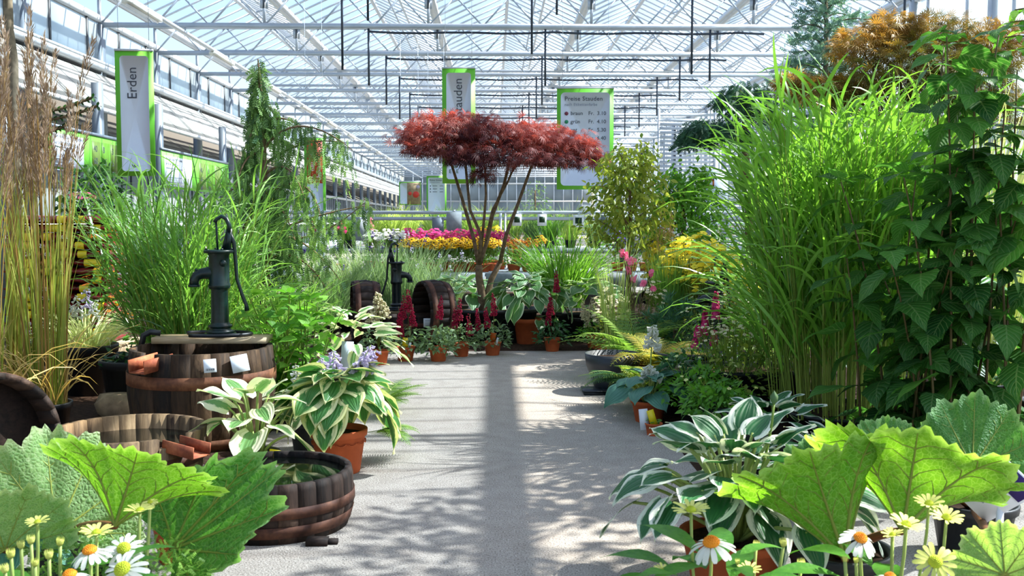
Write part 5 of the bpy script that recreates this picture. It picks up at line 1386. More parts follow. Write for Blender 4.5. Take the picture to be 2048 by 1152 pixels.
    for i, (px, Y_, h, mt) in enumerate(((700, 15.2, .6, 'grass_blue'), (745, 15.0, .62, 'grass_lime'), (785, 15.2, .75, 'grass_lime'), (818, 15.4, .72, 'grass_lime'), (868, 15.2, .66, 'grass_lime'), (900, 15.3, .7, 'grass_blue'), (945, 15.2, .7, 'grass_lime'), (985, 15.4, .75, 'grass_lime'), (1025, 15.2, .7, 'grass_lime'), (1062, 15.4, .72, 'leaf_grey'), (1100, 15.2, .68, 'grass_blue'), (1140, 15.4, .7, 'grass_lime'), (1190, 15.3, .62, 'grass_grey'), (1240, 15.3, .6, 'grass_blue'))):
        grass('pot_grass', '%s grass clump from the left on the bench behind the rail' % ['first', 'second', 'third', 'fourth', 'fifth', 'sixth', 'seventh', 'eighth', 'ninth', 'tenth', 'eleventh', 'twelfth', 'thirteenth', 'fourteenth'][i], px, Y_, 0.81, 150, h * 0.9, 0.013, mt, 0.09, (0.03, 0.5), (0.2, 1.4), 300 + i, 0.1, 0.12, group='grasses on the second bench')
    for i, (px, Y_, mt, h) in enumerate(((1070, 15.9, 'leaf_grey', .9), (650, 14.6, 'leaf', .7), (1300, 14.5, 'leaf', .8), (1370, 14.2, 'leaf_grey', .9), (1450, 14.0, 'leaf', 1.0), (760, 17.6, 'leaf', .8), (840, 17.8, 'leaf_yellow', .8), (920, 17.6, 'leaf', .85), (1000, 17.8, 'leaf_grey', .85), (1080, 17.6, 'leaf', .9), (1150, 17.8, 'leaf_yellow', .85), (1230, 17.6, 'leaf', .8))):
        r = np.random.default_rng(330 + i); t = thing('potted_shrub', ['grey-leaved shrub on the far bench right of the maple stems', 'green shrub beyond the drooping conifer branch', 'green shrub beyond the yellowish tree', 'grey-green shrub beyond the yellow flowers', 'green shrub beyond the yellow flowers by the tall grass'] [i] if i < 5 else '%s shrub from the left in the farthest row behind the grasses' % ['first', 'second', 'third', 'fourth', 'fifth', 'sixth', 'seventh'][i - 5], 'shrub', foot(px, Y_, 0.81 if i == 0 else 0))
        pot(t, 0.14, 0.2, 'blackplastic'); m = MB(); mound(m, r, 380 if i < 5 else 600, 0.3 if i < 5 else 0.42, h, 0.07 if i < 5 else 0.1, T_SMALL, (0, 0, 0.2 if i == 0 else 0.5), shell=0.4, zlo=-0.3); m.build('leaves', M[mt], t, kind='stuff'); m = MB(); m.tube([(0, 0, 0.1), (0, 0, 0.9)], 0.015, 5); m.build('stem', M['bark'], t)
benches()

def signs():
    def sign(name, label, px, pxr, py0, py1, Y, rot=0.0, corner=0.02, margin=0.085):
        a = at(px, py0, Y); b = at(pxr, py1, Y); w_ = abs(b[0] - a[0]); h_ = abs(a[2] - b[2]); c = (a + b) / 2
        t = thing(name, label, 'sign', c, None, rot)
        m = MB(); m.box((0, 0, 0), (w_, 0.012, h_)); m.build('green_board', M['signgreen'], t)
        m = MB(); m.box((0, 0, h_ / 2 + 0.008), (w_ * 1.01, 0.03, 0.02)); m.build('top_rail', M['alu'], t)
        for s in (-1, 1):
            m = MB(); top = 4.76 - c[2]; m.tube([(s * w_ * 0.4, 0, h_ / 2), (s * w_ * 0.4, 0, top)], 0.0025, 4); m.build('hanging_wire', M['steel'], t)
        pw, ph = w_ - 2 * margin * w_ * 1.5, h_ - 2 * margin * w_ * 1.5
        m = card_round(pw, ph, 0.06 * w_ + 0.01, 0.006); m = m.build('white_panel', M['signwhite'], t); m.location.y = -0.008
        return t, w_, h_, pw, ph
    F = lambda x, z, a=0.0: np.array([[math.cos(a), 0 * a - 0, 0, x], [0, 0, -1, -0.013], [math.sin(a), math.cos(a), 0, z], [0, 0, 0, 1.0]])
    def FR(x, z, a):   # text turned by a in the sign plane
        c, s = math.cos(a), math.sin(a); return np.array([[c, -s, 0, x], [0, 0, -1, -0.013], [s, c, 0, z], [0, 0, 0, 1.0]])
    def leafmark(t, x, z, s):
        m = MB()
        for a in (0.5, 1.3, 2.2): m.add([(x, -0.0125, z), (x + s * math.cos(a - .25), -0.0125, z + s * math.sin(a - .25)), (x + 1.7 * s * math.cos(a), -0.0125, z + 1.7 * s * math.sin(a)), (x + s * math.cos(a + .25), -0.0125, z + s * math.sin(a + .25))], [[0, 1, 2, 3]])
        m.build('leaf_emblem', M['leaf'], t)
    t, w_, h_, pw, ph = sign('hanging_sign', 'tall narrow green and white hanging sign reading Erden', 230, 311, 102, 352, 9.6, 0.06)
    text('Erden', w_ * 0.36, M['ink'], t, FR(w_ * 0.06, h_ / 2 - w_ * 0.22 - 0.375, PI / 2)); leafmark(t, -0.02, -h_ / 2 + 0.08, 0.025)
    t, w_, h_, pw, ph = sign('hanging_sign', 'tall narrow green and white hanging sign reading Stauden above the maple', 884, 951, 137, 367, 12.6, -0.04)
    text('Stauden', w_ * 0.36, M['ink'], t, FR(w_ * 0.1, h_ / 2 - w_ * 0.24 - 0.5, PI / 2))
    text('E   E', w_ * 0.16, M['leaf'], t, FR(-w_ * 0.3, -h_ / 2 + 0.13, 0)); leafmark(t, -w_ * 0.12, -h_ / 2 + 0.19, 0.025)
    t, w_, h_, pw, ph = sign('price_sign', 'wide green and white price sign for perennials behind the maple', 1114, 1226, 177, 379, 12.6, -0.03, margin=0.045)
    s = w_ / 112.0; L0 = -w_ / 2 + 15 * s; top = h_ / 2
    text('Preise Stauden', 12.0 * s, M['ink'], t, FR(L0, top - 24 * s, 0), space=1.05); text('nach Etikettenfarbe', 7.8 * s, M['inkpale'], t, FR(L0, top - 34 * s, 0), space=1.05)
    m = NT('dot_brown'); db = m.done(m.bsdf(lin('#7a3448'), 0.6)); m = NT('dot_green'); dg = m.done(m.bsdf(lin('#1c8a5c'), 0.6)); m = NT('dot_red'); dr = m.done(m.bsdf(lin('#d83040'), 0.6))
    for i, (nm, pr, dm) in enumerate((('braun', '3.10', db), ('grün', '4.10', dg), ('rot', '5.30', dr), ('', '6.40', None))):
        z = top - (52 + 16.2 * i) * s
        if nm:
            d = MB(); d.lathe([(0, 0), (3.8 * s, 0), (3.8 * s, 0.002), (0, 0.002)], 14, (L0 + 4 * s, -0.0125, z + 3 * s), rot=[[1, 0, 0], [0, 0, -1], [0, 1, 0]]); d.build('colour_dot', dm, t)
            text(nm, 10.5 * s, M['ink'], t, FR(L0 + 12 * s, z, 0))
        text('Fr.', 10.5 * s, M['ink'], t, FR(L0 + 47 * s, z, 0)); text(pr, 10.5 * s, M['ink'], t, FR(L0 + 64 * s, z, 0))
    text('Fr. 18.00', 9 * s, M['inkpale'], t, FR(L0 + 47 * s, top - 160 * s, 0))
    # red sign behind the conifer
    t, w_, h_, pw, ph = sign('hanging_sign', 'red-panelled hanging sign behind the weeping conifer', 608, 652, 276, 440, 15.6, 0.05)
    m = MB(); m.box((0, -0.012, h_ * 0.21), (pw, 0.006, h_ * 0.52)); m.build('red_panel', M['red'], t)
    text('U   hau  ene', w_ * 0.3, M['white'], t, FR(-w_ * 0.05, -h_ * 0.02, PI / 2) + np.array([[0, 0, 0, 0], [0, 0, 0, -0.005], [0, 0, 0, 0], [0, 0, 0, 0]]))
    text('Unive', w_ * 0.3, M['white'], t, FR(w_ * 0.28, -h_ * 0.02, PI / 2) + np.array([[0, 0, 0, 0], [0, 0, 0, -0.005], [0, 0, 0, 0], [0, 0, 0, 0]]))
    # two small distant boards behind the lime grasses
    t, w_, h_, pw, ph = sign('price_sign', 'small distant price board left of the tall narrow sign', 853, 893, 352, 432, 18.6, 0.0, margin=0.05)
    s = w_ / 40.0
    text('Preise Gräser', 4.6 * s, M['ink'], t, FR(-w_ / 2 + 6 * s, h_ / 2 - 10 * s, 0)); text('nach Etikettenfarbe', 2.7 * s, M['inkpale'], t, FR(-w_ / 2 + 6 * s, h_ / 2 - 14 * s, 0))
    for i in range(3):
        d = MB(); z = h_ / 2 - (20 + 6 * i) * s; d.box((-w_ / 2 + 8 * s, -0.0125, z), (2 * s, 0.002, 2 * s)); d.box((-w_ / 2 + 17 * s, -0.0125, z), (9 * s, 0.002, 1.0 * s)); d.box((-w_ / 2 + 30 * s, -0.0125, z), (7 * s, 0.002, 1.0 * s)); d.build('printed_row', M['ink'], t)
    t, w_, h_, pw, ph = sign('poster_board', 'small distant board with a food photograph above the lime grass', 798, 842, 364, 410, 18.6, 0.0, margin=0.03)
    d = MB(); d.box((0.07, -0.013, 0.0), (w_ * 0.6, 0.004, h_ * 0.95)); d.build('photo_panel', M['stone'], t)
    d = MB(); d.lathe([(0, 0), (0.06, 0), (0.06, 0.003), (0, 0.003)], 16, (0.11, -0.017, -0.02), rot=[[1, 0, 0], [0, 0, -1], [0, 1, 0]]); d.lathe([(0, 0), (0.035, 0), (0.035, 0.003), (0, 0.003)], 16, (0.0, -0.017, 0.0), rot=[[1, 0, 0], [0, 0, -1], [0, 1, 0]]); d.build('printed_fruit', M['red'], t)
    d = MB(); d.lathe([(0, 0), (0.035, 0), (0.035, 0.003), (0, 0.003)], 16, (0.15, -0.018, 0.12), rot=[[1, 0, 0], [0, 0, -1], [0, 1, 0]]); d.build('blue_spot', M['lilac'], t)
    # white board with orange mark at the right
    t = thing('white_board', 'pale blue-white board with an orange mark beside the weeping conifer', 'board', at(1432, 385, 13.5)); d = MB(); d.box((0, 0, 0), (0.32, 0.012, 0.62)); d.build('board', M['signwhite'], t)
    d = MB()
    for x, z, a, b in ((-0.03, 0.17, 0.12, 0.02), (-0.08, 0.13, 0.02, 0.1), (0.02, 0.13, 0.02, 0.1), (-0.03, 0.09, 0.12, 0.02)): d.box((x - 0.06, -0.01, z), (a, 0.004, b))
    d.build('orange_mark', M['orange'], t); d = MB(); zb = at(1432, 385, 13.5)[2]; d.box((0, 0.02, (0.3 - zb) / 2), (0.05, 0.03, zb + 0.3)); d.build('post', M['steel'], t)
    # banners along the left wall
    def banner(lab, X, ya, yb, z0, z1, kind):
        t = thing('wall_banner', lab, 'banner', (X, (ya + yb) / 2, (z0 + z1) / 2)); L = yb - ya; H = z1 - z0
        d = MB(); d.box((0, 0, 0), (0.02, L, H)); d.build('green_banner', M['signgreen'], t)
        d = MB(); d.box((0, 0, H / 2 + 0.02), (0.05, L, 0.04)); d.build('top_rail', M['steel_dark'], t)
        B = lambda y, z: np.array([[0, 0, 1, 0.016], [1, 0, 0, y], [0, 1, 0, z], [0, 0, 0, 1.0]])
        d = MB(); d.box((0.012, -L / 2 + L * 0.21, -0.02), (0.006, L * 0.36, H * 0.82)); d.build('white_panel', M['signwhite'], t)
        for i, tt in enumerate(('Wie viele Säcke Erde brauchen', 'Sie für Ihre Bepflanzung?')): text(tt, 0.07, M['ink'], t, B(-L / 2 + L * 0.045, H * 0.27 - i * 0.085))
        d = MB(); r = random.Random(4)
        for i in range(5):
            if i in (1,): continue
            ln = L * 0.3 * r.uniform(0.6, 1); d.box((0.0165, -L / 2 + L * 0.05 + ln / 2, H * 0.05 - i * 0.075), (0.001, ln, 0.018))
        d.build('printed_lines', M['inkpale'], t)
        for i in range(4):
            y = -L / 2 + L * (0.5 + 0.125 * i); d = MB(); d.box((0.0125, y + L * 0.055, -0.02), (0.004, L * 0.11, H * 0.8)); d.build('table_column', M['grass_lime'] if i % 2 == 0 else M['leaf_lime'], t)
        for i, row in enumerate((('40', '8', '3'), ('60', '15', '5'), ('80', '20', '7'))):
            for j, v in enumerate(row): text(v, 0.13, M['ink'], t, B(-L / 2 + L * (0.52 + 0.125 * j), H * 0.08 - i * 0.17))
    X = -5.6
    yA = X / (at(98, 300, 10)[0] / 10.0); yB = X / (at(252, 300, 10)[0] / 10.0)
    banner('long green and white banner left of the sign reading Erden', X, yA, yB, at(100, 336, yA)[2], at(100, 252, yA)[2], 0)
    yA = X / (at(322, 300, 10)[0] / 10.0); yB = X / (at(455, 300, 10)[0] / 10.0)
    banner('long green banner right of the sign reading Erden', X, yA, yB, at(340, 375, yA)[2], at(340, 300, yA)[2], 1)
    for yy in (yA - 5.2, yA - 2.4, yA + 0.2, yB):
        t = thing('banner_post', ['grey post left of the near banner', 'grey post behind the near banner', 'grey post between the two banners', 'grey post at the far end of the second banner'][[yA - 5.2, yA - 2.4, yA + 0.2, yB].index(yy)], 'post', (X - 0.1, yy, 0))
        d = MB(); d.box((0, 0, 1.6), (0.12, 0.14, 3.2)); d.build('post', M['steel_dark'], t); d = MB(); d.box((0, 0, 0.01), (0.22, 0.22, 0.02)); d.build('base_plate', M['steel'], t)
signs()
# ------------------------------------------------------------------ the right side
def right_plants():
    # great miscanthus
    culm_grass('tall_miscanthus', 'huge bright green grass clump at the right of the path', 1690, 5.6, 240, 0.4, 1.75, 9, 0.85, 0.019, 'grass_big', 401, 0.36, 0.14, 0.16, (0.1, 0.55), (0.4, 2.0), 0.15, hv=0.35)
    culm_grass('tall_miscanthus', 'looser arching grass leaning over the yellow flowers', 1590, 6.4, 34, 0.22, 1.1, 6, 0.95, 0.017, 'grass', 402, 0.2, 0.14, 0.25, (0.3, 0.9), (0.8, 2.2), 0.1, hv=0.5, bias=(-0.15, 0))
    t, r, z0 = grass('striped_miscanthus', 'cream-striped tall grass behind the dark-leaved shrub', 1960, 6.2, 0, 300, 2.1, 0.016, 'striped', 0.2, (0.0, 0.3), (0.1, 1.2), 403, 0.2, 0.2, hv=0.3)
    # dark broad-leaved shrub
    me = tpl_mesh(leaf_tpl(10, 4, 'nettle', 1, 0.68, 0.7, 0.12, 0.03, 9, 0.05), 'leaf', M['leaf_dark'])
    for px, Y, hh, n, sd, lab, lim in ((1940, 4.55, (1.3, 1.95), 13, 411, 'tall dark-green broad-leaved shrub at the right edge', 320), (1815, 4.8, (0.8, 1.45), 11, 412, 'broad-leaved shrub between the huge grass and the right edge', 240)):
        r = np.random.default_rng(sd); t = thing('broadleaf_shrub', lab, 'shrub', foot(px, Y))
        st = [(r.uniform(-0.2, 0.22), r.uniform(-0.2, 0.2), r.uniform(*hh), r.uniform(-0.3, 0.28), r.uniform(-0.3, 0.2)) for _ in range(n)]
        shrub(t, r, st, me, 0.25, 'stem_brown', 0.125, (0, 0, 0.1), 0.07, 0.1, 0.007, (-0.8, 0.15), True, lim); pot(t, 0.2, 0.2, 'blackplastic')
    # twig hanging into the top right corner
    t = thing('leafy_tree', 'green leafy twigs of a tree at the top right corner', 'tree', foot(2130, 5.2)); r = np.random.default_rng(421); b = foot(2130, 5.2)
    m = MB(); m.tube([(0, 0, 0), (0.05, 0, 1.2), (0, 0, 2.6)], [0.04, 0.03, 0.015], 7); m.build('trunk', M['bark'], t, True); pot(t, 0.2, 0.25, 'blackplastic')
    lm = tpl_mesh(leaf_tpl(6, 2, 'lance', 1, 0.42, 0.5, 0.2), 'leaf', M['leaf_lime'])
    for (x, y) in ((2030, 20), (2020, 45), (2010, 75), (2035, 100), (2045, 60)):
        e = at(x, y, 5.2) - b; P = bez((0, 0, e[2] - 0.15), (e[0] * 0.5, 0, e[2] + 0.05), e, 6); m = MB(); m.tube(P, 0.004, 4); m.build('twig', M['stem_brown'], t)
        for i in range(2, 6):
            for s in (-1, 1): obj('leaf', lm, t, frame(P[i], nrm((-0.5, s * 0.7, -0.3) + r.normal(0, 0.3, 3)), (0, 0, 1), r.uniform(0.07, 0.11)))
    m = MB(); mound(m, r, 1150, 0.9, 0.6, 0.12, T_SMALL, (-0.1, -0.85, 2.95), zlo=-0.6, shell=0.2); m.build('crown', M['leaf_lime'], t, kind='stuff')
    m = MB()
    for a in np.arange(0, 6.2, 0.7): m.tube(bez((0, 0, 2.2), (0.3 * math.cos(a), 0.3 * math.sin(a) - 0.2, 2.8), (0.8 * math.cos(a), 0.8 * math.sin(a) - 0.4, 3.0), 6), 0.01, 5)
    m.build('branches', M['bark'], t, kind='stuff')
    # orange lace-leaf maple
    Y = 8.3; b = foot(1800, Y); A = lambda px, py, dy=0.0: at(px, py, Y + dy) - b
    t = thing('japanese_maple', 'orange and olive lace-leaf maple behind the huge grass', 'tree', b); r = np.random.default_rng(431); pot(t, 0.25, 0.35, 'blackplastic')
    w_ = MB(); w_.tube([(0, 0, 0.2), A(1800, 380), A(1805, 260)], [0.05, 0.045, 0.035], 8); w_.build('trunk', M['bark'], t, True)
    Ms = []; ts = []
    for (ex, ey, dy) in ((1640, 190, 0), (1730, 110, .1), (1800, 110, -.1), (1880, 90, .1), (1960, 140, 0), (1700, 180, -.2), (1900, 170, -.2), (1580, 170, .1)):
        e = A(ex, ey, dy); m = MB(); m.tube(bez(A(1803, 290), (A(1803, 270) + e) / 2 + (0, 0, 0.1), e, 7), np.linspace(0.02, 0.005, 7), 5); m.build('branch', M['bark'], t, True)
    for (cx, cy), R, H, dy, n, tn in (((1735, 95), .33, .2, 0, 420, .85), ((1790, 60), .26, .16, 0, 260, .75), ((1860, 75), .42, .2, .1, 520, .5), ((1930, 120), .45, .25, 0, 620, .55), ((1990, 90), .3, .22, .1, 320, .8), ((1810, 150), .5, .28, -.1, 800, .3), ((1900, 190), .5, .3, -.2, 700, .25), ((1640, 185), .34, .13, 0, 420, .6), ((1585, 165), .16, .08, 0, 130, .75), ((1720, 190), .3, .2, -.1, 300, .35), ((1980, 230), .4, .25, -.1, 420, .4), ((1850, 250), .5, .25, 0, 420, .2)):
        c = A(cx, cy, dy)
        for i in range(n):
            d = rnd_dir(r, -0.6, 1.0); k = r.random() ** 0.4; p = c + d * np.array([R, R, H]) * k
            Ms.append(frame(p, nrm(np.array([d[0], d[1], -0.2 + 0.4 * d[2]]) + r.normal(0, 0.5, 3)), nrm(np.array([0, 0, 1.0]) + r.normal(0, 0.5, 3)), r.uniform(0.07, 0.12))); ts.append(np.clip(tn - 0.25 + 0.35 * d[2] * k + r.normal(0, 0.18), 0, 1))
    m = MB(); m.inst(T_LACE, Ms, ts); m.build('foliage', M['maple_orange'], t, kind='stuff')
    # blue cedar
    Y = 9.6; b = foot(1640, Y); t = thing('blue_cedar', 'blue-green cedar reaching to the top of the picture', 'conifer', b); r = np.random.default_rng(441); pot(t, 0.25, 0.35, 'blackplastic')
    H = 3.85; w_ = MB(); w_.tube([(0, 0, 0.2), (0.02, 0, H * .5), (0, 0, H)], [0.06, 0.04, 0.008], 7); w_.build('trunk', M['bark_grey'], t, True)
    Ms = []; ts = []; bw = MB()
    for i in range(64):
        z = 1.9 + (H - 1.95) * (i / 64.0) ; L = (0.12 + 0.46 * (1 - (z - 1.9) / (H - 1.9)) ** 0.7) * r.uniform(0.7, 1.15); az = i * 2.4
        P = bez((0, 0, z), (L * .5 * math.cos(az), L * .5 * math.sin(az), z + 0.1), (L * math.cos(az), L * math.sin(az), z + 0.02), 8); bw.tube(P, np.linspace(0.01, 0.003, 8), 4, False)
        for k in range(int(L * 190)):
            f = r.random() ** 0.8; q = np.array([np.interp(f, np.linspace(0, 1, 8), P[:, j]) for j in range(3)]) + r.normal(0, 0.028, 3)
            Ms.append(frame(q, nrm(np.array([math.cos(az), math.sin(az), 0.3]) + r.normal(0, 0.7, 3)), r.normal(0, 1, 3), r.uniform(0.06, 0.11))); ts.append(r.random())
    bw.build('branches', M['bark_grey'], t, kind='stuff'); m = MB(); m.inst(T_SPRAY, Ms, ts); m.build('needles', M['conifer_blue'], t, kind='stuff')
    # weeping blue conifer with two drooping pads
    Y = 9.9; b = foot(1500, Y); A = lambda px, py, dy=0.0: at(px, py, Y + dy) - b
    t = thing('weeping_cedar', 'dark weeping conifer trained into drooping pads left of the huge grass', 'conifer', b); r = np.random.default_rng(451); pot(t, 0.22, 0.3, 'blackplastic')
    w_ = MB(); w_.tube([(0, 0, 0.2), A(1498, 420), A(1490, 300), A(1490, 215), A(1480, 180)], [0.05, 0.045, 0.04, 0.03, 0.015], 7); w_.build('trunk', M['bark'], t, True)
    m = MB(); m.tube(bez(A(1490, 290), A(1450, 240), A(1400, 265), 7), np.linspace(0.025, 0.008, 7), 6); m.build('branch', M['bark'], t, True)
    Ms = []; ts = []
    for (cx, cy), R, H, n in (((1488, 195), .24, .16, 300), ((1500, 225), .22, .14, 200), ((1415, 260), .22, .12, 280), ((1450, 265), .2, .12, 200), ((1390, 275), .12, .1, 120)):
        c = A(cx, cy)
        for i in range(n):
            d = rnd_dir(r, -0.15, 1.0); p = c + d * np.array([R, R, H]) * r.random() ** 0.3; dn = nrm(np.array([d[0] * 0.7, d[1] * 0.7, -0.8]) + r.normal(0, 0.2, 3))
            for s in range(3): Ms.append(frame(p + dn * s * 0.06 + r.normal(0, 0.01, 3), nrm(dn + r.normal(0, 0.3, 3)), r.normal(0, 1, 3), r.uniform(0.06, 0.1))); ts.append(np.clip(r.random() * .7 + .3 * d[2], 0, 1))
    m = MB(); m.inst(T_SPRAY, Ms, ts); m.build('foliage', M['conifer_dark'], t, kind='stuff')
    # small yellowish tree
    for k, (px, Y, top, spread, mt, n, lab, sd) in enumerate(((1257, 9.0, 300, 0.44, 'leaf_yellow', 2500, 'small yellow-green tree with thin dark trunk right of the maple', 461), (1365, 9.7, 345, 0.46, 'leaf', 2400, 'small green tree beside the weeping conifer', 462))):
        b = foot(px, Y); r = np.random.default_rng(sd); t = thing('small_tree', lab, 'tree', b); pot(t, 0.18, 0.25, 'blackplastic'); zt = at(px, top, Y)[2]
        w_ = MB(); w_.tube([(0, 0, 0.15), (-0.01, 0, 0.8), (0.015, 0, 1.2), (0, 0, zt - 0.15)], [0.022, 0.02, 0.016, 0.006], 6); w_.build('trunk', M['bark'], t, True)
        Ms = []; ts = []
        for i in range(22):
            z = 0.95 + (zt - 1.05) * i / 22.0; az = i * 2.4; L = spread * (0.55 + 0.5 * math.sin(PI * (0.25 + 0.65 * i / 22))) * (1 - 0.45 * i / 22)
            e = np.array([L * math.cos(az), L * math.sin(az), z + 0.14]); br = MB(); P = bez((0, 0, z - 0.1), e * (0.5, 0.5, 1), e, 7); br.tube(P, np.linspace(0.007, 0.002, 7), 4, False); br.build('branch', M['bark'], t)
            for j in range(n // 22):
                f = 0.3 + 0.7 * r.random(); q = np.array([np.interp(f, np.linspace(0, 1, 7), P[:, c]) for c in range(3)]) + r.normal(0, 0.055, 3)
                Ms.append(frame(q, nrm(np.array([math.cos(az) * .5, math.sin(az) * .5, -0.45]) + r.normal(0, 0.5, 3)), nrm(np.array([0, 0, 1.0]) + r.normal(0, .5, 3)), r.uniform(0.04, 0.075))); ts.append(r.random())
        m = MB(); m.inst(T_SMALL, Ms, ts); m.build('leaves', M[mt], t, kind='stuff')
    # yellow flowers
    for i, (px, Y, z, h, R) in enumerate(((1365, 8.6, 0.35, .62, .2), (1400, 8.2, 0.35, .62, .22), (1440, 8.0, 0.32, .58, .22), (1480, 7.7, 0.3, .5, .22), (1510, 7.5, 0.25, .48, .2), (1318, 9.2, .4, .55, .14))):
        flowering('yellow_daisy', ['first', 'second', 'third', 'fourth', 'fifth', 'sixth'][i] + ' yellow flowering bush beside the huge grass, counted from the left' if i < 5 else 'small yellow flowering bush next to the tan plumes', px, Y, 0, R, h + z - 0.1, 'leaf_yellow', 'lemon', 260, 0.032, 470 + i, T_FIVE, 'flower', 'yellow flowers beside the huge grass', 0.13, 0.18, 'blackplastic', 240, 0.08, T_LANCE, None, (0.72, 1.1), 1.1)
    # tan plume grass and narrow clumps
    t, r, z0 = grass('plume_grass', 'narrow grass with tan feathery plumes left of the yellow flowers', 1335, 8.9, 0, 140, 0.8, 0.008, 'grass_grey', 0.06, (0.0, 0.2), (0.1, 0.8), 481, 0.1, 0.2)
    m = MB()
    for i in range(14):
        p = at(1325 + r.uniform(-12, 22), 500 + r.uniform(-30, 20), 8.9) - foot(1335, 8.9); spike(m, r, p, 0.22, 0.02, 0.035, 60, (r.normal(0, .1), 0, 1), T_THIN)
    m.build('plumes', M['plume_tan'], t, kind='stuff')
    grass('upright_grass', 'narrow upright grass in front of the yellow flowers', 1340, 8.2, 0, 260, 0.85, 0.008, 'grass_blue', 0.09, (0.0, 0.15), (0.0, 0.35), 482, 0.11, 0.18, hv=0.3)
    grass('upright_grass', 'tall thin yellow-green stems right of the path end', 1235, 8.0, 0, 70, 1.1, 0.007, 'grass_lime', 0.08, (0.0, 0.2), (0.0, 0.4), 483, 0.1, 0.16, hv=0.4)
    # pink gaura
    b = foot(1270, 7.9); r = np.random.default_rng(491); t = thing('gaura', 'loose pink gaura with thin red stems right of the path', 'flower', b); pot(t, 0.1, 0.16, 'terra')
    m = MB(); mound(m, r, 200, 0.16, 0.35, 0.06, T_LANCE, (0, 0, 0.12)); m.build('leaves', M['leaf_yellow'], t, kind='stuff'); s = MB(); Ms = []
    for (x, y) in ((1245, 508), (1252, 512), (1262, 522), (1258, 540), (1300, 548), (1308, 577), (1288, 567), (1268, 560)):
        p = at(x, y, 7.9) - b; s.tube(bez((0, 0, .15), (p[0] * .3, 0, p[2] * .7), p, 7), .003, 4)
        for j in range(5): Ms.append(frame(p + r.normal(0, .012, 3), nrm(r.normal(0, 1, 3)), (r.normal(0, .5), -1, .5), r.uniform(.02, .03)))
    s.build('stems', M['stem_brown'], t, kind='stuff'); m = MB(); m.inst(T_FIVE, Ms, r.random(len(Ms))); m.build('flower_heads', M['pinkpale'], t, kind='stuff')
    # reddish euphorbia-like and cream heads
    flowering('red_foliage_plant', 'reddish-brown leaved plant behind the pink gaura', 1298, 8.1, 0, 0.15, 0.6, 'plume', 'creamf', 40, 0.02, 495, T_FIVE, 'plant', None, 0.1, 0.16, 'blackplastic', 300, 0.05, T_SMALL)
    flowering('cream_hydrangea', 'pale cream flower heads above light green leaves right of the path', 1222, 8.3, 0, 0.16, 0.52, 'leaf_yellow', 'creamf', 120, 0.02, 496, T_FIVE, 'plant', None, 0.1, 0.14, 'terra', 240, 0.05, T_SMALL, None, (0.6, 1.05))
    # dark pine
    r = np.random.default_rng(497); b = foot(1352, 7.7); t = thing('dwarf_pine', 'low dark dwarf pine right of the pink gaura', 'conifer', b); pot(t, 0.15, 0.2, 'blackplastic'); m = MB(); Ms = []
    for i in range(70):
        d = rnd_dir(r, 0, 1); p = d * (.3, .28, .42) * r.random() ** .3 + (0, 0, .22)
        for j in range(22): Ms.append(frame(p, nrm(d + r.normal(0, .8, 3)), r.normal(0, 1, 3), r.uniform(.06, .1)))
    m.inst(T_NEEDLE, Ms, r.random(len(Ms))); m.build('needles', M['conifer_dark'], t, kind='stuff'); m = MB(); m.tube([(0, 0, .1), (0, 0, .4)], .02, 5); m.build('stem', M['bark'], t)
    # ferns at the path edge
    fern('golden_fern', 'golden-green fern right of the white flower spike', 1330, 6.9, 0.1, 13, 0.55, 'fern_gold', 501, w=0.16)
    fern('lady_fern', 'tall green fern above the dark bowl', 1275, 7.5, 0.12, 20, 0.65, 'fern', 502, w=0.15)
    fern('lady_fern', 'green fern behind the blue-green hosta', 1310, 6.4, 0.05, 12, 0.5, 'leaf_yellow', 503, w=0.15)
    fern('dark_fern', 'dark fern fronds drooping over the path below the bowl', 1262, 6.4, 0.15, 8, 0.36, 'leaf_deep', 504, None, (2.4, 4.4), 0.12, (0.2, 0.6), (0.5, 1.2))
    # dark bowl and drain cover
    t = thing('dark_bowl', 'dark blue-grey round planter bowl at the right path edge', 'planter', foot(1226, 7.05)); pot(t, 0.2, 0.27, 'greyplastic', rim=False, taper=0.6, n=36)
    t = thing('plastic_saucer', 'small grey plastic tray on the path below the dark bowl', 'tray', foot(1190, 6.95)); m = MB(); m.box((0, 0, .012), (.16, .2, .024)); m.box((0, 0, .027), (.18, .22, .006)); m.build('tray', M['greyplastic'], t)
    t = thing('white_plate', 'small pale patterned plate behind the dark bowl', 'plate', foot(1212, 8.75)); m = MB(); m.lathe([(0, .01), (.05, .01), (.1, .035), (.105, .035), (.06, 0), (0, 0)], 20); m.build('plate', M['signwhite'], t, True)
    t = thing('terracotta_pot', 'empty terracotta pot behind the dark bowl', 'pot', foot(1228, 8.9)); pot(t, .1, .12, 'terra')
    # blue-green hosta with white bells
    b = foot(1300, 5.95); t = thing('blue_hosta', 'blue-green hosta with white bell flowers at the right path edge', 'hosta', b); pot(t, .11, .13, 'terra')
    hosta(t, .13, 17, .2, .17, .19, .15, 'hosta_blue', 511, droop=(-.5, .3)); bell_spike(t, (0, 0, .15), at(1306, 650, 5.9) - b, 'white_f', 40, .055, .33, 512); bell_spike(t, (.01, -.02, .15), at(1298, 728, 5.8) - b, 'white_f', 22, .06, .5, 513)
    t = thing('terracotta_pot', 'small terracotta pot with yellow tag between the two hostas', 'pot', foot(1310, 5.55)); pot(t, .05, .07, 'terra'); label_stick(t, (0, -.02, .06), .09, .04, 'bagyellow', (-.3, 0, 1)); label_stick(t, (-.05, 0, .03), .12, .05, 'white', (-.1, 0, 1))
    m = MB(); mound(m, np.random.default_rng(4), 14, .03, .05, .04, T_SMALL, (0, 0, .06)); m.build('leaves', M['leaf'], t, kind='stuff')
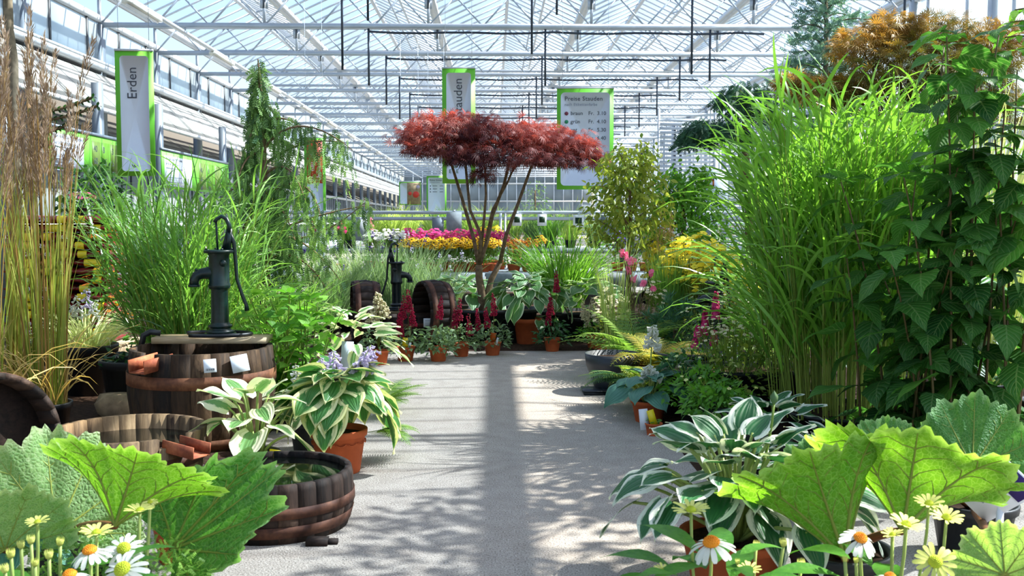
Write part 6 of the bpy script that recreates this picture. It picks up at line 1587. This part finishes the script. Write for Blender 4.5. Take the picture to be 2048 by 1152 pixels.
    # pink loosestrife at the right
    b = foot(1420, 6.5); r = np.random.default_rng(521); t = thing('loosestrife', 'magenta loosestrife spikes in front of the huge grass', 'flower', b); pot(t, .1, .16, 'blackplastic')
    m = MB(); mound(m, r, 420, .26, .5, .06, T_LANCE, (0, 0, .1)); m.build('leaves', M['leaf'], t, kind='stuff')
    for x, y, h in ((1410, 625, .14), (1432, 585, .16), (1396, 655, .05), (1428, 665, .08), (1390, 680, .04)):
        p = at(x, y, 6.45) - b; s = MB(); s.tube(bez((0, 0, .15), (p[0] * .4, 0, p[2] * .7), p, 6), .003, 4); o = s.build('flower_stem', M['stem'], t); m = MB(); spike(m, r, p - (0, 0, h), h, .022, .022, int(700 * h) + 20, (0, 0, 1), T_FIVE); m.build('flower_spike', M['magenta'], o, kind='stuff')
    # low green filling plants with white-ish flowers, black troughs
    tray('black_trough', 'black trough of low green plants left of the huge grass', 1470, 6.3, .9, .5, .28)
    tray('black_trough', 'grey-rimmed trough behind the white flower spike', 1385, 6.9, .5, .4, .3)
    for i, (px, Y, R, h, mt, fm, nf, lab) in enumerate(((1400, 5.75, .25, .3, 'leaf', 'limepetal', 4, 'low green leafy plant behind the white-edged hosta'), (1475, 6.0, .27, .5, 'leaf_yellow', 'creamf', 60, 'pale green plant with cream flowers left of the huge grass'), (1520, 6.9, .3, .68, 'grass_lime', 'creamf', 120, 'cream-flowering spirea behind the loosestrife'), (1360, 6.1, .2, .35, 'leaf_deep', 'limepetal', 3, 'dark green leafy plant right of the blue-green hosta'), (1445, 5.4, .22, .25, 'leaf', 'limepetal', 3, 'bright green low plant beneath the huge grass'), (1420, 7.6, .3, .5, 'leaf_grey', 'creamf', 20, 'grey-green plant behind the loosestrife'), (1540, 7.8, .3, .6, 'leaf', 'lemon', 40, 'green plant with yellow flowers behind the spirea'), (1800, 6.6, .5, .9, 'leaf_deep', 'limepetal', 2, 'dark green bush behind the huge grass'), (2000, 5.6, .4, .8, 'leaf_deep', 'limepetal', 2, 'dark green bush behind the tall shrub'))):
        flowering('leafy_perennial', lab, px, Y, 0, R, h, mt, fm, nf * 2, .012, 530 + i, T_FIVE, 'plant', None, .12, .16, 'blackplastic', 420, .06, T_SMALL)
    # third pump, half hidden
    b = foot(1432, 7.35); t = thing('hand_pump', 'black hand pump half hidden behind the arching grass at the right', 'pump', b, None, -0.3); 
    m = MB(); m.lathe([(0, 0), (.16, 0), (.17, .3), (0, .3)], 20); m.build('stand', M['blackplastic'], t); pump(t, .3, 'pump_black')
right_plants()
# ------------------------------------------------------------------ foreground: hosta, giant rhubarb leaves, coneflowers
def gunnera_leaf(parent, base, tip, normal, width, seed, cup=0.2, sinus=2.3, mat='gunnera', ruf=0.05, funnel=None):
    """huge lobed leaf: base is where the stalk joins, tip the end of the middle lobe (of the axis for a funnel-shaped leaf)"""
    r = np.random.default_rng(seed); base = np.asarray(base, float); tip = np.asarray(tip, float)
    L = np.linalg.norm(tip - base); nt_, nr = 120, 12
    if funnel: sinus = 2.75
    th = np.linspace(-sinus, sinus, nt_ + 1); lobes = np.linspace(-0.86, 0.86, 7) * sinus
    near = np.min(np.abs(th[:, None] - lobes[None]), 1) / (0.86 * sinus / 3)
    Rr = (1 - 0.14 * np.abs(th / sinus) ** 1.5) * (1.06 - 0.32 * np.clip(near, 0, 1) ** 1.6)
    Rr *= 1 + 0.05 * np.abs(np.sin(th * 10 + 3 * r.random())) + 0.03 * np.sin(th * 47 + r.random() * 6) + 0.008 * r.normal(0, 1, nt_ + 1)
    rho = np.linspace(0, 1, nr + 1)
    V = np.zeros((nr + 1, nt_ + 1, 3)); ph = r.uniform(0, 6); crease = np.cos(np.clip(near, 0, 1) * PI)
    for i, q in enumerate(rho):
        rad = q * Rr; ruff = ruf * q ** 2 * np.sin(th * 7.5 + ph) + 0.4 * ruf * q ** 3 * np.sin(th * 21 + ph)
        if funnel:
            al = funnel * (0.82 + 0.3 * q ** 2); rr = rad * np.sin(al) + ruff + 0.035 * q * crease
            V[i, :, 0] = rad * np.cos(al) - 0.5 * ruff; V[i, :, 1] = rr * np.sin(th) * width; V[i, :, 2] = rr * np.cos(th) * 0.75
        else:
            V[i, :, 0] = rad * np.cos(th); V[i, :, 1] = rad * np.sin(th) * width / L
            V[i, :, 2] = cup * q ** 1.6 * (0.4 + 0.6 * np.abs(th / sinus)) + ruff - 0.04 * q * crease
    uv = np.stack([np.repeat(rho, nt_ + 1), np.tile(th / (2 * sinus) + 0.5, nr + 1)], 1)
    q = [[i * (nt_ + 1) + j, (i + 1) * (nt_ + 1) + j, (i + 1) * (nt_ + 1) + j + 1, i * (nt_ + 1) + j + 1] for i in range(nr) for j in range(nt_)]
    m = MB(); m.add(V.reshape(-1, 3), q, uv=uv)
    lf = m.mesh('leaf', M[mat], True); F = frame(base, tip - base, normal, L)
    o = obj('leaf', lf, parent, F)
    # raised veins, branching
    vm = MB(); off = np.zeros(3) if funnel else np.array([0, 0, -0.004])
    def fi(q_, t_):
        i = q_ * nr; i0 = min(int(i), nr - 1); j = (t_ + sinus) / (2 * sinus) * nt_; j0 = min(max(int(j), 0), nt_ - 1); a, b = i - i0, j - j0
        return (V[i0, j0] * (1 - a) + V[i0 + 1, j0] * a) * (1 - b) + (V[i0, j0 + 1] * (1 - a) + V[i0 + 1, j0 + 1] * a) * b
    wl = 0.86 * sinus / 3
    for l in lobes:
        P = np.array([fi(q_, l) for q_ in np.linspace(0, 0.95, 9)]); vm.tube(P + off, np.linspace(0.016, 0.004, 9), 5, False)
        for q0 in (0.3, 0.45, 0.6, 0.75):
            for s in (-1, 1):
                P = np.array([fi(min(.98, q0 + 0.24 * x), np.clip(l + s * wl * 0.5 * x, -sinus, sinus)) for x in np.linspace(0, 1, 4)]); vm.tube(P + off, np.linspace(0.006, 0.002, 4), 4, False)
    obj('veins', vm.mesh('veins', M['gunnera_vein'], True), o)
    return o

def gunnera_mats():
    for nm, c1, c2, ec in (('gunnera', '#3f7a1e', '#86b43a', '#a8cc78'), ('gunnera_pale', '#5c8f4a', '#9cba78', '#c4d4a4'), ('gunnera_dark', '#2f6a2c', '#5c9448', '#8cb47c')):
        k = NT(nm); uv = k.n('ShaderNodeUVMap'); sp = k.n('ShaderNodeSeparateXYZ'); k.l(uv.outputs[0], sp.inputs[0])
        co = k.coord(); nz = k.noise(5, 4, co, .6); fine = k.noise(34, 3, co)
        vor = k.n('ShaderNodeTexVoronoi', feature='DISTANCE_TO_EDGE'); vor.inputs['Scale'].default_value = 24; k.l(co, vor.inputs['Vector'])
        cell = k.ramp(vor.outputs['Distance'], [(0.0, (0, 0, 0, 1)), (0.12, (1, 1, 1, 1))])
        c = k.mix(nz, lin(c1), lin(c2)); c = k.mix(k.ramp(cell, [(0, (.45, .45, .45, 1)), (.6, (0, 0, 0, 1))]), c, lin(ec))
        c = k.mix(k.ramp(sp.outputs[0], [(.9, (0, 0, 0, 1)), (.99, (.7, .7, .7, 1))]), c, lin(ec))
        p = k.bsdf(c, .55, 0, .3, k.math('ADD', k.math('MULTIPLY', vor.outputs['Distance'], 1.2), k.math('MULTIPLY', fine, .5)), .4, .035)
        t = k.n('ShaderNodeBsdfTranslucent'); k.l(k.mix(1.0, c, (1.5, 1.5, .5, 1), 'MULTIPLY'), t.inputs[0])
        x = k.n('ShaderNodeMixShader'); x.inputs[0].default_value = .42; k.l(p.outputs[0], x.inputs[1]); k.l(t.outputs[0], x.inputs[2]); M[nm] = k.done(x)
    M['gunnera_vein'] = leaf_mat('leaf_vein', '#8a9a3c', '#b4ae58', .2); M['gunnera_stalk'] = leaf_mat('reddish_stalk', '#7a4a2a', '#96703a', .05)
gunnera_mats()

def gunneras():
    CAM = np.array([0, 0, CAMH])
    def leaves(t, b, root, specs):
        for (bx, by, bY, tx, ty, tY, w_, face, sd, mat, cup, sin_, fun) in specs:
            p = at(bx, by, bY); q = at(tx, ty, tY); tocam = nrm(CAM - p)
            nn = nrm(tocam + np.array([0, 0, 0.15 if fun else 0.5]))
            gunnera_leaf(t, p - b, q - b, nn, w_, sd, cup, sin_, mat, funnel=fun)
            stalk(t, bez(root, ((p - b) + root) / 2 + (0, 0, .03), p - b, 7), np.linspace(.016, .011, 7), 'gunnera_stalk', 8)
    b = foot(355, 3.5); t = thing('giant_rhubarb', 'giant-leaved rhubarb plant in a terracotta pot at the lower left', 'plant', b); pot(t, .11, .16, 'terra')
    leaves(t, b, np.array([0, 0, .14]), [(345, 1098, 3.05, 555, 950, 3.0, .2, 1, 601, 'gunnera_dark', .15, 1.7, None)])
    b = foot(120, 3.3); t = thing('giant_rhubarb', 'giant-leaved rhubarb plant with the funnel leaf at the left edge', 'plant', b); pot(t, .13, .18, 'blackplastic')
    leaves(t, b, np.array([0, 0, .16]), [(230, 1052, 2.85, 300, 855, 3.0, 1.0, -1, 602, 'gunnera', .5, 0, .86), (112, 1068, 3.15, 92, 868, 3.25, .27, 1, 603, 'gunnera_pale', .12, 2.0, None), (10, 1100, 2.8, -30, 990, 2.75, .2, 1, 604, 'gunnera_pale', .3, 2.0, None)])
    b = foot(1690, 3.0); t = thing('giant_rhubarb', 'giant-leaved rhubarb plant with funnel leaves at the lower right', 'plant', b); pot(t, .16, .2, 'blackplastic')
    leaves(t, b, np.array([0, 0, .17]), [(1805, 1062, 2.65, 1845, 830, 2.8, 1.0, -1, 611, 'gunnera', .55, 0, .88), (1690, 1118, 2.7, 1590, 850, 2.85, .9, -1, 612, 'gunnera', .5, 0, .7), (1640, 975, 3.05, 1620, 885, 3.2, .14, 1, 615, 'gunnera_dark', .2, 1.9, None)])
    b = foot(1960, 3.5); t = thing('giant_rhubarb', 'giant-leaved rhubarb plant with a spotted leaf at the right edge', 'plant', b); pot(t, .15, .2, 'blackplastic')
    leaves(t, b, np.array([0, 0, .17]), [(1945, 935, 3.3, 1950, 800, 3.45, .2, 1, 613, 'gunnera_dark', .2, 2.0, None), (1775, 915, 3.2, 1770, 840, 3.3, .13, 1, 616, 'gunnera_dark', .2, 1.9, None), (2010, 1150, 2.3, 2000, 1045, 2.3, .13, 1, 614, 'gunnera_pale', .35, 2.0, None)])
    # tilted label card among the right leaves
    p = at(1995, 985, 3.0); t = thing('plant_card', 'tilted white plant card with blue picture among the right giant leaves', 'card', p)
    m = MB(); a = -0.75; R = np.array([[math.cos(a), 0, -math.sin(a)], [0, 1, 0], [math.sin(a), 0, math.cos(a)]]) @ np.array([[1, 0, 0], [0, .85, -.5], [0, .5, .85]])
    m.box((0, 0, 0), (.14, .004, .2), R); m.build('card', M['white'], t)
    m = MB(); m.box(R @ np.array([0, -.004, .06]), (.12, .002, .07), R); m.build('picture', M['violet'], t)
    m = MB()
    for i in range(5): m.box(R @ np.array([-.025, -.004, -.0 - i * .014]), (.06, .002, .004), R)
    m.build('printed_lines', M['inkpale'], t); m = MB(); m.box((0.02, .02, -.25), (.02, .01, .42)); m.build('stake', M['white'], t)
gunneras()

def front_hosta():
    b = foot(1478, 3.15); t = thing('white_edged_hosta', 'large white-edged hosta in a terracotta pot at the right of the path', 'hosta', b); pot(t, .18, .2, 'terra')
    hosta(t, .19, 52, .33, .33, .2, .15, 'hosta_white', 621, droop=(-.65, .85)); hosta(t, .2, 18, .2, .2, .19, .14, 'hosta_white', 625, droop=(-.7, .1), stalks=False)
    s = MB(); p = at(1548, 805, 3.2) - b; s.tube(bez((0, 0, .2), (p[0] * .8, 0, .4), p, 8), np.linspace(.006, .004, 8), 6); o = s.build('flower_scape', M['stem'], t, True); m = MB(); m.lathe([(0, 0), (.012, .015), (.014, .03), (0, .05)], 8, p - (0, 0, .01)); m.build('bud', M['leaf_grey'], o, True)
    t = thing('white_edged_hosta', 'smaller white-edged hosta in the shade behind the large one', 'hosta', foot(1540, 4.7)); pot(t, .12, .16, 'blackplastic'); hosta(t, .15, 22, .26, .2, .17, .1, 'hosta_white', 622, droop=(-.4, .6), stalks=False, key='s')
    t = thing('white_edged_hosta', 'white-edged hosta half hidden behind the right giant leaves', 'hosta', foot(1660, 3.9)); pot(t, .13, .16, 'blackplastic'); hosta(t, .15, 24, .27, .2, .17, .1, 'hosta_white', 623, droop=(-.4, .5), stalks=False, key='s')
front_hosta()

def coneflowers():
    pet = leaf_tpl(6, 3, 'lance', 1, .34, .5, .12); pv = pet[0].copy()
    # blunt-tipped petal: widen the outer half
    u = pet[2][:, 0]; s_ = pet[2][:, 1] * 2 - 1; wid = np.where(u < .02, .3, np.where(u > .98, .55, np.minimum(1, .35 + 1.6 * u))) * .15
    pv[:, 1] = s_ * wid
    me = {k: tpl_mesh((pv, pet[1], pet[2]), 'petal', M[k]) for k in ('white_f', 'limepetal')}
    cone = {}
    for k in ('cone_orange', 'cone_green'):
        m = MB(); m.lathe([(0, -.05), (.3, -.02), (.36, .08), (.3, .2), (.16, .29), (.01, .32)], 14)
        Ms = [frame((.34 * math.sqrt(i / 60) * math.cos(i * 2.4), .34 * math.sqrt(i / 60) * math.sin(i * 2.4), .31 - .22 * (i / 60)), (1, 0, 0), (0, 0, 1), .07) for i in range(60)]
        m.inst(T_BLOB, Ms); cone[k] = m.mesh('cone', M[k], False)
    bud = MB(); bud.lathe([(0, -.3), (.3, -.2), (.4, .1), (.3, .35), (.0, .42)], 12)
    bud.inst(T_THIN, [frame((.36 * math.cos(a), .36 * math.sin(a), -.05), (math.cos(a) * .3, math.sin(a) * .3, 1), (math.cos(a), math.sin(a), 0), (.75, 1.2, 1)) for a in np.arange(0, 6.28, .42)])
    budm = bud.mesh('bud', M['limepetal'], False)
    lance = tpl_mesh(leaf_tpl(8, 3, 'lance', 1, .36, .7, .2, .01), 'leaf', M['leaf'])
    rr = np.random.default_rng(701)
    def plant(lab, px, Y, heads, nleaf, sd, z=0.0):
        r = np.random.default_rng(sd); b = foot(px, Y, z); t = thing('coneflower', lab, 'flower', b); pot(t, .13, .18, 'blackplastic')
        for (x, y, dia, kind, tilt, dY) in heads:
            Yh = Y + dY; p = at(x, y, Yh) - b; R = dia / FPX * Yh / 2
            st = MB(); C = bez((p[0] * .35 + r.normal(0, .03), p[1] * .35, .15), (p[0] * .9, p[1] * .9, p[2] * .5), p - (0, 0, R * .1), 8); st.tube(C, .0042, 6); so = st.build('flower_stem', M['stem_pale'], t, True)
            up = nrm((r.normal(0, .12), -math.sin(tilt), math.cos(tilt)))
            if kind == 'bud':
                obj('bud', budm, so, frame(p, np.cross(up, (0, 1, .2)), up, R)); continue
            pm, cm, droop = {'white': ('white_f', 'cone_orange', -.3), 'whiteg': ('white_f', 'cone_green', -.05), 'cup': ('limepetal', 'cone_green', .55), 'lime': ('limepetal', 'cone_green', .1)}[kind]
            ex = nrm(np.cross(up, (.2, 1, .1))); ey = np.cross(up, ex)
            obj('cone', cone[cm], so, frame(p, ex, up, R * (1.0 if kind != 'cup' else .8)))
            n = 15
            for i in range(n):
                a = 2 * PI * i / n + r.normal(0, .06); dd = ex * math.cos(a) + ey * math.sin(a); dr = droop + r.normal(0, .1)
                obj('petal', me[pm], so, frame(p + dd * R * .28, dd * math.cos(dr) + up * math.sin(dr), up, (R * .8 * r.uniform(.9, 1.08),) * 3))
        for i in range(nleaf):
            a = i * 2.4; rad = r.uniform(.02, .16); p = np.array([rad * math.cos(a), rad * math.sin(a), r.uniform(.2, .42)]); obj('leaf', lance, t, frame(p, nrm((math.cos(a), math.sin(a), r.uniform(-.1, .6))), (0, 0, 1), r.uniform(.12, .2)))
        return t
    plant('pale coneflower plant with open white and green heads at the lower left corner', 180, 2.25, [(180, 1104, 84, 'white', .15, 0), (248, 1098, 78, 'whiteg', .7, .05), (246, 1140, 96, 'whiteg', .65, -.1), (193, 1066, 62, 'cup', .1, .1), (280, 1022, 58, 'cup', .05, .25), (140, 1152, 80, 'white', .1, -.15), (300, 1005, 30, 'lime', .2, .3)], 16, 711)
    plant('coneflower plant with green buds at the left edge', 60, 2.3, [(75, 1045, 46, 'cup', .1, .1), (22, 1110, 40, 'bud', 0, 0), (42, 1092, 36, 'bud', 0, .1), (62, 1082, 38, 'bud', 0, .05), (120, 1086, 36, 'bud', 0, .05), (98, 1112, 40, 'bud', 0, -.05), (10, 1140, 40, 'bud', 0, -.1), (70, 1128, 34, 'bud', 0, 0)], 14, 712)
    plant('coneflower plant with a big white drooping head below the white-edged hosta', 1440, 2.3, [(1423, 1088, 100, 'white', .2, 0), (1382, 1022, 76, 'cup', .1, .1), (1512, 1092, 34, 'bud', 0, .1), (1567, 1088, 36, 'bud', 0, .15), (1603, 1130, 38, 'bud', 0, 0), (1498, 1140, 48, 'cup', .2, -.1), (1327, 1142, 44, 'cup', .1, 0), (1475, 1125, 24, 'bud', 0, .1)], 18, 713)
    plant('coneflower plant with open white and lime heads at the lower right', 1800, 2.25, [(1720, 1078, 82, 'white', .45, 0), (1858, 1008, 60, 'cup', .2, .15), (1893, 1036, 66, 'cup', .35, .1), (1812, 1050, 70, 'cup', .25, .05), (1870, 1124, 80, 'lime', .9, -.1), (1785, 1070, 44, 'cup', .1, .1), (1690, 1120, 26, 'bud', 0, 0), (1712, 1122, 26, 'bud', 0, .05), (1780, 1156, 70, 'white', .1, -.1)], 18, 714)
    # feathery chamomile foliage at lower left
    r = np.random.default_rng(721); t = thing('feathery_herb', 'feathery fresh-green herb between the coneflowers and the terracotta pot', 'herb', foot(190, 2.85)); m = MB()
    for i in range(5): mound(m, r, 500, .12, .17, .035, T_SPRAY, ((i - 2) * .1, r.uniform(-.1, .1), .13), zlo=-.4, shell=.2)
    m.build('foliage', M['grass_blue'], t, kind='stuff'); pot(t, .13, .18, 'blackplastic')
    t = thing('grey_leaf_plant', 'blue-grey leaved plant at the left edge below the giant leaf', 'plant', foot(15, 2.9)); pot(t, .1, .15, 'blackplastic'); hosta(t, .15, 9, .1, .2, .12, .08, 'hosta_blue', 722, stalks=False, key='g')
coneflowers()
